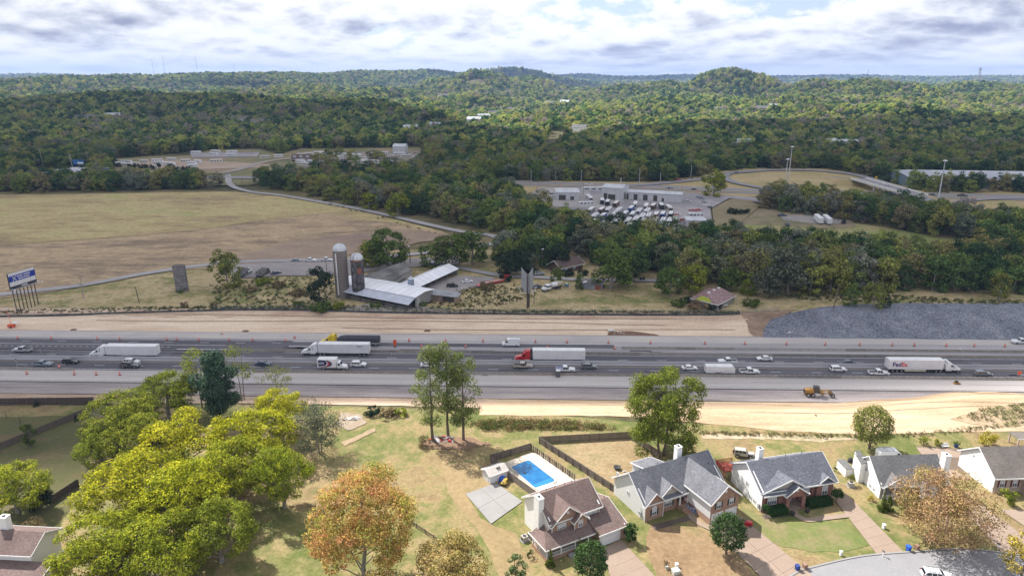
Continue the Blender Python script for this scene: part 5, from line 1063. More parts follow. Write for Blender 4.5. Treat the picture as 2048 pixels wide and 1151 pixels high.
def box_truck():
 r = empty('box_truck', posn(666, 190.5, 1.5), EAST, 'white box truck with navy and red swoosh on its side', 'truck')
 m = MB(); m.box(-4.4, 1.3, -1.22, 1.22, 1.0, 3.7); bx = m.build('cargo_box', mTrailR, r, bev=.03)
 mN = M('navy_print', (0.02, 0.028, 0.09)); mR = M('red_print', (0.42, 0.06, 0.07))
 def arc(x0, w, zc, h, k=14): return [(x0 + w * math.sqrt(max(0, 1 - ((i / k) * 2 - 1) ** 2)), zc - h + 2 * h * i / k) for i in range(k + 1)]
 def sw(name, pts, mat, off):
  m = MB(); m.poly([(x, -1.22 - off, z) for x, z in pts]); m.build(name, mat, bx)
 zc, h = 2.32, 1.16
 o = arc(-2.2, 2.3, zc, h); i_ = arc(-2.4, 1.5, zc, h * .98); sw('swoosh', [(-4.05, zc - h)] + o + [(-4.05, zc + h)], mN, .006)
 sw('red_swoosh', [(-3.5, zc - h * .95)] + arc(-2.3, 1.9, zc - .05, h * .82) + [(-2.9, zc + h * .72)], mR, .010)
 sw('white_swoosh', [(-4.0, zc - h * .9)] + arc(-2.7, 1.5, zc + .1, h * .86) + [(-3.0, zc + h)], mTrailR, .014)
 sw('navy_panel', [(-4.05, zc - h * .72)] + arc(-2.9, 1.45, zc + .18, h * .80) + [(-4.05, zc + h)], mN, .018)
 text('lettering', 'XTR', .85, M('white_print', (0.75, 0.75, 0.8)), bx, (-3.85, -1.245, 2.15), (R(90), 0, 0), sx=.95, bold=.02)
 m = MB(); m.prism([(1.45, .8), (1.45, 2.65), (1.9, 2.75), (2.35, 2.6), (2.8, 1.75), (2.8, .8)], -1.05, 1.05); cab = m.build('cab', pWhite, r, bev=.08)
 m = MB(); m.prism([(2.75, .7), (2.75, 1.75), (3.9, 1.5), (4.3, 1.2), (4.35, .55), (3.0, .55)], -.85, .85); m.build('hood', pWhite, cab, bev=.1)
 for s in (-1, 1):
  m = MB(); P = [(1.75, 1.7), (2.6, 1.7), (2.3, 2.35), (1.75, 2.4)]; P = [(x, s * 1.062, z) for x, z in P]; m.poly(P if s < 0 else P[::-1]); m.build('side_window', mGlass, cab)
  m = MB(); m.box(3.0, 4.1, s * .88 - .18, s * .88 + .18, .95, 1.08); m.build('fender', pWhite, cab, bev=.05)
  wheel(cab, 3.55, s * .9, .48, .3); wheel(r, -2.7, s * .95, .48, .5)
 m = MB(); m.poly([(2.8 + .0, -.9, 1.82), (2.8 + .0, .9, 1.82), (2.42, .88, 2.56), (2.42, -.88, 2.56)]); m.build('windshield', mGlass, cab)
 m = MB(); m.box(-4.3, 3.6, -.45, .45, .6, 1.0); m.build('chassis', mTrim, r)
 m = MB(); m.box(4.3, 4.5, -1, 1, .4, .62); m.build('bumper', mAlu, cab)
box_truck()
def cargo_trailer():
 r = empty('cargo_trailer', posn(1440, 190.5, 1.5), EAST, 'enclosed white cargo trailer towed by a white pickup', 'trailer')
 m = MB(); m.prism([(-4.4, .55), (-4.4, 2.65), (3.6, 2.65), (4.2, 2.0), (4.2, .55)], -1.2, 1.2); b = m.build('body', mTrailR, r, bev=.03)
 m = MB(); [m.box(-4.3 + k * .6, -4.27 + k * .6, -1.215, 1.215, .7, 2.55) for k in range(1, 13)]; q = m.build('panel_joint', mAlu, b); q['kind'] = 'stuff'
 m = MB(); m.box(2.2, 3.0, -1.23, -1.2, .75, 2.4); m.build('side_door', mTrail, b); m = MB(); m.box(-1.6, .3, -1.26, -1.2, .85, .95); m.build('fender', mAlu, b)
 m = MB(); m.tube((4.2, -.6, .6), (5.5, 0, .6), .06); m.tube((4.2, .6, .6), (5.5, 0, .6), .06); m.build('tow_bar', mTrim, r)
 for x in (-1.1, -.15):
  for s in (-1, 1): wheel(r, x, s * 1.1, .38)
cargo_trailer()
mOrg = M('orange_plastic', (0.72, 0.10, 0.03), (0.6, 0.09, 0.03), scale=4, rough=.5); mOrgP = M('faded_orange', (0.66, 0.16, 0.09), (0.55, 0.13, 0.08), scale=4)
mWhS = M('reflective_white', (0.75, 0.74, 0.72), (0.62, 0.6, 0.6), scale=5)
b = MB(); b.lathe([(.30, .08), (.29, .95), (.20, 1.0), (0.001, 1.0)], 12); drum_me = b.mesh('drum', mOrg)
b = MB(); [b.lathe([(.302, z), (.30, z + .12)], 12) for z in (.35, .62)]; stripe_me = b.mesh('stripe', mWhS)
b = MB(); b.lathe([(.42, 0), (.42, .08), (.30, .09)], 12); base_me = b.mesh('base', mTyre)
def drum(x, y, z, lab, gr, tip=False):
 r = empty('traffic_drum', (x, y, z), random.uniform(0, 3), lab, 'traffic drum', gr)
 for nme, me in (('drum_body', drum_me), ('reflective_stripe', stripe_me), ('rubber_base', base_me)): link(bpy.data.objects.new(nme, me), r)
 if tip: r.rotation_euler = (R(88), 0, random.uniform(0, 3)); r.location.z += .32
 r.scale = (.95, .95, .95)
for u in (35, 102, 194, 239, 333, 353, 397, 458, 505, 571, 818, 891, 966, 1071, 1134, 1217, 1301, 1410, 1490, 1573, 1651, 1720, 1785, 1829, 1893, 1949, 2010):
 s = 214.1 if u > 760 else 213.0
 drum(*posn(u, s)[:2], .04, 'orange drum in the line beyond the farthest lane', 'drums beyond the farthest lane')
for u in (843, 931, 1095, 1229): drum(*posn(u, 209.0)[:2], .04, 'orange drum on the nearer edge of the far lane', 'drums on the nearer edge of the far lane')
for u in (53, 148, 192, 239): drum(*posn(u, 184.6)[:2], .04, 'orange drum on the near concrete shoulder at the left', 'drums on the near shoulder')
drum(*posn(589, 216.3)[:2], .04, 'tipped-over orange drum behind the yellow lorry', None, True)
drum(*at(443, 670)[:2], tz(*at(443, 670)[:2]) + .05, 'orange drum lying at the foot of the straw slope', None, True)
drum(*posn(119, 187.9)[:2], .86, 'small orange drum standing on the left barrier end', None)
r = empty('warning_sign', posn(790, 209.0), 0, 'tall orange warning board beside the lanes right of the black hopper trailer', 'road sign')
m = MB(); m.box(-.55, .55, -.03, .03, 1.0, 2.5); m.build('board', mOrg, r); m = MB(); m.box(-.35, .35, -.03, .03, .35, .95); m.build('lower_board', mOrg, r); m = MB(); m.box(-.5, .5, -.3, .3, 0, .1); m.tube((0, .05, 0), (0, .05, 1.6), .04); m.build('stand', mTrim, r)
r = empty('warning_sign', posn(2038, 189.3), 0, 'orange diamond sign at the right edge of the near lanes', 'road sign')
m = MB(); m.poly([(0, 0, .8), (.75, 0, 1.6), (0, 0, 2.4), (-.75, 0, 1.6)]); m.v += [(x, .04, z) for x, y, z in m.v]; m.f += [(7, 6, 5, 4)]; m.m += [0]; m.build('board', mOrg, r); m = MB(); m.tube((0, .06, 0), (0, .06, 1.7), .05); m.box(-.5, .5, -.3, .3, 0, .08); m.build('stand', mTrim, r)
r = empty('control_cabinet', posn(1116, 186.9), RZ, 'dark grey upright cabinet with a pale cap by the near barriers', 'cabinet')
m = MB(); m.box(-.62, .62, -.5, .5, 0.04, 1.9); m.build('body', M('cabinet_grey', (0.10, 0.10, 0.12)), r, bev=.04); m = MB(); m.box(-.68, .68, -.56, .56, 1.9, 2.1); m.build('cap', mTrailR, r, bev=.06)
for u, s in ((84, 196.0), (35, 188.0), (784, 195.9)):
 r = empty('lamp_post', (*posn(u, s)[:2], .8 if s < 190 else 1.3), 0, {84: 'thin grey post on the median wall at the left', 35: 'thin grey post on the near barrier at the left', 784: 'thin grey post on the median wall past the white box truck'}[u], 'post')
 m = MB(); m.tube((0, 0, -.5), (0, 0, 2.6), .06); m.build('pole', mAlu, r); m = MB(); m.box(-.25, .25, -.1, .1, 2.6, 2.75); m.build('head', mTrim, r)
def grader():
 x, y, _ = posn(1637, 175.8, 1.5); r = empty('motor_grader', (x, y, .03), RZ - .04, 'yellow motor grader working on the milled strip', 'grader'); r.scale = (.86,) * 3
 mY = M('machine_yellow', (0.38, 0.20, 0.03), (0.28, 0.15, 0.03), scale=2, rough=.5)
 m = MB(); m.prism([(-4.4, .9), (-4.4, 2.2), (-4.1, 2.45), (-2.0, 2.5), (-1.7, 2.3), (-1.7, .9)], -.85, .85); m.build('engine_cover', mY, r, bev=.08)
 m = MB(); m.box(-4.55, -4.38, -.7, .7, 1.1, 2.2); m.build('grille', mTrim, r)
 m = MB(); m.prism([(-1.7, 1.2), (-1.6, 3.2), (-.1, 3.25), (.25, 1.9), (.1, 1.2)], -.75, .75); cb = m.build('cab', mGlass, r, bev=.04); m = MB(); m.box(-1.75, .1, -.85, .85, 3.26, 3.38); m.build('cab_roof', mTrim, cb, bev=.03)
 m = MB(); m.tube((-.1, 0, 1.7), (3.0, 0, 2.15), .26, .24); m.tube((3.0, 0, 2.15), (4.3, 0, 1.0), .24, .3); m.build('frame_beam', mY, r)
 m = MB(); m.tube((1.2, 0, .95), (1.2, 0, 1.15), .85, n=18); m.tube((.1, 0, 1.3), (3.9, 0, .9), .14); m.tube((.9, -.75, 1.1), (1.0, -.7, 2.3), .07); m.tube((.9, .75, 1.1), (1.0, .7, 2.3), .07); m.build('blade_circle', mY, r)
 m = MB(); c = math.radians(35); n = 6
 for i in range(n):
  a0, a1 = -0.9 + i * .3, -0.9 + (i + 1) * .3
  P = [(1.1 + .35 * (1 - math.cos(a0)) - 1.2, -1.9, .45 + .42 * math.sin(a0)), (1.1 + .35 * (1 - math.cos(a0)) + .6, 1.7, .45 + .42 * math.sin(a0)), (1.1 + .35 * (1 - math.cos(a1)) + .6, 1.7, .45 + .42 * math.sin(a1)), (1.1 + .35 * (1 - math.cos(a1)) - 1.2, -1.9, .45 + .42 * math.sin(a1))]
  m.poly(P); m.poly([(p[0] + .04, p[1], p[2]) for p in P][::-1])
 m.build('blade', mAlu, r)
 for x in (-3.5, -1.95, 4.25):
  for s in (-1, 1): wheel(r, x, s * 1.05, .68, .42)
 m = MB(); m.tube((-2.7, -.4, 2.5), (-2.7, -.4, 3.2), .08); m.tube((.2, .5, 2.0), (.25, .5, 3.1), .05); m.build('exhaust', mTrim, r)
grader()
def loader(u, v, s, lab, sc=1.0):
 x, y, z = at(u, v); r = empty('compact_loader', (x, y, z), .1, lab, 'loader'); r.scale = (sc,) * 3; mY = MATS['machine_yellow']
 m = MB(); m.box(-1.2, 1.0, -.7, .7, .5, 1.3); m.build('body', mY, r, bev=.05); m = MB(); m.box(-.6, .5, -.55, .55, 1.3, 2.15); m.build('cab', mTrim, r, bev=.05); m = MB(); m.tube((-1, -.75, 1.4), (1.4, -.75, 1.0), .1); m.tube((-1, .75, 1.4), (1.4, .75, 1.0), .1); m.box(1.3, 1.8, -.9, .9, .2, .9); m.build('bucket_arm', mY, r)
 for xx in (-.7, .6):
  for q in (-1, 1): wheel(r, xx, q * .8, .42, .3)
loader(1912, 769, 0, 'small yellow machine peeping over the sandy bank at the right', .6)
x, y, z = at(24, 655); r = empty('light_tower', (x, y, z), 0, 'orange mobile light tower on the slope at the left edge', 'light tower')
m = MB(); m.box(-1.1, 1.1, -.6, .6, .4, 1.3); m.build('trailer_body', mOrg, r, bev=.05); m = MB(); m.tube((0, 0, 1.2), (-.5, 0, 7), .07); m.build('mast', mOrgP, r); m = MB(); m.box(-.8, -.2, -.2, .2, 6.9, 7.3); m.build('lamp_head', mWhS, r); m = MB(); m.box(.6, 2.6, -.7, .7, 1.9, 2.0); m.tube((1.6, 0, .9), (1.6, 0, 1.9), .06); m.build('solar_panel', mWhS, r)
for q in (-1, 1): wheel(r, 0, q * .7, .35)
def junk(name, u, v, mats, n, sp, size, lab, cat, seed, part='piece', off=0.0):
 g = random.Random(seed); x, y, z = at(u, v); r = empty(name, (x, y, z + off), 0, lab, cat)
 for i in range(n):
  m = MB(); a, b_, c = [g.uniform(*size) / 2 for _ in range(3)]; m.box(-a, a, -b_, b_, -c * .4, c * .4)
  k = g.random() ** .5; o = m.build(part, g.choice(mats), r); o.location = (g.uniform(-sp[0], sp[0]) * k, g.uniform(-sp[1], sp[1]) * k, .12 + g.random() * sp[2] * (1 - k)); o.rotation_euler = (g.uniform(-.5, .5), g.uniform(-.5, .5), g.uniform(0, 3))
 return r
mDeb = [M('pale_rubble', (0.55, 0.50, 0.45)), M('grey_rubble', (0.36, 0.33, 0.31)), M('white_scrap', (0.7, 0.68, 0.66))]
junk('rubbish_pile', 885, 880, [M('scrap_red', (0.40, 0.03, 0.03)), M('scrap_white', (0.6, 0.58, 0.58)), M('scrap_grey', (0.2, 0.19, 0.19)), M('scrap_brown', (0.14, 0.09, 0.06)), M('scrap_brown2', (0.20, 0.14, 0.10)), MATS['scrap_grey'] if 'scrap_grey' in MATS else mTrim], 46, (3.0, 1.5, 1.0), (.4, 1.4), 'heap of mixed rubbish under the three tall trees', 'rubbish', 3)
junk('rubble_pile', 706, 838, mDeb, 40, (2.4, 1.2, .5), (.25, .8), 'broken pale rubble behind the grey brushy tree', 'rubble', 4)
junk('rubble_pile', 1237, 666, [mDeb[1], mDeb[2]], 14, (2.6, .8, .4), (.3, .8), 'small heap of grey concrete scraps beside the brown soil mound', 'rubble', 5)
junk('rubble_pile', 1585, 666, [mDeb[2], mDeb[1]], 14, (3.2, .6, .3), (.3, .9), 'pale scraps at the left foot of the stone slope', 'rubble', 6)
junk('rubble_pile', 1917, 700, [mDeb[0], mDeb[2]], 12, (1.2, .8, .5), (.3, .8), 'white broken slab in the closed lane on the right', 'rubble', 7, off=.1)
x, y, z = at(1222, 663); r = empty('equipment_case', (x, y, z), .1, 'pale wooden box lying on the straw slope', 'box'); m = MB(); m.box(-.9, .9, -.5, .5, 0, .6); m.build('box_body', M('pale_wood', (0.55, 0.45, 0.33)), r); m = MB(); m.box(-1, 1, -.6, .6, .6, .7); m.build('lid', mDeb[2], r)
mInlet = M('inlet_brown', (0.20, 0.12, 0.08), (0.27, 0.17, 0.11))
for u, v in ((149, 659), (492, 662), (855, 661)):
 x, y, z = at(u, v); r = empty('drain_inlet', (x, y, z), RZ, {149: 'brown square drain inlet on the straw slope at the left', 492: 'brown square drain inlet on the straw slope before the silos', 855: 'brown square drain inlet on the straw slope below the white barn'}[u], 'drain')
 m = MB(); m.box(-1.1, 1.1, -.9, .9, -.4, .22); m.build('frame', mInlet, r); m = MB(); m.box(-.8, .8, -.6, .6, .22, .26); m.build('cover', M('inlet_dark', (0.11, 0.07, 0.05)), r)
fr = empty('silt_fence', (0, 0, 0), 0, 'long low black fabric fence along the top of the straw slope', 'fence')
mFab = M('silt_fabric', (0.035, 0.04, 0.045), (0.09, 0.10, 0.10), scale=.6); mWire = M('wire_mesh_grey', (0.13, 0.145, 0.14), (0.19, 0.20, 0.19), scale=.8)
line = [(-240, 636), (-60, 636), (0, 635), (120, 633), (250, 628), (400, 624), (480, 622), (620, 623), (760, 627), (900, 629), (1100, 631), (1300, 632), (1480, 630)]
Ppx = smooth_line(px(*line), 8); acc = 0; prev = None
for i in range(len(Ppx) - 1):
 a, b_ = Ppx[i], Ppx[i + 1]; za, zb = tz(*a), tz(*b_); tall = a[0] > at(440, 622)[0]
 dx, dy = b_[0] - a[0], b_[1] - a[1]; nn = Vector((-dy, dx)).normalized() * .03; h = 1.0
 m = MB(); m.add([(a[0] + nn.x, a[1] + nn.y, za - .1), (b_[0] + nn.x, b_[1] + nn.y, zb - .1), (b_[0] + nn.x, b_[1] + nn.y, zb + h), (a[0] + nn.x, a[1] + nn.y, za + h), (a[0] - nn.x, a[1] - nn.y, za - .1), (b_[0] - nn.x, b_[1] - nn.y, zb - .1), (b_[0] - nn.x, b_[1] - nn.y, zb + h), (a[0] - nn.x, a[1] - nn.y, za + h)], [(0, 1, 2, 3), (7, 6, 5, 4), (3, 2, 6, 7)])
 m.build('fabric_panel', mFab, fr)
 m = MB(); m.tube((a[0], a[1], za - .2), (a[0], a[1], za + 1.25), .06, n=5); m.build('post', mTrim, fr)
fr2 = empty('chain_link_fence', (0, 0, 0), 0, 'grey wire fence with weeds behind the silt fence, below the farm', 'fence')
Ppx = smooth_line(px((430, 618), (620, 618), (760, 622), (900, 624), (1100, 626), (1300, 627), (1480, 626), (1560, 622)), 7)
for i in range(len(Ppx) - 1):
 a, b_ = Ppx[i], Ppx[i + 1]; za, zb = tz(*a), tz(*b_); m = MB(); L_ = math.hypot(b_[0] - a[0], b_[1] - a[1]); n = int(L_ / .45)
 for k in range(n):
  t = (k + .5) / n; x, y, z = a[0] + (b_[0] - a[0]) * t, a[1] + (b_[1] - a[1]) * t, za + (zb - za) * t; m.tube((x, y, z), (x, y, z + 1.5), .035, n=3, caps=False)
 for h in (.3, .7, 1.1, 1.5): m.tube((a[0], a[1], za + h), (b_[0], b_[1], zb + h), .03, n=3, caps=False)
 w = m.build('wire_panel', mWire, fr2); w['kind'] = 'stuff'
 m = MB(); m.tube((a[0], a[1], za - .2), (a[0], a[1], za + 1.7), .07, n=6); m.build('post', mAlu, fr2)
# ------------------------------------------------------------------ houses
mWhiteS = M('white_siding', (0.80, 0.80, 0.80), (0.75, 0.75, 0.75), scale=0.7, stretch=(.3, .3, 6), rough=.6)
mPaleS = M('pale_grey_siding', (0.62, 0.62, 0.62), (0.57, 0.57, 0.57), scale=0.7, stretch=(.3, .3, 6), rough=.6)
mBeigeS = M('beige_siding', (0.40, 0.37, 0.32), (0.36, 0.33, 0.29), scale=0.7, stretch=(.3, .3, 8))
mTrimW = M('white_trim', (0.74, 0.74, 0.73), (0.66, 0.66, 0.66), scale=2)
mDoorW = M('white_garage_door', (0.66, 0.66, 0.66), (0.60, 0.60, 0.60), scale=1.2)
def brick(name, c1, c2, mortar):
 if name in MATS: return MATS[name]
 m = bpy.data.materials.new(name); m.use_nodes = True; nt = m.node_tree; b = nt.nodes['Principled BSDF']; b.inputs['Roughness'].default_value = .85
 tc = N(nt, 'ShaderNodeTexCoord'); sp = N(nt, 'ShaderNodeSeparateXYZ'); L(nt, tc.outputs['Object'], sp.inputs[0]); cb = N(nt, 'ShaderNodeCombineXYZ')
 L(nt, math_node(nt, 'ADD', sp.outputs[0], sp.outputs[1]), cb.inputs[0]); L(nt, sp.outputs[2], cb.inputs[1])
 br = N(nt, 'ShaderNodeTexBrick', inp={'Color1': (*c1, 1), 'Color2': (*c2, 1), 'Mortar': (*mortar, 1), 'Scale': 1.0, 'Mortar Size': .012, 'Brick Width': .24, 'Row Height': .08, 'Bias': -.1}); L(nt, cb.outputs[0], br.inputs['Vector'])
 n = N(nt, 'ShaderNodeTexNoise', inp={'Scale': 2.2, 'Detail': 5.0, 'Roughness': .7}); L(nt, tc.outputs['Object'], n.inputs['Vector'])
 L(nt, mixc(nt, 1.0, br.outputs[0], ramp(nt, n.outputs[0], [(.3, .72), (.7, 1.25)]), 'MULTIPLY'), b.inputs['Base Color']); MATS[name] = m; return m
mBrickO = brick('orange_brick', (0.36, 0.19, 0.115), (0.25, 0.12, 0.075), (0.34, 0.28, 0.23))
mBrickR = brick('red_brick', (0.27, 0.10, 0.07), (0.20, 0.075, 0.055), (0.28, 0.20, 0.17))
mBrickT = brick('tan_brick', (0.40, 0.30, 0.25), (0.32, 0.23, 0.19), (0.38, 0.33, 0.29))
def shingle(name, c1, c2, c3):
 if name in MATS: return MATS[name]
 m = bpy.data.materials.new(name); m.use_nodes = True; nt = m.node_tree; b = nt.nodes['Principled BSDF']; b.inputs['Roughness'].default_value = .9; b.inputs['Specular IOR Level'].default_value = .2
 tc = N(nt, 'ShaderNodeTexCoord')
 def nz(sc, st, det=4.0):
  mp = N(nt, 'ShaderNodeMapping'); mp.inputs['Scale'].default_value = st; L(nt, tc.outputs['Object'], mp.inputs[0]); n = N(nt, 'ShaderNodeTexNoise', inp={'Scale': sc, 'Detail': det, 'Roughness': .65}); L(nt, mp.outputs[0], n.inputs['Vector']); return n.outputs[0]
 base = ramp(nt, nz(2.2, (1, 1, 2.5), 6.0), [(.34, c1), (.5, c2), (.66, c3)])
 tab = ramp(nt, nz(9, (.8, 1.0, 3), 2.0), [(.35, .78), (.65, 1.2)]); stain = ramp(nt, nz(.35, (1, 1, .4), 3.0), [(.35, .86), (.65, 1.1)])
 c = mixc(nt, 1.0, mixc(nt, 1.0, base, tab, 'MULTIPLY'), stain, 'MULTIPLY'); L(nt, c, b.inputs['Base Color']); MATS[name] = m; return m
mRoofB = shingle('brown_shingles', (0.125, 0.088, 0.082), (0.155, 0.11, 0.10), (0.19, 0.14, 0.125))
mRoofG = shingle('charcoal_shingles', (0.095, 0.097, 0.112), (0.135, 0.137, 0.155), (0.18, 0.182, 0.20))
mRoofD = shingle('dark_grey_shingles', (0.085, 0.09, 0.112), (0.12, 0.127, 0.15), (0.17, 0.178, 0.205))
mRoofW = shingle('weathered_shingles', (0.10, 0.10, 0.105), (0.135, 0.133, 0.138), (0.165, 0.16, 0.162))
mRoofT = shingle('taupe_shingles', (0.13, 0.115, 0.105), (0.165, 0.145, 0.13), (0.20, 0.175, 0.16))
mPane = M('window_glass', (0.10, 0.12, 0.145), (0.04, 0.05, 0.065), scale=.8, rough=.08, spec=.9)
mBlind = M('window_blind', (0.50, 0.53, 0.57), (0.40, 0.43, 0.47), scale=1.5, stretch=(1, 1, 6), rough=.3)
mShut = M('black_shutter', (0.03, 0.032, 0.04), (0.045, 0.047, 0.055), scale=3, stretch=(1, 1, 8)); mShutR = M('maroon_shutter', (0.09, 0.02, 0.025), (0.12, 0.03, 0.035), scale=3)
def wall(root, p0, p1, z0, z1, mat, apex=None, th=.2, name='wall', at_=.5, z1b=None):
 """vertical wall; outward side is to the right of p0->p1"""
 a = Vector(p0); b = Vector(p1); d = (b - a).normalized(); a = a + d * .006; b = b - d * .006; n = Vector((-d.y, d.x)) * th
 top = [(b.x, b.y, z1 if z1b is None else z1b)] + ([((a.x + (b.x - a.x) * at_), (a.y + (b.y - a.y) * at_), apex)] if apex else []) + [(a.x, a.y, z1)]
 P = [(a.x, a.y, z0), (b.x, b.y, z0)] + top; k = len(P); Q = [(x + n.x, y + n.y, z) for x, y, z in P]
 m = MB(); m.add(P + Q, [tuple(range(k)), tuple(reversed(range(k, 2 * k)))] + [((i + 1) % k, i, k + i, k + (i + 1) % k) for i in range(k)]); return m.build(name, mat, root)
def roof(root, P, mat, th=.16, name='roof', rakes=(), fas=mTrimW):
 m = MB(); m.slab(P, th); r = m.build(name, mat, root)
 for i, j in rakes:
  a = Vector(P[i]); b = Vector(P[j]); f = MB(); d = (b - a).normalized(); c = sum((Vector(p) for p in P), Vector()) / len(P); mid_ = (a + b) / 2
  out = (mid_ - c); out = out - d * out.dot(d); out.z = 0; out.normalize(); a2 = a + out * .02; b2 = b + out * .02
  vs = [a2 + Vector((0, 0, .03)), b2 + Vector((0, 0, .03)), b2 - Vector((0, 0, .24)), a2 - Vector((0, 0, .24))]; vs += [v + out * .07 for v in vs]
  f.add(vs, [(0, 1, 2, 3), (7, 6, 5, 4), (0, 4, 5, 1), (1, 5, 6, 2), (2, 6, 7, 3), (3, 7, 4, 0)]); f.build('fascia', fas, r)
 return r
def gable_roof_x(root, x0, x1, y0, y1, ze, yr, zr, mat, ze2=None):
 ze2 = ze if ze2 is None else ze2
 roof(root, [(x0, y0, ze), (x1, y0, ze), (x1, yr, zr), (x0, yr, zr)], mat, rakes=((0, 1), (1, 2), (3, 0)))
 roof(root, [(x1, y1, ze2), (x0, y1, ze2), (x0, yr, zr), (x1, yr, zr)], mat, rakes=((0, 1), (1, 2), (3, 0)))
def gable_roof_y(root, x0, x1, y0, y1, ze, xr, zr, mat, y1r=None):
 """cross gable facing front (-y); back end runs into the main roof: y1r = how far the ridge goes back"""
 y1r = y1 if y1r is None else y1r
 roof(root, [(x0, y0, ze), (xr, y0, zr), (xr, y1r, zr), (x0, y1, ze)], mat, rakes=((0, 1), (3, 0)))
 roof(root, [(x1, y0, ze), (x1, y1, ze), (xr, y1r, zr), (xr, y0, zr)], mat, rakes=((0, 1), (3, 0)))
def window(root, x, y, z, w=1.0, h=1.4, face='f', lites=(2, 2), shut=None, arch=False, blind=(True, False), name='window'):
 """face f = front (-y), l = left (-x), r = right; x,y,z = middle of the sill"""
 m = MB(); t = .07
 for a in ((-w / 2 - t, w / 2 + t, -t, 0), (-w / 2 - t, w / 2 + t, h, h + t), (-w / 2 - t, -w / 2, 0, h), (w / 2, w / 2 + t, 0, h)): m.box(a[0], a[1], -.06, .02, a[2], a[3])
 if arch:
  n = 10; pts_ = [(w / 2 * math.cos(math.pi * i / n), h + t + w / 2 * math.sin(math.pi * i / n)) for i in range(n + 1)]
  for i in range(n):
   (xa, za), (xb, zb) = pts_[i], pts_[i + 1]; k = 1.16; m.add([(xa, -.06, za), (xa * k, -.06, h + t + (za - h - t) * k), (xb * k, -.06, h + t + (zb - h - t) * k), (xb, -.06, zb), (xa, 0.02, za), (xa * k, 0.02, h + t + (za - h - t) * k), (xb * k, 0.02, h + t + (zb - h - t) * k), (xb, 0.02, zb)], [(0, 1, 2, 3), (1, 5, 6, 2), (0, 3, 7, 4)])
 fr = m.build(name, mTrimW, root)
 for k in (0, 1):
  p = MB(); p.box(-w / 2, w / 2, -.02, -.005, h / 2 * (1 - k) + (.02 if not k else 0), h - h / 2 * k - (0 if not k else .02)); p.build('pane', mBlind if blind[k] else mPane, fr)
 if arch: p = MB(); p.poly([(a, -.02, b) for a, b in pts_]); p.build('pane', mBlind, fr)
 q = MB()
 for i in range(1, lites[0]): q.box(-w / 2 + w * i / lites[0] - .03, -w / 2 + w * i / lites[0] + .03, -.045, -.021, 0, h)
 for i in range(1, lites[1]): q.box(-w / 2, w / 2, -.04, -.022, h * i / lites[1] - .025, h * i / lites[1] + .025)
 q.build('muntin', mTrimW, fr)
 if shut:
  for s in (-1, 1): p = MB(); p.box(s * (w / 2 + .28) - .19, s * (w / 2 + .28) + .19, -.05, .0, -.03, h + .05); p.build('shutter', shut, fr)
 fr.location = (x, y, z); fr.rotation_euler = (0, 0, {'f': 0, 'l': -math.pi / 2, 'r': math.pi / 2, 'b': math.pi}[face]); return fr
def vent(root, x, y, z, r=.3):
 m = MB(); m.tube((x, y - .06, z), (x, y + .02, z), r, n=16); o = m.build('gable_vent', mTrimW, root); m = MB(); m.tube((x, y - .075, z), (x, y - .06, z), r * .72, n=14); m.build('louvre', mPaleS, o)
def garage_door(root, x0, x1, y, z0, h=2.15):
 m = MB(); m.box(x0 - .1, x1 + .1, y - .05, y, z0, z0 + h + .1); d = m.build('garage_door', mTrimW, root)
 for k in range(4): m = MB(); m.box(x0, x1, y - .085, y - .052, z0 + h * k / 4 + .015, z0 + h * (k + 1) / 4 - .015); m.build('door_panel', mDoorW, d)
def chimney(root, x0, x1, y0, y1, z0, z1, mat=mWhiteS):
 m = MB(); m.box(x0, x1, y0, y1, z0, z1); c = m.build('chimney', mat, root); m = MB(); m.box(x0 - .06, x1 + .06, y0 - .06, y1 + .06, z1, z1 + .12); m.build('chimney_cap', mTrimW, c); m = MB(); m.box((x0 + x1) / 2 - .22, (x0 + x1) / 2 + .22, (y0 + y1) / 2 - .22, (y0 + y1) / 2 + .22, z1 + .12, z1 + .3); m.build('flue', mTrim, c)
def downspout(root, x, y, z0, z1):
 m = MB(); m.box(x - .05, x + .05, y - .1, y - .01, z0, z1); m.build('downspout', mTrimW, root)
def house(O, rot, label, name='house'):
 return empty(name, (O[0], O[1], tz(*O) + .04), R(rot), label, 'house')
def vents(root, pts_):
 for x, y, z in pts_: m = MB(); m.tube((x, y, z - .1), (x, y, z + .35), .06, n=6); m.build('roof_vent', mTrim, root)
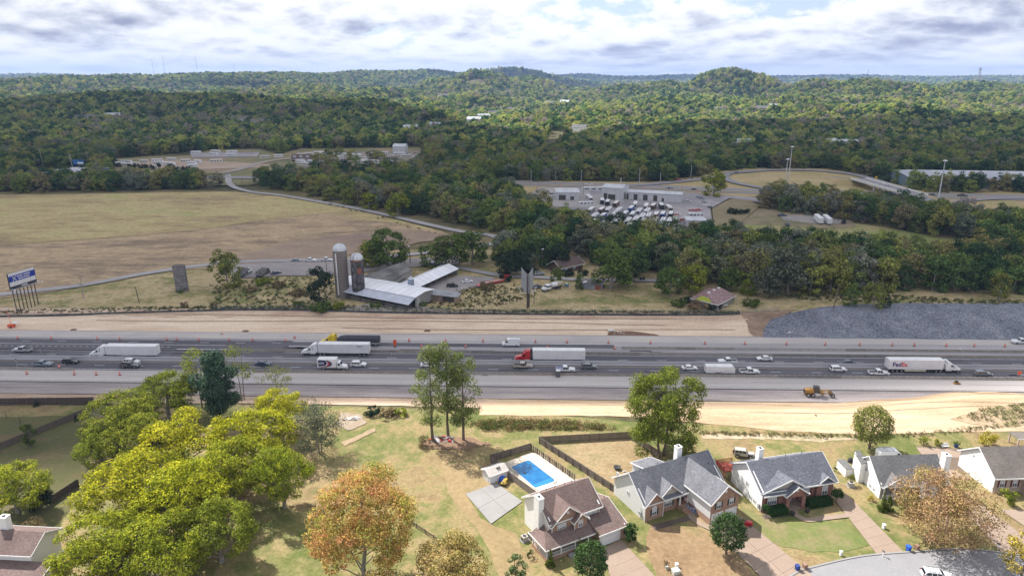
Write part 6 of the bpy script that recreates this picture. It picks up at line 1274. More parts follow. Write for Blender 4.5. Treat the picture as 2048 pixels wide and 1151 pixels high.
def H1():
 r = house((5.9, 99.5), 29, 'two-storey brick and white house with brown roof, front porch and white chimney')
 X0, X1, Y0, Y1 = 2.6, 13.5, 3.1, 11.9; ze, zr, yr = 5.5, 8.9, 7.4
 wall(r, (X0, Y1), (X0, Y0), 0, ze + .4, mWhiteS, apex=zr - .15); wall(r, (X0, Y0), (X1, Y0), 0, ze + .1, mBrickO); wall(r, (X1, Y0), (X1, Y1), 0, ze + .4, mWhiteS, apex=zr - .15); wall(r, (X1, Y1), (X0, Y1), 0, ze + .1, mWhiteS)
 gable_roof_x(r, X0 - .4, X1 + .4, Y0 - .5, Y1 + .5, ze, yr, zr, mRoofB)
 bx0, bx1, by = 2.75, 9.5, 2.55
 wall(r, (bx0, by), (bx1, by), 2.9, 5.3, mBrickO, apex=8.15); wall(r, (bx0, Y0), (bx0, by), 2.9, 5.3, mBrickO); wall(r, (bx1, by), (bx1, Y0), 2.9, 5.3, mBrickO)
 gable_roof_y(r, bx0 - .35, bx1 + .35, by - .4, 3.4, 5.15, (bx0 + bx1) / 2, 8.35, mRoofB, y1r=6.75)
 vent(r, 6.1, by, 6.9, .28)
 sx0, sx1, sy = 7.0, 9.8, 1.75
 wall(r, (sx0, sy), (sx1, sy), 2.9, 5.15, mBrickO, apex=6.45); wall(r, (sx0, by), (sx0, sy), 2.9, 5.15, mBrickO); wall(r, (sx1, sy), (sx1, Y0), 2.9, 5.15, mBrickO)
 gable_roof_y(r, sx0 - .3, sx1 + .3, sy - .35, 3.2, 5.0, 8.4, 6.6, mRoofB, y1r=4.4)
 for x in (4.35, 5.25): window(r, x, by, 3.6, .8, 1.35, lites=(2, 4))
 window(r, 8.35, sy, 3.65, .85, 1.35, lites=(2, 4))
 for x in (10.75, 11.65, 12.5): window(r, x, Y0, 3.7, .78, 1.3, lites=(2, 4))
 downspout(r, 2.75, by, 3.0, 5.1); downspout(r, 7.05, sy, 3.0, 5.0); downspout(r, 13.4, Y0, 3.6, 5.4)
 chimney(r, 1.45, 2.55, 5.0, 6.7, 0, 9.4)
 roof(r, [(0, 0, 2.75), (10.5, -.1, 2.75), (10.5, 3.05, 4.15), (1.5, 3.05, 4.15)], mRoofB, rakes=((0, 1),))
 roof(r, [(0, 5.6, 2.75), (0, 0, 2.75), (1.5, 3.05, 4.15), (2.55, 5.0, 4.15), (2.55, 5.6, 4.0)], mRoofB, rakes=((0, 1),))
 m = MB(); m.box(.35, 10.3, .35, 3.08, 0, .62); m.box(.35, 2.55, 3.08, 5.4, 0, .62); m.build('porch_base', mBrickO, r)
 m = MB(); m.box(.4, 10.2, .4, 3.0, .625, .66); m.build('porch_floor', M('porch_floor_tan', (0.36, 0.28, 0.22)), r)
 wall(r, (2.6, 3.09), (10.4, 3.09), .65, 4.1, mBrickO, th=.05)
 for x, y in ((.5, .45), (3.4, .45), (6.4, .45), (9.2, .45), (.5, 2.9), (.5, 5.2)): m = MB(); m.box(x - .1, x + .1, y - .1, y + .1, .66, 2.62); m.build('porch_column', mTrimW, r)
 def rail(x0, y0, x1, y1):
  m = MB(); d = Vector((x1 - x0, y1 - y0)); n = max(3, int(d.length / .22))
  for i in range(n + 1): px_, py_ = x0 + d.x * i / n, y0 + d.y * i / n; m.box(px_ - .025, px_ + .025, py_ - .025, py_ + .025, .68, 1.45)
  rz = math.atan2(d.y, d.x); m.box(x0, x0 + d.length, y0 - .04, y0 + .04, 1.45, 1.52, rz=rz, o=(x0, y0)); m.box(x0, x0 + d.length, y0 - .04, y0 + .04, .72, .77, rz=rz, o=(x0, y0)); m.build('porch_railing', mTrimW, r)
 rail(.6, .45, 3.3, .45); rail(3.5, .45, 6.3, .45); rail(.5, .55, .5, 2.8); rail(.5, 3.0, .5, 5.1)
 m = MB()
 for k in range(3): m.box(4.6, 6.2, -.35 - k * .3, -.05 - k * .3 + .05, 0, .5 - k * .17)
 m.build('front_steps', mPad, r)
 window(r, 4.4, 3.02, 1.25, 1.4, 1.5, lites=(2, 2)); m = MB(); m.box(6.9, 7.85, 2.98, 3.05, .68, 2.75); m.build('front_door', M('dark_door', (0.06, 0.03, 0.025)), r)
 wall(r, (10.5, -.75), (16.6, -.75), 0, 2.9, mBrickO); wall(r, (16.6, -.75), (16.6, 11.0), 0, 2.9, mWhiteS, apex=4.7); wall(r, (10.5, 3.2), (10.5, -.75), 0, 2.9, mBrickO); wall(r, (16.6, 11.0), (13.5, 11.0), 0, 2.9, mWhiteS)
 roof(r, [(10.4, -1.15, 2.75), (17.0, -1.15, 2.75), (17.0, 5.2, 4.95), (13.52, 5.2, 4.95), (13.52, 3.05, 4.2), (10.4, 3.05, 4.2)], mRoofB, rakes=((0, 1), (1, 2)))
 roof(r, [(17.0, 11.4, 2.8), (13.52, 11.4, 2.8), (13.52, 5.2, 4.95), (17.0, 5.2, 4.95)], mRoofB, rakes=((0, 1), (3, 0)))
 garage_door(r, 10.95, 15.4, -.75, .02); vents(r, [(5.5, 9.0, 7.9), (7.6, 9.3, 7.7), (9.8, 9.4, 7.6), (11.6, 9.6, 7.4), (12.0, 9.2, 7.7), (16.4, 5.6, 4.9)])
 m = MB(); m.tube((13.1, -.9, 2.35), (13.1, -.9, 2.6), .12, n=8); m.build('porch_lamp', mTrim, r)
 m = MB(); m.box(6.2, 9.5, 12.4, 13.6, 5.55, 5.62); m.build('rear_awning', mTrimW, r)
H1()
def H2():
 r = house((25.3, 111.4), 26, 'long brick house with charcoal roof, tall brick wing on the right and white side wall')
 ze, zr, yr = 3.55, 7.9, 5.2; X1 = 18.9; Y1 = 10.4
 wall(r, (0, Y1), (0, 0), 0, ze + .3, mPaleS, apex=zr - .2); wall(r, (0, 0), (4.2, 0), 0, ze, mBrickO, apex=5.75); wall(r, (4.2, 0), (4.2, .9), 0, ze, mBrickO)
 wall(r, (4.2, .9), (8.3, .9), 0, ze + .2, mBrickO); wall(r, (8.3, .9), (8.3, 2.2), 0, ze, mBrickO); wall(r, (8.3, 2.2), (10.4, 2.2), 0, ze + .2, mBeigeS);
 wall(r, (X1, .0), (X1, Y1), 0, ze + .3, mPaleS, apex=zr - .2); wall(r, (X1, Y1), (0, Y1), 0, ze + .1, mPaleS)
 gable_roof_x(r, -.4, X1 + .4, -.1, Y1 + .5, ze, yr, zr, mRoofG)
 gable_roof_y(r, -.42, 4.6, -.45, .3, ze - .06, 2.1, 5.95, mRoofG, y1r=2.9)
 wall(r, (3.6, .55), (8.6, .55), 3.72, 3.8, mBeigeS, apex=6.1, name='gable_wall'); gable_roof_y(r, 3.4, 8.8, .1, 1.2, 3.85, 6.1, 6.35, mRoofG, y1r=3.6); vent(r, 6.1, .55, 5.15, .27)
 roof(r, [(4.5, -.1, 3.45), (8.7, -.1, 3.45), (8.7, .56, 3.75), (4.5, .56, 3.75)], mRoofD, rakes=((0, 1),))
 for x in (8.45, 10.3): m = MB(); m.box(x - .13, x + .13, .05, .31, 0, 3.4); m.build('porch_column', mTrimW, r)
 m = MB(); m.box(8.3, 10.4, 0, 2.2, 0, 1.15); m.build('porch_base', mBrickO, r)
 for k in range(5): m = MB(); m.box(8.6, 10.3, -.34 - k * .32, -.02 - k * .32, 0, .95 - k * .19); m.build('step', mBrickO, r)
 m = MB(); m.box(8.95, 9.9, 2.12, 2.19, 1.17, 3.2); m.build('front_door', M('dark_door', (0.06, 0.03, 0.025)), r)
 window(r, 2.15, 0, .95, .95, 1.35, lites=(2, 2), shut=mShut, arch=True, blind=(True, False)); window(r, 6.15, .9, 1.15, 1.7, 1.35, lites=(4, 2), shut=mShut, blind=(True, False))
 window(r, 0, 5.6, 2.6, .7, .9, face='l'); window(r, 0, 9.3, 4.3, .6, 1.2, face='l')
 wx0, wx1, wy = 10.45, 17.3, -6.15; zw, zwa = 4.75, 7.55; xr = (wx0 + wx1) / 2
 wall(r, (wx0, wy), (wx1, wy), 0, zw, mBrickO, apex=zwa); wall(r, (wx0, 2.2), (wx0, wy), 1.4, zw, mPaleS); wall(r, (wx0 + .01, 2.19), (wx0 + .01, wy + .01), 0, 1.4, mBrickO, th=.19); wall(r, (wx1, wy), (wx1, 3.0), 0, zw, mBrickO)
 gable_roof_y(r, wx0 - .4, wx1 + .4, wy - .45, 1.2, zw - .1, xr, zwa + .25, mRoofG, y1r=5.3)
 vent(r, xr, wy, 6.4, .3)
 for x in (12.35, 15.45): window(r, x, wy, 3.15, .95, 1.25, lites=(2, 2), shut=mShut, blind=(True, False))
 garage_door(r, 10.85, 13.5, wy, .02); garage_door(r, 14.2, 16.9, wy, .02)
 chimney(r, 12.3, 13.5, 6.4, 7.5, 5.0, 9.3); vents(r, [(7.5, 6.5, 7.1), (10.3, 6.2, 7.3), (17.6, 3.0, 6.3)])
 m = MB(); m.box(4.2, 8.6, 7.0, 10.2, 3.2, 6.1); m.build('dormer_wall', mPaleS, r); roof(r, [(3.9, 10.5, 6.1), (8.9, 10.5, 6.1), (8.9, 6.2, 7.15), (3.9, 6.2, 7.15)], mRoofG, rakes=((0, 1), (1, 2), (3, 0)))
 m = MB(); m.box(-.25, -.02, 1.0, 1.4, .8, 1.5); m.box(-.2, -.02, 1.6, 1.9, .9, 1.3); m.tube((-.1, 1.2, 0), (-.1, 1.2, 2.4), .05, n=6); m.build('meter_box', M('meter_grey', (0.30, 0.31, 0.32)), r)
 downspout(r, 4.25, 0, 0, 3.4)
H2()
root_fl = empty('garden_flag', (0, 0, 0), 0, 'red and white striped flag hanging in the porch of the charcoal-roofed house', 'flag')
def local(O, rot, x, y): c, s = math.cos(R(rot)), math.sin(R(rot)); return O[0] + x * c - y * s, O[1] + x * s + y * c
fx, fy = local((25.3, 111.4), 26, 9.1, .1); root_fl.location = (fx, fy, 4 + 1.9); root_fl.rotation_euler = (0, 0, R(26))
m = MB(); m.tube((.5, .2, .9), (0, -.5, 1.1), .03, n=6); m.build('flag_pole', mTrimW, root_fl)
for k in range(5): m = MB(); m.add([(0 + .0, -.45 + k * .02, .95 - k * .17), (.95, -.1 + k * .02, .75 - k * .17), (.95, -.1 + k * .02, .58 - k * .17), (0, -.45 + k * .02, .78 - k * .17)], [(0, 1, 2, 3)]); m.build('stripe', (MATS['scrap_red'] if k % 2 == 0 else mTrimW), root_fl)
bn = empty('banner', (*local((25.3, 111.4), 26, 10.15, -1.6), 4.0), R(26 - 68), 'navy banner with white marks leaning along the steps of the charcoal-roofed house', 'banner')
m = MB(); m.box(-1.5, 1.5, -.03, .03, .15, 1.25); m.build('banner_cloth', M('banner_navy', (0.05, 0.06, 0.16), (0.35, 0.37, 0.45), scale=2.2), bn); m = MB(); m.tube((-1.5, 0, 0), (-1.5, 0, 1.3), .03, n=5); m.tube((1.5, 0, 0), (1.5, 0, 1.3), .03, n=5); m.build('banner_pole', mTrim, bn)
def H3():
 r = house((48.5, 113.9), 13.5, 'red brick single-storey house with dark grey roof, arched porch and clipped hedges')
 ze, zr, yr = 4.1, 7.8, 6.3; X1 = 16.6; Y1 = 11.6
 wall(r, (.2, Y1), (.2, .6), 0, ze + .3, mWhiteS, apex=zr - .2); wall(r, (.2, .6), (5.0, .6), 0, ze, mBrickR); wall(r, (5.0, .6), (5.0, .0), 0, 3.7, mBrickR); wall(r, (9.3, 1.9), (12.9, 1.9), 0, ze, mBrickR); wall(r, (12.9, 1.9), (12.9, 1.3), 0, ze, mBrickR); wall(r, (12.9, 1.3), (16.6, 1.3), 0, 4.0, mBrickR, apex=5.4); wall(r, (16.6, 1.3), (16.6, Y1), 0, ze + .3, mBrickR, apex=zr - .2); wall(r, (X1, Y1), (.2, Y1), 0, ze + .1, mWhiteS)
 gable_roof_x(r, -.25, X1 + .45, .6, Y1 + .5, ze + .1, yr, zr, mRoofD)
 wall(r, (1.0, .9), (9.0, .9), 4.15, 4.2, mBeigeS, apex=6.1, name='gable_wall', at_=.66); roof(r, [(.1, .45, 4.15), (6.3, .45, 6.35), (5.6, 4.3, 6.5), (.1, 1.6, 4.7)], mRoofD, rakes=((0, 1),)); roof(r, [(9.6, .45, 4.3), (9.6, 1.8, 4.6), (5.6, 4.3, 6.5), (6.3, .45, 6.35)], mRoofD, rakes=((3, 0),))
 roof(r, [(.0, -.1, 3.85), (5.2, -.1, 3.85), (5.2, .9, 4.2), (.0, .9, 4.2)], mRoofD, rakes=((0, 1),))
 wall(r, (4.95, -.35), (5.75, -.35), 0, 3.75, mBrickR, th=.35, name='porch_pier'); wall(r, (8.45, -.35), (9.25, -.35), 0, 3.75, mBrickR, th=.35, name='porch_pier'); wall(r, (4.95, -.35), (9.25, -.35), 3.0, 3.7, mBrickR, apex=5.15, th=.3, name='porch_gable'); wall(r, (9.24, -.34), (9.24, 1.9), 2.9, 3.7, mBrickR, th=.2); wall(r, (4.96, .6), (4.96, -.34), 0, 3.7, mBrickR, th=.2)
 gable_roof_y(r, 4.5, 9.7, -.75, 2.0, 3.55, 7.1, 5.4, mRoofD, y1r=4.2); vent(r, 7.1, -.35, 4.4, .27)
 m = MB(); m.box(5.0, 9.2, -.3, 2.3, 0, .3); m.build('porch_floor', mDrive, r); wall(r, (5.2, 2.2), (9.3, 2.2), .3, 3.6, mBrickR, th=.15)
 m = MB(); m.box(6.1, 7.1, 2.06, 2.12, .32, 2.5); d = m.build('front_door', M('maroon_door', (0.12, 0.02, 0.02)), r); m = MB(); m.box(5.95, 6.08, 2.02, 2.1, .3, 2.65); m.box(7.12, 7.25, 2.02, 2.1, .3, 2.65); m.box(7.75, 7.88, 2.02, 2.1, .3, 2.65); m.box(5.95, 7.88, 2.02, 2.1, 2.6, 2.75); m.build('door_frame', mTrimW, d); m = MB(); m.box(7.26, 7.74, 2.04, 2.1, .4, 2.5); m.build('side_light', mPane, d)
 window(r, 2.4, .6, 1.4, 1.9, 1.6, lites=(4, 2), shut=mShutR, blind=(True, False)); window(r, 10.9, 1.9, 1.3, 1.5, 1.7, lites=(2, 2), shut=mShutR, blind=(True, False)); window(r, 14.75, 1.3, 1.3, 1.1, 1.6, lites=(2, 2), arch=True, blind=(True, False))
 gable_roof_y(r, 12.5, 17.0, .85, 1.6, 3.95, 14.75, 5.6, mRoofD, y1r=3.2)
 window(r, .2, 5.8, 2.7, .8, .9, face='l'); window(r, .2, 4.3, .6, .9, .8, face='l'); window(r, .2, 2.9, .6, .9, .8, face='l')
 chimney(r, 3.3, 4.3, 7.6, 8.7, 4.0, 9.2); vents(r, [(9.0, 6.9, 7.5), (13.0, 7.3, 7.3)])
 m = MB(); m.box(-.1, .18, 1.0, 1.5, .5, 1.5); m.build('meter_box', MATS['meter_grey'], r)
 mDk = M('red_deck', (0.36, 0.08, 0.05), (0.28, 0.06, 0.04), scale=2)
 m = MB(); m.box(-1.6, 2.2, Y1 + .1, Y1 + 3.4, 2.3, 2.5); dk = m.build('deck', mDk, r)
 for x, y in ((-1.5, Y1 + .2), (-1.5, Y1 + 3.3), (2.1, Y1 + 3.3)): m = MB(); m.box(x - .08, x + .08, y - .08, y + .08, 0, 3.4); m.build('deck_post', mDk, dk)
 m = MB(); [m.box(-1.56, -1.5, Y1 + .3 + i * .2, Y1 + .36 + i * .2, 2.5, 3.3) for i in range(15)]; m.box(-1.6, -1.48, Y1 + .2, Y1 + 3.3, 3.3, 3.38); [m.box(-1.4 + i * .2, -1.34 + i * .2, Y1 + 3.3, Y1 + 3.36, 2.5, 3.3) for i in range(17)]; m.box(-1.5, 2.1, Y1 + 3.28, Y1 + 3.4, 3.3, 3.38); m.build('deck_railing', mDk, dk)
H3()
O3 = (48.5, 113.9)
def hedge_box(O, rot, x0, x1, y0, y1, h, label, seed):
 g = np.random.default_rng(seed); n = int(((x1 - x0) * (y1 - y0) + 2 * h * ((x1 - x0) + (y1 - y0))) * 60); C = []; Nn = []
 for _ in range(n):
  f = g.random(); x = g.uniform(x0, x1); y = g.uniform(y0, y1); z = g.uniform(0, h)
  if f < .4: z = h; nn = (0, 0, 1)
  elif f < .7: y = y0; nn = (0, -1, .2)
  elif f < .8: y = y1; nn = (0, 1, .2)
  elif f < .9: x = x0; nn = (-1, 0, .2)
  else: x = x1; nn = (1, 0, .2)
  C.append((x, y, z)); Nn.append(nn)
 C = np.array(C) + g.normal(size=(n, 3)) * .06; Nn = np.array(Nn) + g.normal(size=(n, 3)) * .35
 root = empty('clipped_hedge', (O[0], O[1], tz(*O)), R(rot), label, 'hedge'); o = link(bpy.data.objects.new('foliage', quads_to_mesh('foliage', C, Nn, np.full(n, .2), mHedge, .8, seed)), root)
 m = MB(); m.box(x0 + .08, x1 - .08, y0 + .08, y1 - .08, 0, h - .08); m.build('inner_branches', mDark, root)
hedge_box(O3, 13.5, 1.1, 4.75, -1.6, .3, 1.5, 'clipped square hedge left of the arched porch', 1)
hedge_box(O3, 13.5, 9.9, 15.3, -.9, .9, 1.5, 'long clipped hedge right of the arched porch', 2)
def lolly(x, y, z, r, h, lab, seed):
 cm, Ls = crown('foliage', seed, r, r * 1.5, h, 18, 110, .17, mHedge, shape='bush', outward=-.9, jit=.35); b = MB(); b.tube((0, 0, 0), (0, 0, h + r * .5), .09, .06, 6); plant('topiary', x, y, z, cm, b.mesh('trunk', mBark), lab, 'topiary', cname='foliage')
lx, ly = local(O3, 13.5, .3, -1.0); lolly(lx, ly, 4, .85, 1.5, 'light green ball topiary at the left corner of the red brick house', 81)
lx, ly = local(O3, 13.5, 16.6, -.2); lolly(lx, ly, 4, 1.25, 1.3, 'tiered dark topiary at the right end of the long hedge', 82)
for i, (x, y) in enumerate(((5.6, -1.7), (8.9, -1.6))):
 wx, wy = local(O3, 13.5, x, y); r = empty('planter', (wx, wy, 4.05), 0, ['dark round planter left of the arched porch step', 'dark round planter right of the arched porch step'][i], 'planter'); m = MB(); m.lathe([(.3, 0), (.45, .4), (.42, .7), (.36, .72), (.001, .66)], 14); m.build('pot', mTrim, r); cm, _ = crown('leaves', 90 + i, .4, .5, .55, 8, 60, .14, mDryB, shape='bush'); link(bpy.data.objects.new('leaves', cm), r)
def H4():
 r = house((73.3, 119.3), 3, 'white-sided house with grey roof and white end chimney, half hidden by the russet tree')
 ze, zr, yr = 2.95, 6.9, 4.5; X0, X1, Y1 = .6, 14.3, 9.2
 wall(r, (X0, Y1), (X0, -.3), 0, ze + .2, mWhiteS, apex=zr - .15); wall(r, (X0, -.3), (1.0, -.3), 0, ze, mBeigeS); wall(r, (1.0, 1.2), (X1, 1.2), 0, ze + .4, mBeigeS); wall(r, (X1, 0), (X1, Y1), 0, ze + .2, mWhiteS, apex=zr - .15); wall(r, (X1, Y1), (X0, Y1), 0, ze, mWhiteS)
 gable_roof_x(r, X0 - .3, X1 + .4, -.6, Y1 + .4, ze - .05, yr, zr, mRoofW)
 wall(r, (1.0, -.55), (6.2, -.55), 2.85, 2.95, mWhiteS, apex=4.5, name='gable_wall'); gable_roof_y(r, .7, 6.6, -.95, .2, 2.75, 3.7, 4.75, mRoofW, y1r=1.9)
 gable_roof_y(r, 8.6, 12.6, -.95, .2, 2.75, 10.6, 4.9, mRoofW, y1r=2.0); wall(r, (8.8, -.55), (12.4, -.55), 0, 2.95, mWhiteS, apex=4.6); window(r, 10.6, -.55, .9, 1.3, 1.4)
 for x in (1.2, 3.3, 5.6): m = MB(); m.box(x - .11, x + .11, -.75, -.53, 0, 2.75); m.build('porch_column', mTrimW, r)
 m = MB(); m.box(.9, 6.2, -.9, 1.15, 0, .35); m.build('porch_floor', mDeb[2], r); m = MB(); m.box(.95, 6.1, -.86, -.8, 1.0, 1.07); [m.box(.95 + i * .2, 1.0 + i * .2, -.86, -.8, .36, 1.0) for i in range(26)]; m.build('porch_railing', mTrimW, r)
 window(r, 2.4, 1.2, 1.0, 1.2, 1.3, shut=mShutR); m = MB(); m.box(4.0, 4.95, 1.12, 1.19, .36, 2.4); m.build('front_door', MATS['maroon_door'], r)
 window(r, X0, 5.3, 3.0, .8, .9, face='l'); window(r, X0, 1.7, .5, .7, .9, face='l'); window(r, X0, 3.0, .5, .7, .9, face='l')
 chimney(r, 14.35, 15.5, 1.5, 3.0, 0, 8.0)
 wall(r, (-.6, 8.2), (-.6, 5.4), 0, 5.6, mWhiteS, z1b=4.6); m = MB(); m.box(-.59, .55, 5.42, 8.18, 0, 4.5); m.build('side_bay', mWhiteS, r)
 roof(r, [(-.7, 5.2, 4.6), (.6, 5.2, 4.9), (.6, 8.4, 5.9), (-.7, 8.4, 5.6)], mRoofW)
 m = MB(); m.box(-2.2, -.62, 7.6, 11.2, 0, 1.9); m.build('enclosure_wall', mWhiteS, r); m = MB(); m.box(-2.3, -.55, 7.5, 11.3, 1.9, 2.0); m.build('enclosure_roof', mRoofW, r)
H4()
def H5():
 r = house((98, 120), 3, 'white-gabled house with taupe roof and tan brick front at the right edge')
 ze, zr, yr = 3.6, 7.6, 6.1; X1, Y1 = 19, 11.2
 wall(r, (0, Y1), (0, .9), 0, ze + .3, mWhiteS, apex=zr - .2); wall(r, (0, .9), (6.0, .9), 0, ze, mBrickT); wall(r, (6.0, .9), (6.0, -.2), 0, ze, mBrickT); wall(r, (6.0, -.2), (11.5, -.2), 0, ze, mBrickT, apex=5.9); wall(r, (11.5, .9), (X1, .9), 0, ze, mBrickT); wall(r, (X1, .9), (X1, Y1), 0, ze + .3, mWhiteS, apex=zr - .2); wall(r, (X1, Y1), (0, Y1), 0, ze, mWhiteS)
 gable_roof_x(r, -.4, X1 + .4, .4, Y1 + .5, ze, yr, zr, mRoofT); gable_roof_y(r, 5.6, 11.9, -.6, .8, ze - .05, 8.75, 6.1, mRoofT, y1r=4.0)
 window(r, 1.7, .9, 1.4, .9, 1.5, shut=mShutR); window(r, 4.4, .9, 1.4, .9, 1.5, shut=mShutR); window(r, 8.7, -.2, 1.3, 1.2, 1.5, shut=mShutR); window(r, 0, 7.5, 4.4, .5, .8, face='l')
H5()
x, y = ground_at(2030, 893, 4); r = empty('garden_pavilion', (x + 3, y, tz(x + 3, y)), 0, 'flat-roofed tan pavilion at the top right of the gardens', 'pavilion')
m = MB(); m.box(-4, 4, -1.6, 1.6, 2.5, 2.68); m.build('roof', mRoofT, r); m = MB(); m.box(-4.05, 4.05, -1.65, -1.6, 2.42, 2.7); m.build('fascia', mTrimW, r)
for px_, py_ in ((-3.7, -1.4), (3.7, -1.4), (-3.7, 1.4), (3.7, 1.4)): m = MB(); m.box(px_ - .12, px_ + .12, py_ - .12, py_ + .12, 0, 2.5); m.build('post', mBrickT, r)
def H0():
 r = house((-88.6, 96.6), -4, 'white house with brown shingled roofs at the lower left corner')
 wall(r, (-6, 0), (8.0, 0), 0, 5.2, mWhiteS); wall(r, (8.0, 0), (8.0, 6.6), 0, 5.2, mWhiteS, apex=7.0); wall(r, (8.0, 6.6), (-6, 6.6), 0, 5.2, mWhiteS); gable_roof_x(r, -6, 8.5, -.5, 7.1, 5.2, 3.3, 7.2, mRoofB)
 m = MB(); m.box(-2, 11.2, -4.4, -.02, 0, 2.6); m.build('wall', mWhiteS, r); roof(r, [(-2, -4.9, 2.6), (11.8, -4.9, 2.6), (11.8, -.02, 3.9), (-2, -.02, 3.9)], mRoofB, rakes=((0, 1), (1, 2)))
 m = MB(); m.box(-3, 4.2, -9, -4.45, 0, 2.4); m.build('wall', mWhiteS, r); roof(r, [(-3, -9.5, 2.9), (4.6, -9.5, 2.9), (4.6, -4.92, 4.2), (-3, -4.92, 4.2)], mRoofB, rakes=((0, 1), (1, 2)))
 chimney(r, .2, 1.5, 3.6, 4.8, 5, 9.2)
H0()
# ------------------------------------------------------------------ pool garden
pool_q = [Vector(p) for p in ((-0.3, 130.3), (3.7, 133.3), (9.2, 125.1), (5.0, 122.1))]
def q4(P, e):
 c = sum(P, Vector((0, 0))) / 4; return [p + (p - c).normalized() * e for p in P]
drape('pool_terrace', [(p.x, p.y) for p in [Vector((-2.4, 131.6)), Vector((4.3, 136.6)), Vector((6.6, 135.6)), Vector((14.2, 123.8)), Vector((5.2, 119.6))]], G('terrace_mat', [(0.44, 0.38, 0.32), (0.50, 0.44, 0.37)], s2=.4, fine=.08), 3)
pr_ = empty('swimming_pool', (0, 0, 0), 0, 'rectangular blue swimming pool with rounded corners and pale coping', 'swimming pool')
def rounded(P, rad, n=5):
 out = []
 for i, p in enumerate(P):
  a = (P[i - 1] - p).normalized(); b = (P[(i + 1) % 4] - p).normalized()
  for k in range(n + 1): t = k / n; out.append(p + a * rad * (1 - t) ** 2 + b * rad * t ** 2)
 return out
zp = 4.0
wat = bpy.data.materials.new('pool_water'); wat.use_nodes = True; b = wat.node_tree.nodes['Principled BSDF']; nt = wat.node_tree
n = N(nt, 'ShaderNodeTexNoise', inp={'Scale': .5, 'Detail': 4.0}); tc = N(nt, 'ShaderNodeTexCoord'); L(nt, tc.outputs['Object'], n.inputs['Vector'])
L(nt, ramp(nt, n.outputs[0], [(.35, (0.006, 0.10, 0.27)), (.65, (0.012, 0.145, 0.33))]), b.inputs['Base Color']); b.inputs['Roughness'].default_value = .07
n2 = N(nt, 'ShaderNodeTexNoise', inp={'Scale': 3.0, 'Detail': 3.0}); L(nt, tc.outputs['Object'], n2.inputs['Vector']); bp = N(nt, 'ShaderNodeBump', inp={'Strength': .25, 'Distance': .05}); L(nt, n2.outputs[0], bp.inputs['Height']); L(nt, bp.outputs[0], b.inputs['Normal'])
W_ = rounded(pool_q, .8); m = MB(); m.poly([(p.x, p.y, zp + .22) for p in reversed(W_)]); m.build('water', wat, pr_)
o1 = q4(pool_q, .55); Ou = rounded(o1, .9); k = len(W_); m = MB(); vs = [(p.x, p.y, zp + .30) for p in W_] + [(p.x, p.y, zp + .30) for p in Ou] + [(p.x, p.y, zp - .1) for p in W_] + [(p.x, p.y, zp - .1) for p in Ou]
m.add(vs, [(i, (i + 1) % k, k + (i + 1) % k, k + i) for i in range(k)] + [(2 * k + i, i, (i + 1) % k, 2 * k + (i + 1) % k)[::-1] for i in range(k)] + [(k + i, k + (i + 1) % k, 3 * k + (i + 1) % k, 3 * k + i)[::-1] for i in range(k)]); m.build('coping', M('coping_stone', (0.55, 0.48, 0.40), (0.48, 0.42, 0.35), scale=2), pr_)
u_ = (pool_q[1] - pool_q[0]).normalized(); v_ = (pool_q[3] - pool_q[0]).normalized()
st = [pool_q[2] - v_ * 1.6, pool_q[2], pool_q[3], pool_q[3] - v_ * 1.6]; m = MB(); m.poly([(p.x, p.y, zp + .225) for p in (st[0] - u_ * .1, st[1] - u_ * .3 - v_ * .2, st[2] + u_ * .3 - v_ * .2, st[3] + u_ * .1)][::-1]); m.build('shallow_step', M('shallow_water', (0.03, 0.20, 0.38), (0.025, 0.17, 0.34), scale=1, rough=.08), pr_)
lp = pool_q[0] + v_ * 2.6 - u_ * .1; m = MB()
for s in (-.25, .25):
 a = lp + v_ * s; m.tube((a.x - u_.x * .4, a.y - u_.y * .4, zp + .2), (a.x - u_.x * .3, a.y - u_.y * .3, zp + 1.0), .03, n=6); m.tube((a.x - u_.x * .3, a.y - u_.y * .3, zp + 1.0), (a.x + u_.x * .3, a.y + u_.y * .3, zp + .25), .03, n=6)
m.build('ladder', mAlu, pr_)
x, y = ground_at(1049, 948, 4); fl = empty('pool_cleaner', (x, y, 4.22), .5, 'small dark pool cleaner floating at the left of the pool', 'pool cleaner'); m = MB(); m.lathe([(.22, 0), (.26, .06), (.15, .12), (.001, .14)], 12); m.build('float_body', mTrim, fl); m = MB(); m.tube((0, 0, .05), (1.2, .3, .03), .025, n=5); m.build('hose', mTrim, fl)
SH = [Vector(ground_at(u, v, 4)) for u, v in ((963, 953), (980, 968), (1014, 956))]
sa = math.atan2(SH[2].y - SH[1].y, SH[2].x - SH[1].x); r = empty('garden_shed', (SH[1].x, SH[1].y, 4.05), sa, 'white gable-roofed garden shed beside the concrete pad', 'shed'); Ls_, Ds = (SH[2] - SH[1]).length, 3.1
m = MB(); m.box(0, Ls_, 0, Ds, 0, 2.0); m.build('wall', M('shed_white', (0.62, 0.63, 0.66), (0.55, 0.56, 0.60), scale=1.2, stretch=(6, 6, .4)), r)
wall(r, (-.01, Ds), (-.01, 0), 2.0, 2.02, MATS['shed_white'], apex=2.75, name='gable_wall'); wall(r, (Ls_ + .01, 0), (Ls_ + .01, Ds), 2.0, 2.02, MATS['shed_white'], apex=2.75, name='gable_wall')
mSr = M('shed_roof', (0.42, 0.38, 0.35), (0.50, 0.46, 0.43), scale=1.5); gable_roof_x(r, -.2, Ls_ + .2, -.2, Ds + .2, 1.98, Ds / 2, 2.85, mSr); m = MB(); m.box(-.04, -.012, .7, 2.3, .05, 1.9); m.build('shed_door', mDoorW, r); m = MB(); m.box(Ls_ * .5, Ls_ * .5 + .9, .7, 1.1, 2.55, 2.7); m.build('skylight', mTrim, r)
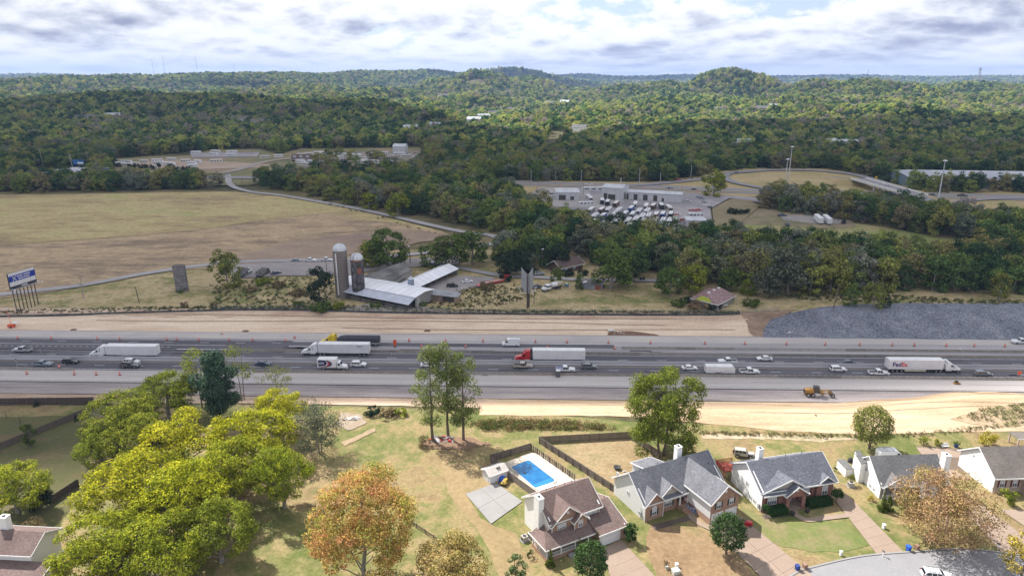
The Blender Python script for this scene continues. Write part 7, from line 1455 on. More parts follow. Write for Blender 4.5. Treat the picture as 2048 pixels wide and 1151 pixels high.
mF1 = M('weathered_boards', (0.19, 0.155, 0.13), (0.12, 0.10, 0.085), scale=1.6, stretch=(3, 3, .4)); mF2 = M('brown_boards', (0.085, 0.06, 0.05), (0.055, 0.04, 0.035), scale=1.6, stretch=(3, 3, .4)); mF3 = M('grey_boards', (0.27, 0.23, 0.20), (0.20, 0.165, 0.145), scale=1.6, stretch=(3, 3, .4)); mFr = M('fence_rail', (0.15, 0.12, 0.095), (0.10, 0.08, 0.065), scale=2)
def board_fence(pts_, mat, label, h=1.8, solid=True, gap=0.0, bw=.15, step=2.4, rails_side=1, z=None):
 f = empty('board_fence', (0, 0, 0), 0, label, 'fence')
 for i in range(len(pts_) - 1):
  a, b = Vector(pts_[i]), Vector(pts_[i + 1]); n = max(1, round((b - a).length / step))
  for k in range(n):
   p, q = a.lerp(b, k / n), a.lerp(b, (k + 1) / n); d = (q - p).normalized(); nn = Vector((-d.y, d.x)) * rails_side; zp_, zq = tz(p.x, p.y), tz(q.x, q.y); Lp = (q - p).length
   m = MB(); nb = max(3, int(Lp / (bw + gap)))
   for j in range(nb):
    t0, t1 = j / nb, (j + (1 if gap == 0 else bw / (bw + gap))) / nb; u0, u1 = p.lerp(q, t0 + .004), p.lerp(q, t1 - .004); zz = zp_ + (zq - zp_) * t0; hh = h + random.uniform(-.04, .04); o_ = random.uniform(0, .012)
    P4 = [u0 - nn * (.02 + o_), u1 - nn * (.02 + o_), u1 + nn * 0, u0 + nn * 0]; m.add([(w.x, w.y, zz + .05) for w in P4] + [(w.x, w.y, zz + hh) for w in P4], [(4, 5, 6, 7), (0, 1, 5, 4), (1, 2, 6, 5), (2, 3, 7, 6), (3, 0, 4, 7)])
   pn = m.build('fence_panel', mat, f); m = MB()
   for zr_ in (.35, h * .55, h - .3):
    A_, B_ = p + nn * .01, q + nn * .01; C_, D_ = q + nn * .07, p + nn * .07; m.add([(A_.x, A_.y, zp_ + zr_), (B_.x, B_.y, zq + zr_), (C_.x, C_.y, zq + zr_), (D_.x, D_.y, zp_ + zr_), (A_.x, A_.y, zp_ + zr_ + .09), (B_.x, B_.y, zq + zr_ + .09), (C_.x, C_.y, zq + zr_ + .09), (D_.x, D_.y, zp_ + zr_ + .09)], [(3, 2, 1, 0), (4, 5, 6, 7), (0, 1, 5, 4), (1, 2, 6, 5), (2, 3, 7, 6), (3, 0, 4, 7)])
   m.build('rail', mFr, pn)
   m = MB(); c = p + nn * .09; m.box(c.x - .06, c.x + .06, c.y - .06, c.y + .06, zp_ - .2, zp_ + h - .05); m.build('fence_post', mFr, f)
 return f
G4 = lambda u, v: at(u, v)[:2]
P_nw, P_n, P_e = G4(980, 923), G4(1062, 899), G4(1152, 962)
board_fence([G4(1082, 1004), G4(1016, 955)], mF3, 'weathered board fence between the pool and the concrete pad', rails_side=-1)
board_fence([G4(1001, 940), P_nw, P_n], mF1, 'dark weathered board fence closing the far side of the pool terrace', rails_side=-1)
board_fence([P_n, P_e], mF1, 'open board fence with wide gaps on the right side of the pool', gap=.28, h=1.6, bw=.28, rails_side=-1)
board_fence([G4(1237, 990), G4(1078, 886)], mF3, 'long grey board fence running diagonally beside the charcoal-roofed house', rails_side=1)
board_fence([G4(1078, 886), G4(1258, 876)], mF1, 'tall brown board fence along the top of the dry fenced lawn', rails_side=-1)
board_fence([G4(1258, 876), G4(1318, 915)], mF3, 'short board fence behind the yellow-green tree', rails_side=-1)
board_fence([G4(-60, 811), G4(190, 808)], mF2, 'long dark brown fence across the back of the left yards', h=2.1, rails_side=-1)
board_fence([G4(188, 822), G4(0, 900), G4(-60, 925)], M('grey_brown_boards', (0.15, 0.12, 0.10), (0.10, 0.08, 0.068), scale=1.6, stretch=(3, 3, .4)), 'dark fence running diagonally across the left yards with pale rails', rails_side=-1)
board_fence([G4(158, 972), G4(100, 1010)], mF2, 'short dark brown fence beside the dark evergreen bush', rails_side=1)
r = board_fence([G4(800, 1033), G4(885, 1090), G4(905, 1110)], mTrim, 'low black fence right of the orange autumn tree', h=1.1, gap=.45, bw=.04)
def ac(u, v, lab, rz=.4):
 x, y = ground_at(u, v, 4); r = empty('air_conditioner', (x, y, 4.05), rz, lab, 'air conditioner'); m = MB(); m.box(-.55, .55, -.5, .5, 0.08, 1.0); m.build('casing', M('ac_tan', (0.42, 0.40, 0.37), (0.36, 0.34, 0.31), scale=3), r, bev=.03); m = MB(); m.tube((0, 0, 1.0), (0, 0, 1.03), .38, n=16); m.build('fan_grille', mTrim, r); m = MB(); [m.box(-.56, -.545, -.42 + i * .12, -.36 + i * .12, .2, .9) for i in range(7)]; m.build('louvre', mTrim, r); m = MB(); m.box(-.75, .75, -.7, .7, -.02, .08); m.build('pad', mPad, r)
ac(1049, 1080, 'left air conditioner beside the white chimney', R(29)); ac(1062, 1074, 'right air conditioner beside the white chimney', R(29)); ac(1701, 972, 'air conditioner on a concrete pad left of the white-sided house', 0)
def bin_(u, v, mat, lab, rz=.2):
 x, y = ground_at(u, v, 4); r = empty('wheelie_bin', (x, y, tz(x, y) + .05), rz, lab, 'rubbish bin'); m = MB(); P = [(-.26, -.3), (.26, -.3), (.26, .3), (-.26, .3)]; m.add([(a, b, .05) for a, b in P] + [(a * 1.25, b * 1.25, 1.0) for a, b in P], [(3, 2, 1, 0), (4, 5, 6, 7), (0, 1, 5, 4), (1, 2, 6, 5), (2, 3, 7, 6), (3, 0, 4, 7)]); m.build('bin_body', mat, r, bev=.03); m = MB(); m.prism([(-.36, 1.0), (.36, 1.0), (.36, 1.06), (0, 1.13), (-.36, 1.06)], -.42, .4); m.build('lid', mat, r, bev=.02)
 for s in (-1, 1): m = MB(); m.tube((s * .28, .32, .12), (s * .2, .32, .12), .12, n=10); m.build('wheel', mTyre, r)
mBinB = M('blue_bin', (0.015, 0.10, 0.50)); mBinN = M('navy_bin', (0.02, 0.045, 0.20)); mBinT = M('brown_bin', (0.26, 0.16, 0.11))
bin_(1816, 1101, mBinB, 'bright blue bin at the kerb of the long driveway'); bin_(1833, 1099, mBinT, 'brown bin beside the bright blue one'); bin_(1594, 1140, mBinN, 'navy bin at the kerb at the bottom'); bin_(1609, 1137, mBinT, 'brown bin beside the navy one at the bottom')
def mailbox(u, v, lab, bc, box_len=.5):
 x, y = ground_at(u, v, 4); r = empty('mailbox', (x, y, tz(x, y) + .03), .3, lab, 'mailbox'); m = MB(); m.box(-.06, .06, -.06, .06, 0, 1.15); m.build('post', mTrimW if bc is mTrim else bc, r); m = MB(); m.prism([(-.12, 1.15), (.12, 1.15), (.12, 1.3), (0, 1.38), (-.12, 1.3)], -box_len / 2, box_len / 2); m.build('box', bc, r)
mailbox(1765, 1113, 'dark mailbox on a pale post at the foot of the long driveway', mTrim); mailbox(1995, 1098, 'dark mailbox near the bottom right corner', mTrim)
def util(u, v, mat, s, lab, name='utility_box'):
 x, y = ground_at(u, v, 4); r = empty(name, (x, y, tz(x, y) + .02), .3, lab, 'utility box'); m = MB(); m.box(-s[0], s[0], -s[1], s[1], 0, s[2]); m.build('cabinet', mat, r, bev=.04); m = MB(); m.box(-s[0] - .04, s[0] + .04, -s[1] - .04, s[1] + .04, s[2], s[2] + .06); m.build('lid', mat, r)
mUt = M('utility_pale', (0.50, 0.52, 0.47)); util(1681, 1110, mTrimW, (.2, .2, .9), 'white utility pedestal on the green lawn near the street'); util(1767, 1056, mTrimW, (.25, .25, .9), 'white utility pedestal beside the long driveway'); util(1351, 1146, mUt, (.6, .5, .8), 'pale green transformer box at the bottom edge'); util(1353, 1133, mTrimW, (.22, .22, .7), 'small white pedestal behind the transformer box'); util(1333, 1137, mUt, (.2, .2, .6), 'small green pedestal beside the dry shrub')
def mower(u, v, lab, body, seat, rz, canopy=None):
 x, y = ground_at(u, v, 4); r = empty('riding_mower', (x, y, tz(x, y) + .15), rz, lab, 'ride-on mower')
 m = MB(); m.prism([(-.2, .4), (-.2, .75), (.1, .95), (.9, .9), (1.05, .7), (1.05, .4)], -.35, .35); m.build('bonnet', body, r, bev=.05); m = MB(); m.box(-.9, -.2, -.5, .5, .4, .6); m.build('rear_deck', body, r, bev=.05); m = MB(); m.box(-.75, -.3, -.28, .28, .6, .75); m.box(-.8, -.68, -.28, .28, .7, 1.15); m.build('seat', seat, r, bev=.04); m = MB(); m.box(-.4, .6, -.6, .6, .12, .3); m.build('cutting_deck', body, r, bev=.04); m = MB(); m.tube((.0, 0, .9), (-.2, 0, 1.15), .03, n=5); m.tube((-.2, -.2, 1.15), (-.2, .2, 1.15), .03, n=5); m.build('steering_wheel', mTrim, r)
 for xx, rr in ((.75, .2), (-.6, .3)):
  for s in (-1, 1): wheel(r, xx, s * .48, rr, .22)
mower(1009, 968, 'yellow riding mower with blue cover on the concrete pad', M('mower_yellow', (0.55, 0.36, 0.04)), M('seat_yellow', (0.6, 0.55, 0.3)), 1.2); mower(1493, 1050, 'red riding mower in the shade beside the tall brick wing', pRed, mTrim, -.5)
x, y = ground_at(1005, 962, 4); r = empty('covered_item', (x, y, 4.2), .3, 'bright blue tarpaulin bundle against the garden shed', 'tarpaulin'); cm, _ = crown('tarp', 5, .7, 1.0, 0, 10, 120, .5, M('blue_tarp', (0.02, 0.10, 0.50), (0.02, 0.07, 0.38), scale=3), shape='bush', outward=-1, jit=.2); link(bpy.data.objects.new('tarp', cm), r); m = MB(); m.lathe([(.7, -.1), (.75, .4), (.5, .9), (.1, 1.05), (.001, 1.05)], 10); m.build('tarp_fold', MATS['blue_tarp'], r)
x, y = ground_at(1234, 938, 4); r = empty('fire_pit', (x, y, tz(x, y) + .1), 0, 'dark round fire pit on the dry fenced lawn', 'fire pit'); m = MB(); m.lathe([(.25, .2), (.75, .45), (.8, .6), (.7, .58), (.2, .4), (.001, .38)], 16); m.build('bowl', mTrim, r); m = MB(); [m.tube((.5 * math.cos(a), .5 * math.sin(a), -.1), (.4 * math.cos(a), .4 * math.sin(a), .4), .05, n=5) for a in (0.3, 1.9, 3.4, 5)]; m.build('leg', mTrim, r); m = MB(); m.tube((0, 0, .5), (.9, .3, .9), .06, n=6); m.build('poker', mTrim, r)
junk('garden_clutter', 1250, 943, [mDeb[0], mTrim], 6, (.5, .3, .1), (.2, .5), 'few pale bits beside the fire pit', 'clutter', 8)
ang = R(-14)
x, y = ground_at(1487, 913, 4); car('jeep', paint('pewter_paint', (0.36, 0.34, 0.32)), (x, y, tz(x, y) + .08), ang, 'silver boxy off-road car parked on the lawn behind the white chimney', 'car')
x, y = ground_at(1872, 1158, 4); car('suv', pWhite, (x, y, tz(x, y) + .15), R(-12), 'white car with a roof rack cut off by the bottom edge of the street', 'car', rack=True)
x, y = ground_at(1768, 915, 4.5); car('van', pWhite, (x + 1.2, y, tz(x, y) + .08), R(3), 'white van behind the roof of the white-sided house', 'van')
x, y = ground_at(1732, 922, 4.5); car('sedan', pNavy, (x, y, tz(x, y) + .08), R(10), 'dark car in the shade under the round maple', 'car')
x, y = ground_at(1716, 915, 4.5); r = empty('covered_grill', (x - 2.2, y - 1, tz(x, y)), 0, 'black covered grill beside the white enclosure', 'grill'); m = MB(); m.lathe([(.5, 0), (.55, .8), (.35, 1.1), (.001, 1.15)], 10); m.build('cover', mTrim, r)
x, y = ground_at(1890, 891, 4.5); r = empty('garden_bench', (x, y, tz(x, y)), .1, 'pale garden bench between the shrubs at the head of the tan pad', 'bench'); m = MB(); m.box(-.8, .8, -.3, .3, .4, .5); m.build('seat', mTrimW, r); m = MB(); m.box(-.8, .8, .28, .36, .5, 1.0); m.build('backrest', mTrimW, r)
for s in (-.7, .7): m = MB(); m.box(s - .06, s + .06, -.3, .3, 0, .4); m.build('leg', mTrimW, r)
x, y = ground_at(1912, 891, 4.5); r = empty('potted_plant', (x, y, tz(x, y)), 0, 'green plant in a blue pot at the head of the tan pad', 'potted plant'); m = MB(); m.lathe([(.3, 0), (.5, .6), (.5, .8), (.001, .75)], 14); m.build('pot', mBinN, r); cm, _ = crown('leaves', 95, .7, .9, .7, 12, 70, .22, mGrn, shape='bush'); link(bpy.data.objects.new('leaves', cm), r)
# ------------------------------------------------------------------ farm
def stave(name, c1, c2, c3):
 m = bpy.data.materials.new(name); m.use_nodes = True; nt = m.node_tree; b = nt.nodes['Principled BSDF']; b.inputs['Roughness'].default_value = .9
 tc = N(nt, 'ShaderNodeTexCoord'); mp = N(nt, 'ShaderNodeMapping'); mp.inputs['Scale'].default_value = (1.2, 1.2, .12); L(nt, tc.outputs['Object'], mp.inputs[0]); n = N(nt, 'ShaderNodeTexNoise', inp={'Scale': 1.2, 'Detail': 6.0, 'Roughness': .7}); L(nt, mp.outputs[0], n.inputs['Vector'])
 n2 = N(nt, 'ShaderNodeTexNoise', inp={'Scale': .5, 'Detail': 4.0}); L(nt, tc.outputs['Object'], n2.inputs['Vector'])
 L(nt, mixc(nt, ramp(nt, n2.outputs[0], [(.42, 0.0), (.6, 1.0)]), ramp(nt, n.outputs[0], [(.35, c1), (.6, c2)]), c3), b.inputs['Base Color']); return m
mS1 = stave('silo_staves', (0.14, 0.115, 0.105), (0.27, 0.235, 0.215), (0.22, 0.19, 0.175)); mS2 = stave('stained_silo', (0.22, 0.22, 0.24), (0.07, 0.065, 0.06), (0.055, 0.05, 0.05)); mS3 = stave('grey_tile', (0.20, 0.19, 0.20), (0.27, 0.25, 0.255), (0.17, 0.155, 0.155))
mTin = M('white_tin_roof', (0.78, 0.78, 0.82), (0.70, 0.70, 0.74), scale=.25, rough=.4, stretch=(1, .3, 1)); mTinD = M('grey_tin', (0.30, 0.31, 0.33), (0.22, 0.22, 0.235), scale=.5); mDome = M('dome_metal', (0.55, 0.56, 0.59), (0.44, 0.45, 0.48), scale=.8, rough=.4, metal=.3)
mBoardG = M('grey_barn_boards', (0.30, 0.29, 0.28), (0.17, 0.16, 0.155), scale=1.4, stretch=(3, 3, .3)); mBarnD = M('barn_shade', (0.05, 0.045, 0.04), (0.08, 0.07, 0.06), scale=1); mRust = M('rust', (0.30, 0.10, 0.055), (0.20, 0.075, 0.05), scale=1.2)  # barn_shade: shade of openings and interiors put into the colour; some posts share it
def silo(u, v, vtop, rpx, mat, dome, label, damaged=0):
 x, y, z = at(u, v); dist = y * cP + (CAMH - z) * sP; rr = rpx * dist / FPX; y += rr; H = ht(x, y, vtop) - z; r = empty('silo', (x, y, z), 0, label, 'silo')
 zb = H - rr * .95 if dome else H; nH = max(6, int(zb / 1.25)); n = 28
 for k in range(nH):
  m = MB(); m.lathe([(rr, k * zb / nH + .03), (rr, (k + 1) * zb / nH - .03)], n); q = m.build('stave_ring', mat, r)
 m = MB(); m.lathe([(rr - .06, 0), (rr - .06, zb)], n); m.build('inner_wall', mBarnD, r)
 m = MB()
 for i in range(n): a = 2 * math.pi * (i + .5) / n; m.box(rr * math.cos(a) - .035, rr * math.cos(a) + .035, rr * math.sin(a) - .035, rr * math.sin(a) + .035, 0, zb)
 j = m.build('stave_ribs', mat, r); j['kind'] = 'stuff'
 m = MB()
 for k in range(nH + 1): m.lathe([(rr + .05, k * zb / nH - .035), (rr + .05, k * zb / nH + .035)], n)
 j = m.build('hoops', M('hoop_rust', (0.10, 0.085, 0.08)), r); j['kind'] = 'stuff'
 if dome:
  m = MB(); m.lathe([(rr * 1.03 * math.cos(t), zb + rr * .98 * math.sin(t)) for t in [i * math.pi / 2 / 8 for i in range(9)][:-1]] + [(.01, zb + rr * .98)], n); d = m.build('dome', mDome, r, smooth=True)
  if damaged == 2:
   m = MB()
   for i in range(8): t0, t1 = i * math.pi / 18, (i + 1) * math.pi / 18; a0, a1 = R(246), R(252); f = lambda t, a: (rr * 1.045 * math.cos(t) * math.cos(a), rr * 1.045 * math.cos(t) * math.sin(a), zb + rr * 1.0 * math.sin(t)); m.poly([f(t0, a0), f(t0, a1), f(t1, a1), f(t1, a0)])
   m.build('open_panel', mBarnD, d)
 return r, rr, zb
r, rr, zb = silo(683, 597, 487, 13.5, mS1, True, 'tall concrete stave silo with pale metal dome and white ladder stripe')
m = MB(); a = R(248); m.box(rr * math.cos(a) - .22, rr * math.cos(a) + .22, rr * math.sin(a) - .3, rr * math.sin(a) - .05, 1.5, zb - .8); m.build('white_chute', mTrimW, r)
r, rr, zb = silo(716, 600, 506, 12.5, mS2, True, 'shorter stained silo with rusty patch and cracked dome', 2)
m = MB(); a = R(285)
for k, (a0, a1, z0, z1, mt) in enumerate(((R(280), R(325), zb - 5.4, zb - 3.2, mRust), (R(278), R(322), zb - 3.1, zb - .6, mBarnD), (R(220), R(330), zb - .55, zb - .05, mRust))):
 m = MB(); n = 6; [m.poly([((rr + .07) * math.cos(a0 + (a1 - a0) * i / n), (rr + .07) * math.sin(a0 + (a1 - a0) * i / n), z0), ((rr + .07) * math.cos(a0 + (a1 - a0) * (i + 1) / n), (rr + .07) * math.sin(a0 + (a1 - a0) * (i + 1) / n), z0), ((rr + .07) * math.cos(a0 + (a1 - a0) * (i + 1) / n), (rr + .07) * math.sin(a0 + (a1 - a0) * (i + 1) / n), z1), ((rr + .07) * math.cos(a0 + (a1 - a0) * i / n), (rr + .07) * math.sin(a0 + (a1 - a0) * i / n), z1)]) for i in range(n)]; m.build('rusty_panel' if mt is mRust else 'dark_opening', mt, r)
r, rr, zb = silo(360, 585, 531, 12, mS3, False, 'ruined roofless grey silo leaning in the pasture')
r.rotation_euler = (0, R(-1), 0); cmv, _ = crown('vines', 7, 2.4, 1.6, 0, 14, 60, .4, mGrn, shape='bush'); link(bpy.data.objects.new('vines', cmv), r).location = (0, -1.2, 0)
def W3(u, v, z):
 x, y = ground_at(u, v, z); return Vector((x, y))
def shed(label, A, B, width, h, hr, matR, matW, open_front=True, name='barn', overhang=.5, nposts=6, lean=None, gable=True):
 """A->B: the near eave line on the ground; the building lies to its left (far side)"""
 A = Vector(A); B = Vector(B); d = (B - A); Lg = d.length; rz = math.atan2(d.y, d.x); z = min(tz(*A), tz(*B)); r = empty(name, (A.x, A.y, z), rz, label, 'barn')
 o = overhang
 for (ya, yb, za, zb_) in ((-o, width / 2, h - .15, hr), (width + o, width / 2, h - .15, hr)):
  n = max(2, int(Lg / 3.2))
  rp = MB(); rp.slab([(-o, ya, za), (Lg + o, ya, za), (Lg + o, yb, zb_), (-o, yb, zb_)], .1); ro = rp.build('roof', matR, r)
  m = MB(); [m.slab([(k * Lg / n - .04, ya, za + .03), (k * Lg / n + .04, ya, za + .03), (k * Lg / n + .04, yb, zb_ + .03), (k * Lg / n - .04, yb, zb_ + .03)], .03) for k in range(1, n)]; m.build('roof_seam', mTinD if matR is mTin else matR, ro)
 wall(r, (0, width), (0, 0), 0, h - .1, matW, apex=hr - .15); wall(r, (Lg, 0), (Lg, width), 0, h - .1, matW, apex=hr - .15); wall(r, (Lg, width), (0, width), 0, h - .15, matW)
 if open_front:
  for k in range(nposts + 1): m = MB(); x = .1 + (Lg - .2) * k / nposts; m.box(x - .1, x + .1, 0, .2, 0, h - .1); m.build('post', mBoardG, r)
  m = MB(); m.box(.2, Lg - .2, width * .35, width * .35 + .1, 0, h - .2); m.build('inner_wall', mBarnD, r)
 else: wall(r, (0, 0), (Lg, 0), 0, h - .15, matW)
 return r, Lg
A = W3(700, 600, 3.0); B = W3(820, 622, 3.0)
bR0, bR1 = W3(690, 553, 8.2), W3(848, 582, 8.2)   # ridge line
d = (bR1 - bR0).normalized(); n_ = Vector((-d.y, d.x)); wd = 11.0
r, Lg = shed('long white metal-roofed barn running from the silos to the fence', bR0 - n_ * wd / 2, bR1 - n_ * wd / 2, wd, 4.6, 8.0 - 3 + .2, mTin, mBoardG)
m = MB(); m.slab([(4.5, -4.6, 2.7), (Lg + .4, -4.6, 2.7), (Lg + .4, -.55, 4.25), (4.5, -.55, 4.25)], .1); ln = m.build('lean_to_roof', M('lean_to_tin', (0.48, 0.50, 0.58), (0.40, 0.42, 0.49), scale=.3, rough=.5), r)
for k in range(7): m = MB(); x = 5 + (Lg - 5.2) * k / 6; m.box(x - .09, x + .09, -4.4, -4.2, 0, 2.6); m.build('post', mBarnD, r)
m = MB(); m.box(5, Lg - 1, -3.9, -3.8, 0, 1.6); m.build('low_wall', M('block_wall', (0.13, 0.12, 0.115), (0.09, 0.085, 0.08), scale=.8), r)
m = MB(); [m.box(Lg + .01, Lg + .08, .8 + k * .5, 1.2 + k * .5, .1, 3.8) for k in range(4)]; m.build('end_boards', M('pale_boards', (0.46, 0.45, 0.43), (0.34, 0.33, 0.32), scale=1.5), r)
s0, s1 = W3(800, 575, 6.6), W3(897, 532, 6.6); d = (s1 - s0).normalized(); n_ = Vector((-d.y, d.x)); wd2 = 9.0
shed('white metal-roofed shed running away from the long barn towards the road', s0 - n_ * wd2 / 2 - d * 2, s1 - n_ * wd2 / 2, wd2, 3.1, 4.7, mTin, mBoardG, nposts=9)
s0, s1 = W3(748, 556, 6.8), W3(800, 535, 6.8); d = (s1 - s0).normalized(); n_ = Vector((-d.y, d.x)); wd3 = 12
shed('old barn with dark grey patched roof behind the white barns', s0 - n_ * wd3 / 2 - d * 2, s1 - n_ * wd3 / 2, wd3, 3.6, 6.0, M('old_roof', (0.085, 0.08, 0.08), (0.20, 0.19, 0.18), scale=.22, stretch=(.6, 2, 1)), M('pale_old_boards', (0.42, 0.41, 0.38), (0.28, 0.27, 0.25), scale=1, stretch=(3, 3, .4)), open_front=False)
s0, s1 = W3(722, 560, 4.2), W3(770, 566, 4.2); r = empty('low_shed', (s0.x, s0.y, tz(*s0)), math.atan2((s1 - s0).y, (s1 - s0).x), 'low flat grey shed between the barns', 'shed'); Lq = (s1 - s0).length + 6
m = MB(); m.slab([(0, 0, 2.2), (Lq, 0, 2.2), (Lq, 7, 3.0), (0, 7, 3.0)], .15); m.build('roof', MATS['old_roof'], r); m = MB(); m.box(.3, Lq - .3, .3, 6.7, 0, 2.1); m.build('wall', mBoardG, r)
a, b = W3(850, 600, 3.0), W3(915, 606, 3.0); r = empty('lean_to', (a.x, a.y, tz(*a)), math.atan2((b - a).y, (b - a).x), 'long low brick lean-to with thin white roof edge, right of the barn gable', 'shed'); Lq = (b - a).length
m = MB(); m.slab([(-1, -.6, 2.9), (Lq + .4, -.6, 2.5), (Lq + .4, 3.6, 3.2), (-1, 3.6, 3.6)], .14); m.build('roof', mTinD, r)
wall(r, (0, 0), (Lq * .55, 0), 0, 2.8, M('old_brick', (0.26, 0.20, 0.17), (0.17, 0.13, 0.115), scale=.9)); wall(r, (Lq * .9, 0), (Lq, 0), 0, 2.5, M('tan_boards', (0.36, 0.27, 0.18), (0.26, 0.19, 0.13))); wall(r, (Lq, 0), (Lq, 3.4), 0, 2.5, MATS['tan_boards']); wall(r, (Lq, 3.4), (0, 3.4), 0, 2.9, MATS['old_brick'])
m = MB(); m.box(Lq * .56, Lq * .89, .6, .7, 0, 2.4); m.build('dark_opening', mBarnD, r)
x, y, z = at(823, 588); r = empty('feed_bin', (x, y, z + 1.0), 0, 'small blue-grey feed bin standing between the two white roofs', 'feed bin')
m = MB(); m.lathe([(.3, 1.6), (1.25, 2.6), (1.25, 5.4)], 16); m.build('drum_wall', M('bin_blue', (0.25, 0.30, 0.38), (0.20, 0.24, 0.31), scale=2), r, smooth=False); m = MB(); m.lathe([(1.3, 5.4), (.3, 6.3), (.3, 6.5), (.001, 6.5)], 16); m.build('cone_roof', mDome, r)
for k in range(4): a = .8 + k * 1.57; m = MB(); m.tube((1.1 * math.cos(a), 1.1 * math.sin(a), -1), (1.1 * math.cos(a), 1.1 * math.sin(a), 2.7), .07, n=5); m.build('leg', mAlu, r)
x, y, z = at(58, 621); X2 = at(32, 628)
def big_board(x, y, z, rz, label):
 r = empty('billboard', (x, y, z), rz, label, 'billboard'); W_b, Hb, z0 = 11.0, 5.0, 9.9
 for k in range(7): xx = -W_b / 2 + 1 + k * (W_b - 2) / 6; m = MB(); m.tube((xx, .4, -.5), (xx, .4, z0 + Hb * .8), .17, n=7); m.build('post', M('steel_post', (0.055, 0.045, 0.045), (0.09, 0.07, 0.065), scale=2), r)
 m = MB(); m.box(-W_b / 2, W_b / 2, 0, .3, z0 - .9, z0 + Hb); f = m.build('panel', mTrim, r)
 mB = M('poster_blue', (0.015, 0.045, 0.33)); mW = M('poster_white', (0.66, 0.65, 0.66), (0.58, 0.57, 0.58), scale=.8)
 m = MB(); m.box(-W_b / 2 + .25, W_b / 2 - .2, -.02, -.001, z0 + .1, z0 + Hb - .05); m.build('poster', mW, f); m = MB(); m.box(-W_b / 2 + .25, W_b / 2 - .2, -.035, -.021, z0 + 1.7, z0 + 3.9); m.build('blue_band', mB, f)
 m = MB()
 for s in (-1, 1): c = Vector((-3.1, 2.8)); m.add([(c.x - .75 * s - .16, -.05, z0 + 1.95), (c.x - .75 * s + .16, -.05, z0 + 1.95), (c.x + .75 * s + .16, -.05, z0 + 3.65), (c.x + .75 * s - .16, -.05, z0 + 3.65)], [(0, 1, 2, 3)])
 m.build('cross_mark', mW, f)
 m = MB()
 g = random.Random(2)
 for (xa, xb, za) in ((-2.0, .4, 3.0), (.8, 3.2, 3.0), (-1.6, .6, 2.1), (.8, 3.0, 2.1)):
  xx = xa
  while xx < xb: w_ = g.uniform(.18, .3); m.box(xx, xx + w_, -.05, -.036, z0 + za, z0 + za + .5); xx += w_ + .09
 m.build('faint_lettering', mW, f)['kind'] = 'stuff'
 m = MB(); m.box(-.9, 1.6, -.03, -.005, z0 - .65, z0 - .25); m.build('name_plate', mW, f)
 m = MB(); m.box(-W_b / 2 - .2, W_b / 2 + .2, -1.3, -.1, z0 - 1.0, z0 - .92); m.build('catwalk', mAlu, r)
 for k in (-1, 1): m = MB(); m.tube((k * 5.2, 0, z0 - .6), (k * 5.6, -2.2, z0 - .8), .06, n=5); m.box(k * 5.6 - .25, k * 5.6 + .25, -2.4, -2.0, z0 - .95, z0 - .65); m.build('lamp', mTrimW, r)
p0, p1 = at(41, 627), at(76, 611); rzb = math.atan2(p1[1] - p0[1], p1[0] - p0[0]); cx_, cy_ = (p0[0] + p1[0]) / 2, (p0[1] + p1[1]) / 2
big_board(cx_, cy_, tz(cx_, cy_), rzb, 'tilted-looking billboard with a blue band on seven steel posts at the left edge')
x, y, z = at(1055, 616); r = empty('billboard', (x, y, z), R(0), 'billboard seen edge-on with grey backs and row of lamps', 'billboard')
m = MB(); m.tube((0, 0, -.5), (0, 0, 12.5), .35, n=10); m.tube((.55, 1.2, -.5), (.55, 1.2, 12.5), .3, n=10); m.build('post', MATS['steel_post'], r)
for s in (-1, 1):
 m = MB(); x0 = s * .35; m.add([(x0, -.2, 5.8), (x0 + s * .15, -.2, 5.8), (x0 + s * 1.9, 9, 5.8), (x0 + s * 1.75, 9, 5.8), (x0, -.2, 13.2), (x0 + s * .15, -.2, 13.2), (x0 + s * 1.9, 9, 13.2), (x0 + s * 1.75, 9, 13.2)], [(0, 3, 2, 1), (4, 5, 6, 7), (0, 1, 5, 4), (1, 2, 6, 5), (2, 3, 7, 6), (3, 0, 4, 7)]); m.build('back_panel', M('board_back', (0.33, 0.34, 0.36), (0.25, 0.26, 0.28), scale=.6, stretch=(1, 4, .3)), r)
 m = MB()
 for k in range(5): yy = 1 + k * 1.9; xs_ = x0 + s * (.15 + yy * .19); m.tube((xs_, yy, 5.9), (xs_ + s * 1.3, yy, 5.5), .04, n=4); m.box(xs_ + s * 1.3 - .2, xs_ + s * 1.3 + .2, yy - .2, yy + .2, 5.4, 5.65)
 m.build('lamp_arms', mTrimW, r)
m = MB(); [m.box(-.5 + k * .25 - .03, -.5 + k * .25 + .03, -.25, 0, 5.8, 13.2) for k in range(5)]; m.build('frame', mTinD, r)
def pole(u, v, vtop, label, lean=0, lamp=None, mat=None, rad=.16, arms=0, name='utility_pole', cat='pole'):
 x, y, z = at(u, v); H = ht(x, y, vtop) - z; r = empty(name, (x, y, z), 0, label, cat); m = MB(); m.tube((0, 0, -.3), (lean, 0, H), rad, rad * .7, 8); m.build('pole', mat or mBark, r)
 for k in range(arms): m = MB(); m.box(lean - 1.3, lean + 1.3, -.08, .08, H - .6 - k * 1.0, H - .42 - k * 1.0); m.build('crossarm', mBark, r)
 if lamp: m = MB(); m.box(lean - .5, lean + .5, -.6, .2, H - .3, H); m.build('lamp_head', lamp, r)
 return r
pole(279, 606, 573, 'short leaning post in the pasture right of the ruined silo', -.5, rad=.22); pole(655, 550, 518, 'pole beside the gravel lot, left of the tall silo', -.3); pole(821, 527, 491, 'pole with a lamp beside the gravel lot, before the tree clump', -.3, mTrimW, rad=.2); pole(1085, 537, 497, 'pole with white lamp between the dark trees', 0, mTrimW, rad=.22)
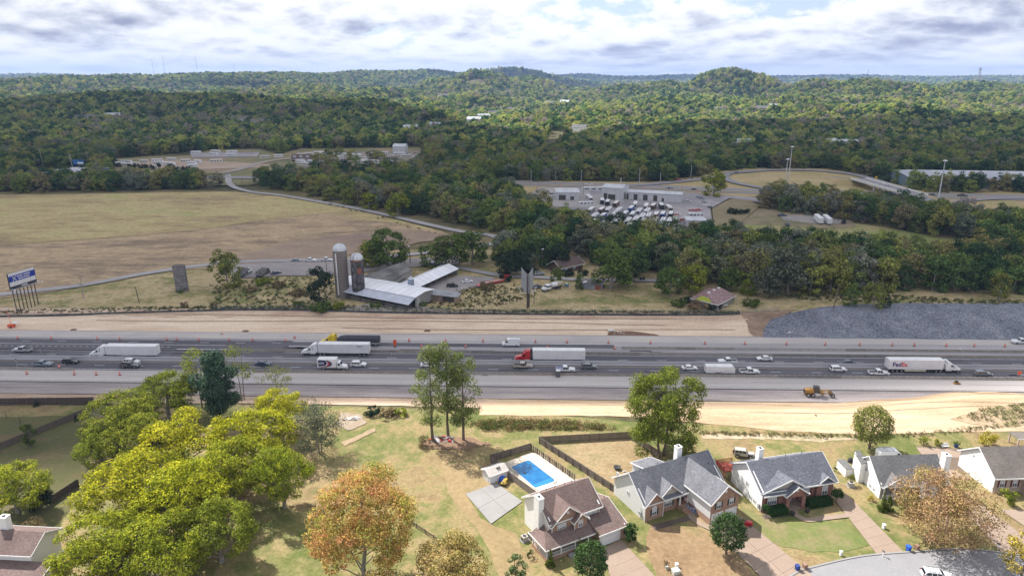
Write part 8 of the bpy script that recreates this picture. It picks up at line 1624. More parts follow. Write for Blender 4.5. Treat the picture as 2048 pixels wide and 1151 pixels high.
pole(1068, 607, 575, 'thin pole just right of the edge-on billboard', 0, rad=.14); pole(1666, 618, 570, 'leaning pole at the left end of the stone slope', 1.0, rad=.2); pole(1997, 600, 575, 'pale short pole before the small yellow tree', .3, mat=mBarkP, rad=.2)
pole(88, 336, 292, 'tall pole at the far left before the woods', -1.0, mat=mBarkG, rad=.4, arms=1); pole(146, 338, 309, 'pale pole beside the blue warehouse', -.8, mat=mAlu, rad=.45, arms=2)
x, y, z = at(1160, 577); r = empty('ruined_shed', (x, y, z), R(-12), 'ruined grey-blue shed with sagging roof at the edge of the trees', 'shed')
wall(r, (0, 0), (9, 0), 0, 2.3, M('blue_grey_wall', (0.26, 0.29, 0.34), (0.18, 0.20, 0.23), scale=1)); wall(r, (0, 6), (0, 0), 0, 2.3, MATS['blue_grey_wall'], apex=3.6); wall(r, (9, 0), (9, 6), 0, 2.3, MATS['blue_grey_wall'], apex=3.6)
for (ya, yb) in ((-.4, 3), (6.4, 3)): roof(r, [(-.3, ya, 2.3), (9.3, ya, 2.1), (9.3, yb, 3.4), (-.3, yb, 3.8)], MATS['old_roof'])
m = MB(); m.slab([(1, 0, 2.6), (2.4, .4, 2.8), (2.7, 1.2, 3.2), (1.3, .8, 3.1)], .1); m.build('loose_sheet', mTrimW, r); m = MB(); m.box(6, 8.5, -.06, -.01, .1, 2.0); m.build('door', mRust, r)
x, y, z = at(1122, 548); r = empty('farmhouse', (x, y, z), R(38), 'farmhouse with brown roof and white gable trim among dark trees', 'house'); mRb = shingle('farm_roof', (0.10, 0.07, 0.065), (0.13, 0.09, 0.08), (0.16, 0.115, 0.10))
for a, b, c in (((0, 8), (0, 0), 5.0), ((0, 0), (13, 0), None), ((13, 0), (13, 8), 5.0), ((13, 8), (0, 8), None)): wall(r, a, b, 0, 2.9, M('farm_brick', (0.14, 0.085, 0.07), (0.10, 0.06, 0.05)), apex=c)
gable_roof_x(r, -.8, 13.8, -.8, 8.8, 2.7, 4, 5.4, mRb); window(r, 3, 0, .9, 1.4, 1.3); window(r, 8, 0, .9, 1.4, 1.3)
p0, p1, p2, p3 = W3(1380, 597, 5.6), W3(1436, 611, 5.6), W3(1472, 592, 5.6), W3(1416, 577, 5.6)
r = empty('derelict_house', (0, 0, 0), 0, 'derelict house with patchy rusted red roof and a mossy yellow corner', 'house'); zz = tz(p0.x, p0.y)
mRR = bpy.data.materials.new('rusty_roof_mat'); mRR.use_nodes = True; nt = mRR.node_tree; b = nt.nodes['Principled BSDF']; tc = N(nt, 'ShaderNodeTexCoord'); n = N(nt, 'ShaderNodeTexNoise', inp={'Scale': 1.1, 'Detail': 6.0, 'Roughness': .75}); L(nt, tc.outputs['Object'], n.inputs['Vector'])
br = N(nt, 'ShaderNodeTexBrick', inp={'Color1': (.20, .055, .045, 1), 'Color2': (.13, .045, .04, 1), 'Mortar': (.36, .33, .34, 1), 'Scale': 1.0, 'Mortar Size': .05, 'Brick Width': 1.3, 'Row Height': .6}); L(nt, tc.outputs['Object'], br.inputs['Vector']); L(nt, mixc(nt, ramp(nt, n.outputs[0], [(.5, 0.0), (.66, .8)]), br.outputs[0], (.36, .33, .35)), b.inputs['Base Color']); b.inputs['Roughness'].default_value = .7
zt = zz + 2.9; apx = [(p3 + (p2 - p3) * .5 + (p1 - p2) * .12), (p0 + (p1 - p0) * .45 + (p2 - p1) * .18)]; zr_ = zt + 2.2
A3 = lambda p, z: (p.x, p.y, z)
roof(r, [A3(p1, zt), A3(p2, zt), A3(apx[0], zr_), A3(apx[1], zr_)], mRR, rakes=((0, 1),)); roof(r, [A3(p3, zt), A3(p0, zt), A3(apx[1], zr_), A3(apx[0], zr_)], mRR); roof(r, [A3(p0, zt), A3(p1, zt), A3(apx[1], zr_)], mRR, rakes=((0, 1),)); roof(r, [A3(p2, zt), A3(p3, zt), A3(apx[0], zr_)], mRR)
q0 = p0.lerp(p1, .2); q1 = p0.lerp(p1, .78); m = MB(); m.slab([A3(q0, zt + .08), A3(q1, zt + .08), A3(apx[1].lerp(q1, .45), zt + 1.25), A3(apx[1].lerp(q0, .4), zt + 1.4)], .03); m.build('moss_patch', M('yellow_moss', (0.34, 0.36, 0.03), (0.24, 0.28, 0.03), scale=2), r)
for a, b_ in ((p0, p1), (p1, p2), (p2, p3), (p3, p0)):
 c = (p0 + p1 + p2 + p3) / 4; a2 = a.lerp(c, .06); b2 = b_.lerp(c, .06); wall(r, a2, b2, zz - .3, zt - .1, mBoardG)
for t_ in (.12, .45, .82): c = apx[0].lerp(apx[1], t_); m = MB(); m.box(c.x - .5, c.x + .5, c.y - .4, c.y + .4, zr_ - .05, zr_ + .18); m.build('patched_sheet', mTrimW, r)
x, y, z = at(1448, 614); r = empty('garden_table', (x, y, z), .2, 'white table left in the grass below the rusted roof', 'table'); m = MB(); m.box(-1.1, 1.1, -.6, .6, .75, .85); m.build('table_top', mTrimW, r)
for a in (-1, 1): m = MB(); m.box(a * .9 - .06, a * .9 + .06, -.5, .5, 0, .75); m.build('leg', mTrimW, r)
x, y, z = at(1358, 572); r = empty('shed_porch', (x, y, z), .2, 'small white-framed porch half hidden in trees left of the rusted roof', 'shed'); m = MB(); m.box(-2.6, 2.6, -1.5, 1.5, 2.6, 2.85); m.build('roof', mTrimW, r)
for a in (-2.2, 0, 2.2): m = MB(); m.box(a - .12, a + .12, -1.3, -1.1, 0, 2.6); m.build('post', mTrimW, r)
x, y, z = at(1133, 573); r = empty('water_tank', (x, y, z), 0, 'small teal box tank in the grass left of the ruined shed', 'tank'); m = MB(); m.box(-.9, .9, -.8, .8, .1, 1.3); m.build('tank_body', M('teal_tank', (0.14, 0.24, 0.27)), r, bev=.08); m = MB(); m.box(-.4, .4, -.4, .4, 1.3, 1.5); m.build('lid', mTrimW, r)
def park(kind, mat, u, v, rz, label, group=None, sc=1.0, **kw): x, y, z = at(u, v); r = car(kind, mat, (x, y, z + .25), rz, label, group=group, **kw); r.scale = (sc,) * 3; return r
park('sedan', pSteel, 593, 524, 0, 'blue-grey car first of three parked at the top of the gravel lot'); park('pickup', pWhite, 621, 524, 0, 'white pickup in the middle of three parked at the top of the gravel lot'); park('pickup', pWhite, 653, 523, 0, 'white and black pickup right of the three at the top of the gravel lot', bed=pBlack)
park('sedan', pNavy, 553, 549, .9, 'dark blue car alone in the middle of the gravel lot'); park('sedan', pWhite, 858, 530, .2, 'white car by the tree clump at the gravel lot'); park('sedan', pNavy, 870, 531, .1, 'dark car in the shade beside the white one at the gravel lot'); park('suv', pBlack, 905, 575, 0, 'black car parked in the farmyard right of the white shed')
park('sedan', pWhite, 935, 566, .3, 'white car in the weeds of the farmyard'); park('suv', pSilver, 1078, 550, .3, 'silver car on the drive behind the edge-on billboard'); park('suv', pGrey, 1074, 577, .4, 'grey car behind the old white lorry')
def dump(u, v, lab, seed):
 x, y, z = at(u, v); r = empty('dump_truck', (x, y, z + .1), R(84), lab, 'truck'); mSt = M('dump_steel', (0.22, 0.21, 0.22), (0.12, 0.115, 0.12), scale=1)
 m = MB(); m.prism([(-4.6, 1.3), (-4.4, 2.9), (.9, 2.9), (1.3, 3.3), (1.6, 3.2), (.9, 1.3)], -1.25, 1.25); m.build('dump_body', mSt, r); m = MB(); m.box(-4.3, .7, -1.1, 1.1, 2.6, 2.91); m.build('load', mBarnD, r); m = MB(); m.box(1.2, 3.2, -1.15, 1.15, .9, 2.8); m.build('cab', pBlack if seed else pWhite, r, bev=.1); m = MB(); m.box(3.15, 4.8, -.9, .9, .8, 1.8); m.build('hood', pBlack if seed else pWhite, r, bev=.1); m = MB(); m.box(1.4, 3.25, -1.17, 1.17, 2.0, 2.55); m.build('side_window', mGlass, r)
 for a in (-3.6, -2.2, 3.9):
  for s in (-1, 1): wheel(r, a, s * 1.05, .5, .4)
 m = MB(); m.box(1.9, 2.1, 1.2, 1.6, 1.3, 2.4); m.build('mirror', mTrimW, r)
dump(490, 551, 'pale dump lorry left of the pair on the gravel lot', 0); dump(527, 551, 'dark dump lorry right of the pair on the gravel lot', 1)
x, y, z = at(990, 567); r = empty('gooseneck_trailer', (x, y, z + .2), R(35), 'bright red flat trailer with raised neck in the farmyard', 'trailer'); m = MB(); m.box(-6.5, 4, -1.2, 1.2, .8, 1.1); m.build('deck', M('trailer_deck', (0.45, 0.30, 0.26)), r); m = MB(); m.box(-6.6, 4.1, -1.3, -1.2, .65, 1.2); m.box(-6.6, 4.1, 1.2, 1.3, .65, 1.2); m.prism([(-8.6, .5), (-6.5, 1.2), (-6.5, .7)], -1.2, 1.2); m.build('side_rail', pRed, r); m = MB(); m.tube((4, -.8, 1), (5.4, -.8, 2.3), .18, n=6); m.tube((4, .8, 1), (5.4, .8, 2.3), .18, n=6); m.box(5.2, 7.2, -1.0, 1.0, 2.1, 2.5); m.build('neck', pRed, r)
for a in (-4.6, -3.4):
 for s in (-1, 1): wheel(r, a, s * 1.05, .42)
x, y, z = at(1098, 581); r = empty('old_mixer_truck', (x, y, z + .1), R(215), 'old white and cream tank lorry parked in the grass', 'truck'); m = MB(); m.box(-.4, 1.6, -1.1, 1.1, .9, 2.6); m.build('cab', pWhite, r, bev=.1); m = MB(); m.box(1.6, 3.3, -.95, .95, .8, 1.7); m.build('hood', pWhite, r, bev=.12); m = MB(); m.tube((-6.4, 0, 2.2), (-3.9, 0, 2.2), 1.2, n=14); m.build('rear_tank', M('cream_tank', (0.52, 0.45, 0.34)), r); m = MB(); m.tube((-3.8, 0, 2.1), (-1.2, 0, 2.1), 1.05, n=14); m.build('front_tank', pWhite, r); m = MB(); m.box(-.3, 1.63, -1.12, 1.12, 1.8, 2.4); m.build('side_window', mGlass, r); m = MB(); m.box(-6.3, 3, -.5, .5, .6, 1.0); m.build('chassis', mTrim, r)
for a in (2.5, -3.6, -4.8):
 for s in (-1, 1): wheel(r, a, s * 1.0, .5, .35)
for u, v, c, lab in ((1030, 567, 'scrap_yellow', 'heap of yellow scrap in the weeds by the edge-on billboard'), (1050, 563, 'scrap_cream', 'cream drum-shaped scrap left of the edge-on billboard'), (966, 574, 'scrap_pale', 'pale scrap in front of the red trailer')): junk('scrap_heap', u, v, [M(c, {'scrap_yellow': (.5, .36, .12), 'scrap_cream': (.55, .42, .22), 'scrap_pale': (.5, .5, .5)}[c]), mTrim], 9, (1.3, .8, .7), (.5, 1.1), lab, 'scrap', u)
for u, v, lab in ((1281, 561, 'dark bin pair at the end of the drive, left one'), (1287, 561, 'dark bin pair at the end of the drive, right one')): x, y, z = at(u, v); r = empty('wheelie_bin', (x, y, z), 0, lab, 'rubbish bin'); m = MB(); m.box(-.5, .5, -.5, .5, .05, 1.3); m.build('bin_body', mTrim, r, bev=.05); m = MB(); m.box(-.55, .55, -.55, .55, 1.3, 1.4); m.build('lid', mTrim, r)
# ------------------------------------------------------------------ bus repair yard, camp ground, interchange, far buildings
mHall = M('hall_wall', (0.52, 0.52, 0.54), (0.45, 0.45, 0.47), scale=.3, stretch=(3, 3, .3)); mHallR = M('hall_roof', (0.50, 0.51, 0.54), (0.43, 0.44, 0.47), scale=.1, stretch=(3, .3, 1))
def hall(pA, pB, depth, h, label, doors=(), hr=1.0, mw=None, mr=None, slots=0, cat='building', blank=False):
 A, B = Vector(pA), Vector(pB); d = B - A; Lh = d.length; z = min(tz(*A), tz(*B)); r = empty('industrial_building', (A.x, A.y, z + .3), math.atan2(d.y, d.x), label, cat); mw = mw or mHall; mr = mr or mHallR
 for a, b, ap in (((0, 0), (Lh, 0), None), ((Lh, 0), (Lh, depth), h + hr - .1), ((Lh, depth), (0, depth), None), ((0, depth), (0, 0), h + hr - .1)): wall(r, a, b, -.5, h, mw, apex=ap)
 for ya, yb in ((-.4, depth / 2), (depth + .4, depth / 2)):
  m = MB(); m.slab([(-.4, ya, h), (Lh + .4, ya, h), (Lh + .4, yb, h + hr), (-.4, yb, h + hr)], .2); ro = m.build('roof', mr, r)
 for (t0, t1, hh) in doors: m = MB(); m.box(Lh * t0, Lh * t1, -.05, -.01, 0, hh); m.build('bay_door', mBarnD, r)
 for k in range(slots): m = MB(); x = Lh * (k + .5) / slots; m.box(x - 1.2, x + 1.2, -.06, -.01, 0, 3.4); m.build('roller_door', mDoorW, r)
 return r
hall(at(1112, 403)[:2], at(1158, 403)[:2], 20, 6, 'pale workshop on the left of the bus yard behind trees', doors=((.12, .42, 4.2), (.62, .78, 3.2)))
hall(at(1203, 401)[:2], at(1243, 404)[:2], 18, 9, 'tall white workshop in the middle of the bus yard', doors=((.1, .28, 5.0), (.32, .68, 4.5)), hr=1.4)
hall(at(1249, 401)[:2], at(1362, 408)[:2], 12, 6.0, 'long low white workshop with dark bays on the right of the bus yard', doors=((.0, .07, 4.6), (.16, .23, 4.6), (.33, .41, 4.6), (.51, .58, 4.6), (.66, .70, 3.0)), hr=.8)
mCoachS = [M('coach_cream', (0.50, 0.47, 0.42)), M('coach_white', (0.64, 0.64, 0.67)), M('coach_black', (0.035, 0.035, 0.045)), M('coach_brown', (0.16, 0.10, 0.075)), M('coach_blue', (0.05, 0.10, 0.30)), M('coach_grey', (0.30, 0.31, 0.33))]
def motorhome(x, y, z, rz, mat, Lm=11.5, h=3.5, w=2.55, nose=True, lab=None, group=None, name='motorhome', cat='motorhome', dark=True):
 r = empty(name, (x, y, z), rz, lab, cat, group); m = MB()
 m.prism([(-Lm / 2, .5), (-Lm / 2, h - .12), (-Lm / 2 + .15, h), (Lm / 2 - .5, h), (Lm / 2 - .15, h - .5), (Lm / 2, 1.6), (Lm / 2, .5)], -w / 2, w / 2); m.build('body', mat, r)
 m = MB(); m.box(-Lm / 2 + .25, Lm / 2 - .6, -w / 2 + .12, w / 2 - .12, h, h + .05); m.build('roof_panel', mTrailR, r)
 m = MB(); [m.box(-Lm / 2 + Lm * t, -Lm / 2 + Lm * t + 1.1, -.4, .4, h + .05, h + .32) for t in (.2, .45, .7)]; m.build('roof_unit', mTrailR if mat is not mCoachS[1] else mAlu, r)
 for s in (-1, 1): m = MB(); [m.box(-Lm / 2 + Lm * a, -Lm / 2 + Lm * b, s * w / 2 - .015, s * w / 2 + .015, 1.75, 2.55) for a, b in ((.08, .26), (.34, .5), (.6, .72), (.84, .95))]; m.build('side_window', mGlass, r)
 m = MB(); m.box(Lm / 2 - .1, Lm / 2 + .02, -w / 2 + .15, w / 2 - .15, 1.5, 2.7) if dark else None; m.box(-Lm / 2 - .015, -Lm / 2, -.7, .7, 1.9, 2.6); m.build('end_window', mGlass, r)
 for a in (Lm * .33, -Lm * .27):
  for s in (-1, 1): wheel(r, a, s * (w / 2 - .16), .48, .3)
 return r
spots = [(1178, 402, 1, 95), (1204, 409, 2, 82), (1215, 412, 2, 78), (1232, 415, 3, 70), (1270, 416, 0, 76), (1292, 420, 0, 75), (1306, 420, 3, 70), (1322, 419, 2, 85), (1337, 423, 0, 92),
   (1203, 428, 3, 65), (1217, 427, 1, 55), (1205, 441, 4, 60), (1222, 444, 1, 50), (1243, 447, 5, 50), (1256, 450, 1, 45), (1238, 428, 1, 60), (1262, 425, 4, 60), (1278, 430, 1, 62), (1294, 430, 1, 58), (1312, 438, 3, 72), (1325, 437, 4, 72), (1341, 437, 2, 72), (1310, 449, 0, 65), (1325, 450, 1, 65), (1339, 450, 1, 68), (1240, 460, 1, 40), (1258, 461, 5, 45), (1272, 447, 1, 50), (1190, 440, 1, 50), (1286, 452, 0, 55), (1298, 462, 1, 60), (1168, 436, 1, 40), (1302, 476, 1, 70), (1285, 441, 1, 72), (1265, 437, 5, 72), (1297, 440, 1, 72), (1350, 447, 5, 74), (1230, 436, 1, 70), (1250, 436, 5, 70), (1227, 456, 1, 70), (1212, 452, 5, 70), (1275, 462, 0, 72), (1320, 461, 1, 74), (1334, 462, 0, 74), (1182, 428, 5, 70), (1190, 452, 0, 70)]
cn = ['cream', 'white', 'black', 'brown', 'blue', 'grey']; placed = set()
for i, (u, v, c, a) in enumerate(spots):
 x, y, z = at(u, v); row = 'parked against the long white workshop' if i < 9 else ('in the middle row of the bus yard' if i in (9, 10, 15, 16, 17, 18, 19, 20, 21) else 'in the rear rows of the bus yard, partly behind trees')
 ls = {0: 'white box trailer left of the dark coaches in the bus yard', 1: 'first dark coach beside the tall workshop', 2: 'second dark coach before the tall workshop door', 3: 'brown and cream coach before the tall workshop', 4: 'cream coach at the first bay of the long workshop', 5: 'cream coach at the second bay of the long workshop', 6: 'brown striped coach at the third bay of the long workshop', 7: 'black coach at the fourth bay of the long workshop', 8: 'cream coach last before the right end of the long workshop'}
 motorhome(x, y, z + .3, R(-180 + min(95, max(70, a))), mCoachS[c], Lm=10.5 if i not in (0,) else 13, lab=ls.get(i, '%s motor coach %s' % (cn[c], row)), group=None if i in ls else 'coaches in the bus yard', name='motor_coach', cat='motor coach')
x, y, z = at(1191, 384); motorhome(x, y, z + .3, 0.0, mCoachS[1], Lm=20, lab='long white coach parked along the frontage road', name='motor_coach', cat='motor coach')
x, y, z = at(1390, 437); motorhome(x, y, z + .3, R(5), mCoachS[1], Lm=9, h=3.2, lab='white camper van alone on the right of the bus yard', dark=False)
x, y, z = at(1171, 413); motorhome(x, y, z + .3, R(15), mCoachS[1], Lm=10, h=3.0, lab='white caravan pair left of the dark coaches', name='caravan', cat='caravan', dark=False)
hall(at(1373, 452)[:2], at(1412, 453)[:2], 11, 3.2, 'white flat-roofed shed at the bottom right of the bus yard', hr=.2); hall(at(1390, 463)[:2], at(1408, 464)[:2], 7, 3, 'small white shed under the flat-roofed one', hr=.5)
carsY = [('pickup', pSilver, 1375, 406), ('suv', pBlack, 1388, 381), ('suv', pNavy, 1399, 397), ('suv', pNavy, 1402, 400), ('sedan', pSteel, 1405, 404), ('sedan', pNavy, 1409, 408), ('sedan', pWhite, 1413, 412), ('suv', pBlack, 1421, 418), ('pickup', pRed, 1386, 424), ('suv', pRed, 1397, 423), ('sedan', pRed, 1352, 432), ('sedan', pWhite, 1355, 430), ('pickup', pRed, 1369, 443), ('suv', pWhite, 1110, 396), ('suv', pBlack, 1105, 391), ('pickup', pWhite, 1098, 400), ('sedan', pSilver, 1090, 388), ('sedan', pBlack, 1085, 382)]
labY = ['silver pickup right of the long workshop', 'black car first in the right-hand row of the bus yard', 'navy car high in the right-hand row', 'second navy car of the right-hand row', 'steel blue car in the right-hand row', 'third navy car of the right-hand row', 'white car in the right-hand row', 'black car at the low end of the right-hand row', 'red pickup beside the orange frame in the yard', 'red car right of the red pickup in the yard', 'red car beside the black coach', 'white car beside the black coach', 'red pickup left of the flat-roofed shed', 'white car left of the left workshop', 'black car left of the left workshop', 'white pickup lowest left of the left workshop', 'silver car at the top left of the bus yard', 'black car at the top left corner of the bus yard']
for (k, m_, u, v), lb in zip(carsY, labY): park(k, m_, u, v, random.uniform(-.3, .3), lb)
for k, m_, u, v, rz, lb in (('pickup', pWhite, 1178, 371, 0, 'white pickup on the divided highway'), ('sedan', pNavy, 1340, 379, 0, 'dark car on the divided highway above the bus yard'), ('suv', pNavy, 1300, 386, 0, 'dark blue car first on the frontage road'), ('suv', pBlack, 1323, 387, 0, 'black car second on the frontage road'), ('suv', pBlack, 1355, 388, 0, 'black car third on the frontage road'), ('suv', pRed, 1356, 362, .3, 'dark red car on the ramp left of the loop'), ('suv', pNavy, 1473, 348, .6, 'dark car on the loop ramp'), ('suv', pNavy, 1864, 393, 0, 'dark blue car on the highway right of the bridge'), ('pickup', pBlack, 1924, 394, 0, 'black pickup on the highway at the right'), ('sedan', pNavy, 1940, 404, .3, 'dark car on the exit ramp'), ('sedan', pBlack, 1914, 413, 1.2, 'dark car at the bend of the exit ramp'), ('sedan', pGrey, 455, 352, .3, 'car on the camp entrance road'), ('suv', pNavy, 1564, 434, 0, 'dark car in the field left of the two box trailers'), ('suv', pNavy, 1574, 452, 1.3, 'small dark car below the gravel pad'), ('pickup', pBlack, 1687, 448, 1.0, 'black lorry cab right of the two box trailers')): park(k, m_, u, v, rz, lb, sc=1.15)
for u, v, lb in ((1636, 446, 'left white box trailer standing in the field'), (1653, 447, 'right white box trailer standing in the field')):
 x, y, z = at(u, v); r = empty('box_trailer', (x, y, z + .2), R(78), lb, 'trailer'); m = MB(); m.box(-7, 7, -1.3, 1.3, 1.1, 4.0); m.build('box_body', mTrail, r); m = MB(); m.box(-7.02, 7.02, -1.32, 1.32, 4.0, 4.06); m.build('roof_panel', mTrailR, r); m = MB(); m.box(-6.8, 6.8, -.5, .5, .8, 1.1); m.build('chassis', mTrim, r)
 for a in (-5, -3.8):
  for s in (-1, 1): wheel(r, a, s * 1.0, .5, .4)
bA, bB = at(1735, 377), at(1808, 398); dv = Vector((bB[0] - bA[0], bB[1] - bA[1])); Lb = dv.length; r = empty('overpass_bridge', (bA[0], bA[1], bA[2]), math.atan2(dv.y, dv.x), 'concrete overpass carrying the ramp over the highway with white parapets', 'bridge')
mBr = M('bridge_concrete', (0.56, 0.55, 0.53), (0.48, 0.47, 0.46), scale=.2); m = MB(); m.box(-16, Lb + 16, -6.5, 6.5, 4.7, 5.6); m.build('deck', mBr, r); m = MB(); m.poly([(-16, -5.9, 5.63), (Lb + 16, -5.9, 5.63), (Lb + 16, 5.9, 5.63), (-16, 5.9, 5.63)]); m.build('deck_asphalt', mAsF, r)
for y_ in (-6.4, 6.1): m = MB(); m.box(-16, Lb + 16, y_, y_ + .35, 5.6, 6.6); m.build('parapet', M('parapet_white', (0.72, 0.71, 0.68), (0.66, 0.65, 0.62), scale=.3), r)
for x_ in (Lb * .35, Lb * .65): m = MB(); [m.box(x_ - .6, x_ + .6, y_ - .6, y_ + .6, -.5, 4.7) for y_ in (-4.5, 0, 4.5)]; m.build('pier', mBr, r)
m = MB(); m.box(-.03, .03, 0, .1, 0, .1)
for x_, s in ((-16, -1), (Lb + 16, 1)):
 m = MB(); m.add([(x_, -8, 5.55), (x_, 8, 5.55), (x_ + s * 46, 7, .3), (x_ + s * 46, -7, .3), (x_, -17, -.5), (x_, 17, -.5), (x_ + s * 46, 9, -.5), (x_ + s * 46, -9, -.5), (x_ - s * 9, -8, -.5), (x_ - s * 9, 8, -.5)], [(0, 1, 2, 3) if s < 0 else (3, 2, 1, 0), (0, 3, 7, 4), (1, 5, 6, 2), (0, 8, 9, 1), (0, 4, 8), (1, 9, 5)]); o = m.build('embankment', mDryG, r)
 m = MB(); m.poly([(x_ - s * .5, -4.9, 5.64), (x_ - s * .5, 4.9, 5.64), (x_ + s * 46, 4.9, .42), (x_ + s * 46, -4.9, .42)]); m.build('ramp_asphalt', mAsF, r)
park('sedan', pWhite, 1770, 386, -.4, 'white car crossing the overpass').location.z += 5.6
for u, v, vt, lb in ((1570, 366, 318, 'shorter high-mast light inside the loop'), (1576, 364, 293, 'tallest high-mast light inside the loop'), (1876, 400, 321, 'high-mast light right of the overpass')):
 x, y, z = at(u, v); H = ht(x, y, vt) - z; r = empty('high_mast_light', (x, y, z), 0, lb, 'light mast'); m = MB(); m.tube((0, 0, -.5), (0, 0, H), .5, .22, 8); m.build('mast', M('mast_grey', (0.50, 0.51, 0.53), (0.44, 0.45, 0.47)), r); m = MB(); m.lathe([(.4, H - .5), (1.5, H - .4), (1.5, H + .1), (.001, H + .4)], 12); m.build('lamp_ring', mTrailR, r)
for u, v, vt, mt, a in ((1062, 368, 340, mAlu, 0), (1111, 368, 333, mBarkG, 2), (1162, 370, 340, mAlu, 0), (1241, 377, 356, mTrimW, 1), (1278, 372, 336, mAlu, 0), (1320, 370, 344, mAlu, 0), (1381, 360, 330, mAlu, 0), (1166, 392, 366, mBarkG, 0), (1423, 402, 372, mAlu, 0), (1340, 398, 372, mAlu, 0), (484, 372, 356, mBarkG, 0), (1251, 412, 386, mAlu, 0)):
 pole(u, v, vt, {1062: 'grey pole at the left end of the divided highway', 1111: 'stout wooden pole with crossarms on the divided highway', 1162: 'grey pole above the left workshop', 1241: 'pole with white transformer above the tall workshop', 1278: 'grey pole above the long workshop', 1320: 'short grey pole by the highway', 1381: 'grey pole left of the lone olive tree', 1166: 'wooden pole beside the left workshop', 1423: 'grey pole below the lone olive tree', 1340: 'lamp pole behind the long workshop', 484: 'pole beside the valley highway on the left', 1251: 'lamp pole in the middle of the bus yard'}[u], 0, mTrimW if u == 1241 else None, mt, .28, a)
def wire(P, lab):
 r = empty('power_line', (0, 0, 0), 0, lab, 'cable'); m = MB()
 for off in (-1.1, 1.1):
  for (a, b) in zip(P[:-1], P[1:]):
   prev = None
   for k in range(9): t = k / 8; p = Vector(a).lerp(Vector(b), t); p.z -= 5 * t * (1 - t); p.y += off; m.tube(prev, p, .05, n=3, caps=False) if prev is not None else None; prev = p
 m.build('wire', mTrim, r)
def ptop(u, v, vt): x, y, z = at(u, v); return (x, y, ht(x, y, vt) - .7)
wire([ptop(1111, 368, 333), ptop(1241, 377, 356), ptop(1320, 370, 344)], 'pair of wires over the bus yard'); wire([ptop(88, 336, 292), ptop(146, 338, 309), ptop(300, 352, 322)], 'wires from the far left pole to the blue warehouse')
for i, u in enumerate((1030, 1074, 1122, 1256, 1288, 1305, 1364, 1392, 1448, 1830, 1850, 1948, 1975)): x, y, z = at(u, 372 + (u - 1030) * .024 + (6 if i % 2 else 0)); r = empty('traffic_drum', (x, y, z + .3), 0, 'orange drum along the distant divided highway', 'traffic drum', 'drums along the distant highway'); r.scale = (1.6,) * 3; [link(bpy.data.objects.new(nme, me), r) for nme, me in (('drum_body', drum_me), ('reflective_stripe', stripe_me))]
x, y, z = at(1751, 364); r = empty('warning_sign', (x, y, z), 0, 'yellow warning sign beside the ramp before the overpass', 'road sign'); m = MB(); m.box(-1, 1, -.05, .05, 2.5, 4.8); m.build('board', M('sign_yellow', (0.6, 0.38, 0.03)), r); m = MB(); m.tube((0, .1, 0), (0, .1, 3.5), .1, n=5); m.build('post', mAlu, r)
hall(at(1822, 377)[:2], at(2180, 381)[:2], 60, 7, 'very long grey-roofed warehouse at the far right', hr=3.0, mw=M('teal_wall', (0.14, 0.20, 0.24)), mr=M('long_roof', (0.40, 0.41, 0.45), (0.33, 0.34, 0.38), scale=.05))
hall(at(85, 366)[:2], at(156, 368)[:2], 38, 8, 'blue-walled warehouse with pale roof behind the hedge row', hr=.8, mw=M('blue_wall', (0.07, 0.12, 0.22), (0.06, 0.10, 0.18)), mr=M('pale_roof', (0.42, 0.42, 0.46), (0.34, 0.34, 0.38), scale=.2))
x, y, z = at(160, 340); r = empty('billboard', (x, y, z), 0, 'small blue and white billboard beyond the blue warehouse', 'billboard'); m = MB(); m.box(-5, 5, -.2, .2, 5, 9.5); p_ = m.build('panel', M('poster_sky_blue', (0.04, 0.16, 0.42)), r); m = MB(); m.box(-1, 4.4, -.26, -.21, 5.6, 7.4); m.build('white_patch', mTrimW, p_); m = MB(); m.tube((0, .3, -1), (0, .3, 6), .4, n=7); m.build('post', mBarkG, r)
x, y, z = at(95, 330); r = empty('canopy', (x, y, z), 0, 'dark open canopy beside the far left pole', 'canopy'); m = MB(); m.box(-10, 10, -4, 4, 5, 5.6); m.build('roof', mTinD, r)
for a in (-9, 0, 9): m = MB(); m.box(a - .3, a + .3, -3.5, -3, 0, 5); m.build('post', mBarnD, r)
mCv = [mCoachS[1], M('caravan_cream', (0.56, 0.54, 0.50)), M('caravan_white', (0.68, 0.68, 0.70))]
camp = [(241, 332, 9), (252, 328, 13), (255, 334, 11), (270, 332, 9), (289, 327, 8), (315, 325, 10), (318, 330, 11), (340, 332, 14), (344, 323, 9), (372, 326, 10), (384, 331, 10), (386, 336, 9), (396, 327, 8), (433, 326, 12), (393, 309, 11), (432, 307, 12), (428, 312, 10), (465, 308, 12), (462, 314, 9), (530, 318, 10), (558, 316, 9), (308, 339, 6), (352, 341, 6)]
for i, (u, v, Lc) in enumerate(camp):
 x, y, z = at(u, v); motorhome(x, y, z + .2, R(random.uniform(-25, 25)), random.choice(mCv), Lm=Lc, h=3.6, w=2.8, lab='white caravan on the gravel rows of the left camp ground' if i < 14 else 'white caravan at the upper end of the left camp ground', group='caravans of the left camp ground' if i < 14 else 'caravans at the upper end of the camp ground', name='caravan', cat='caravan', dark=False)
deal = []
g = random.Random(5)
for k in range(66):
 u = g.uniform(600, 838); v = g.uniform(308, 334)
 deal.append((u, v))
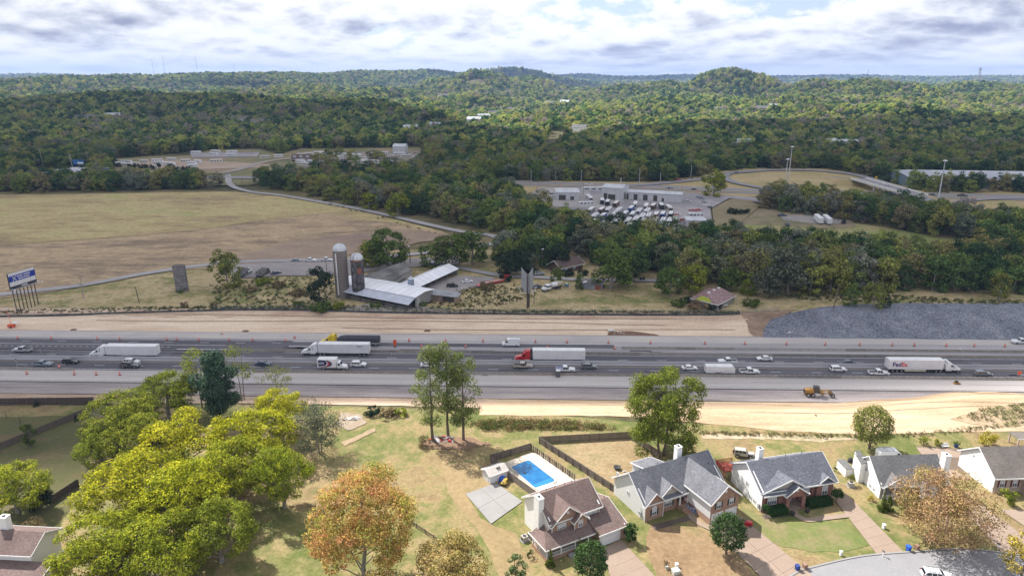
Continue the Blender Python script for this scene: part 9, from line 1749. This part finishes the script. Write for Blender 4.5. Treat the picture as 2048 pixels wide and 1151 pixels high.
for u, v in deal:
 x, y, z = at(u, v)
 if g.random() < .5: motorhome(x, y, z + .2, R(g.uniform(-40, 40)), g.choice(mCv), Lm=g.uniform(8, 12), h=3.5, w=2.8, lab='caravan in the crowded dealer lot across the valley', group='caravans in the dealer lot', name='caravan', cat='caravan', dark=False)
 else: car(g.choice(['suv', 'pickup', 'sedan']), g.choice([pWhite, pSilver, pWhite, pNavy, pBlack]), (x, y, z + .2), g.uniform(-.6, .6), 'car parked among the caravans of the dealer lot', group='cars in the dealer lot').scale = (1.2,) * 3
hall(at(786, 310)[:2], at(811, 310)[:2], 16, 9, 'white hall with three doors above the dealer lot', hr=2.5, slots=3)
A_ = at(583, 324); r = empty('dormered_house', (A_[0], A_[1], A_[2]), 0, 'brick house with three white dormers beside the dealer lot', 'house')
for a, b, c in (((0, 10), (0, 0), 7.2), ((0, 0), (20, 0), None), ((20, 0), (20, 10), 7.2), ((20, 10), (0, 10), None)): wall(r, a, b, 0, 3.4, MATS['farm_brick'], apex=c)
gable_roof_x(r, -.6, 20.6, -1.8, 10.8, 3.0, 5, 7.6, mRb)
for x_ in (3.5, 10, 16.5): m = MB(); m.box(x_ - 1.2, x_ + 1.2, .5, 3.4, 4.0, 6.2); m.build('dormer_wall', mWhiteS, r); gable_roof_y(r, x_ - 1.6, x_ + 1.6, .1, 3.6, 6.1, x_, 7.2, mRb); window(r, x_, .5, 4.4, 1.2, 1.5)
for x_ in (.5, 5, 10, 15, 19.5): m = MB(); m.box(x_ - .15, x_ + .15, -1.5, -1.2, 0, 3.0); m.build('porch_column', mTrimW, r)
for i, (u, v) in enumerate(((228, 336), (238, 336), (261, 337), (272, 338), (283, 339), (293, 338), (305, 340), (341, 338), (353, 343), (365, 343), (377, 343), (317, 336))): x, y, z = at(u, v); cm = MSM[i % 3]; plant('conifer', x, y, z, cm, None, 'small dark conifer between the caravans and the hedge row', 'tree', 'small conifers by the camp ground', sc=1.5, sz=2.6, mat=mDark, cname='foliage')
for i, (u, v, vt, rp) in enumerate(((642, 332, 303, 16), (667, 334, 307, 14), (680, 316, 292, 11), (703, 322, 298, 10), (712, 334, 308, 11), (745, 322, 300, 15), (760, 326, 299, 14), (790, 340, 310, 12), (662, 320, 295, 12))): mid(u, v, vt, rp, mWood, 'tree standing among the caravans of the dealer lot', i % 6, group='trees among the caravans of the dealer lot')
g = random.Random(11)
for i, (u, v) in enumerate(((168, 247), (190, 245), (228, 242), (480, 249), (520, 255), (948, 250), (966, 244), (822, 268), (1100, 214), (1130, 212), (1440, 226), (1545, 222), (1525, 226), (1160, 268), (1480, 300), (1660, 300), (1700, 302), (600, 217), (655, 218), (885, 192), (1400, 207), (1700, 228), (990, 236), (870, 262), (1015, 228), (1880, 305))):
 x, y = at(u, v)[:2]; z = tz(x, y); s = 1 + y / 2500; r = empty('distant_house', (x, y, z + 3.5), g.uniform(-.6, .6), 'pale small house among the distant trees', 'house', 'distant houses among the trees'); r.scale = (s, s, s)
 m = MB(); m.box(-8, 8, -4.5, 4.5, -4, 4.5); m.build('wall', g.choice([mWhiteS, mHall, M('tan_house_wall', (0.42, 0.34, 0.27)), mWhiteS]), r); gable_roof_x(r, -8.4, 8.4, -5, 5, 4.5, 0, 7.5, g.choice([mRoofT, mRoofW, mHallR]))
for u, v, vt, d, lb in ((330, 150, 108, 3400, 'tallest thin mast on the left skyline'), (395, 147, 108, 3500, 'thin mast right of the tallest on the left skyline'), (308, 150, 120, 3400, 'faint mast at the left of the skyline masts'), (469, 145, 129, 3600, 'short mast on the central left skyline'), (1735, 152, 138, 2300, 'thin mast on the right skyline'), (1956, 162, 136, 2450, 'lattice tower on the right skyline')):
 a, ry, rz = ray(u, v); t = d / ry; x = a * t; z = CAMH + rz * t - 8; H = ht(x, d, vt) - z; lat = u == 1956; r = empty('radio_mast', (x, d, z), 0, lb, 'mast'); m = MB()
 if lat:
  for (cx_, cy_) in ((-6, -6), (6, -6), (6, 6), (-6, 6)): m.tube((cx_, cy_, 0), (cx_ * .2, cy_ * .2, H), .5, n=4)
  for k in range(5): zz = H * k / 5; w_ = 6 * (1 - .8 * k / 5); w2 = 6 * (1 - .8 * (k + 1) / 5); m.tube((-w_, -w_, zz), (w2, -w2, zz + H / 5), .35, n=3); m.tube((w_, -w_, zz), (-w2, -w2, zz + H / 5), .35, n=3)
  m.box(-7, 7, -.4, .4, H - 1, H); m.box(-5, 5, -.4, .4, H - 7, H - 6)
 else: m.tube((0, 0, 0), (0, 0, H), .65, .5, 5)
 m.build('mast_frame', mTinD, r)
# ------------------------------------------------------------------ clouds above the view, shaped to shade the valley, and the air
mCloud = bpy.data.materials.new('cloud_mat'); mCloud.use_nodes = True
nt = mCloud.node_tree; nt.nodes.clear()
d = N(nt, 'ShaderNodeBsdfDiffuse', inp={'Color': (.93, .93, .95, 1)}); t = N(nt, 'ShaderNodeBsdfTranslucent', inp={'Color': (.97, .97, .98, 1)}); mx_ = N(nt, 'ShaderNodeMixShader', inp={0: .82}); o_ = N(nt, 'ShaderNodeOutputMaterial')
L(nt, d.outputs[0], mx_.inputs[1]); L(nt, t.outputs[0], mx_.inputs[2]); L(nt, mx_.outputs[0], o_.inputs[0])
ALT = 1600.0; k_ = ALT / math.tan(SUN_EL); OFFX = math.sin(SUN_AZ) * k_; OFFY = math.cos(SUN_AZ) * k_
def cloud(shadow, n, rr, seed):
 """a flat-bottomed cumulus whose shadow covers the ground polygon `shadow`"""
 P = np.array(shadow) + np.array([OFFX, OFFY]); g = random.Random(seed); b = bmesh.new()
 x0, y0 = P.min(0); x1, y1 = P.max(0)
 base = bmesh.new(); ico = bmesh.ops.create_icosphere(base, subdivisions=2, radius=1); V = [v.co.copy() for v in base.verts]; F = [[v.index for v in f.verts] for f in base.faces]; base.free()
 m = MB(); c = 0; tries = 0
 while c < n and tries < 60000:
  tries += 1; x = g.uniform(x0, x1); y = g.uniform(y0, y1)
  r = g.uniform(*rr)
  pr = [(x + r * .8 * math.cos(a), y + r * .8 * math.sin(a)) for a in (0, 1.57, 3.14, 4.71)]
  if not all(inside(np.array([q[0]]), np.array([q[1]]), P)[0] for q in pr): continue
  m.add([(x + v.x * r, y + v.y * r, ALT + (max(v.z, -.12) * r * g.uniform(.68, .72) if v.z > -.12 else -.12 * r * .7)) for v in V], F); c += 1
 o = m.build('cloud', mCloud, smooth=True); o['kind'] = 'structure'
 cc = P.mean(0); Q = [tuple(cc + (p - cc) * .97) for p in P]
 core = MB(); core.slab([(q[0], q[1], ALT + 22) for q in Q], 18); k = core.build('cloud_core', mCloud, o); return o
cl1 = px((-300, 1000), (60, 940), (200, 868), (330, 822), (480, 803), (640, 800), (790, 806), (1200, 808), (1650, 795), (1880, 780), (2100, 756), (2600, 695)) + [(700, 420), (1200, 900), (1050, 1280), (560, 1330), (300, 1150), (120, 1000), (0, 1000), (-160, 1400), (-600, 2000), (-1500, 1900), (-1300, 700), (-700, 300), (-420, 140)]
cloud(cl1, 420, (60, 130), 1)
def blob(cx, cy, rx, ry, seed, n=14):
 g = random.Random(seed); return [(cx + rx * math.cos(6.283 * i / n) * g.uniform(.75, 1.2), cy + ry * math.sin(6.283 * i / n) * g.uniform(.75, 1.2)) for i in range(n)]
for i, (cx, cy, rx, ry) in enumerate([(-1700, 2300, 420, 200), (300, 4100, 900, 200), (2000, 2000, 260, 120), (-900, 3300, 500, 140), (1000, 6900, 3600, 700), (-2600, 6600, 1500, 500)]):
 cloud(blob(cx, cy, rx, ry, i), 60 if rx < 700 else 110, (50, 120) if rx < 700 else (160, 300), 10 + i)  # extra unseen clouds, added for shade patches on the far hills
hz = MB(); hz.box(-9500, 9500, -2600, 12500, -2.0, 270)
hm = bpy.data.materials.new('haze_mat'); hm.use_nodes = True; nt = hm.node_tree; nt.nodes.clear()
pv = N(nt, 'ShaderNodeVolumePrincipled', inp={'Color': (0.33, 0.49, 0.86, 1), 'Density': 0.00008, 'Anisotropy': 0.2}); oo = N(nt, 'ShaderNodeOutputMaterial'); L(nt, pv.outputs[0], oo.inputs['Volume'])
HZ = hz.build('haze', hm); HZ['kind'] = 'stuff'
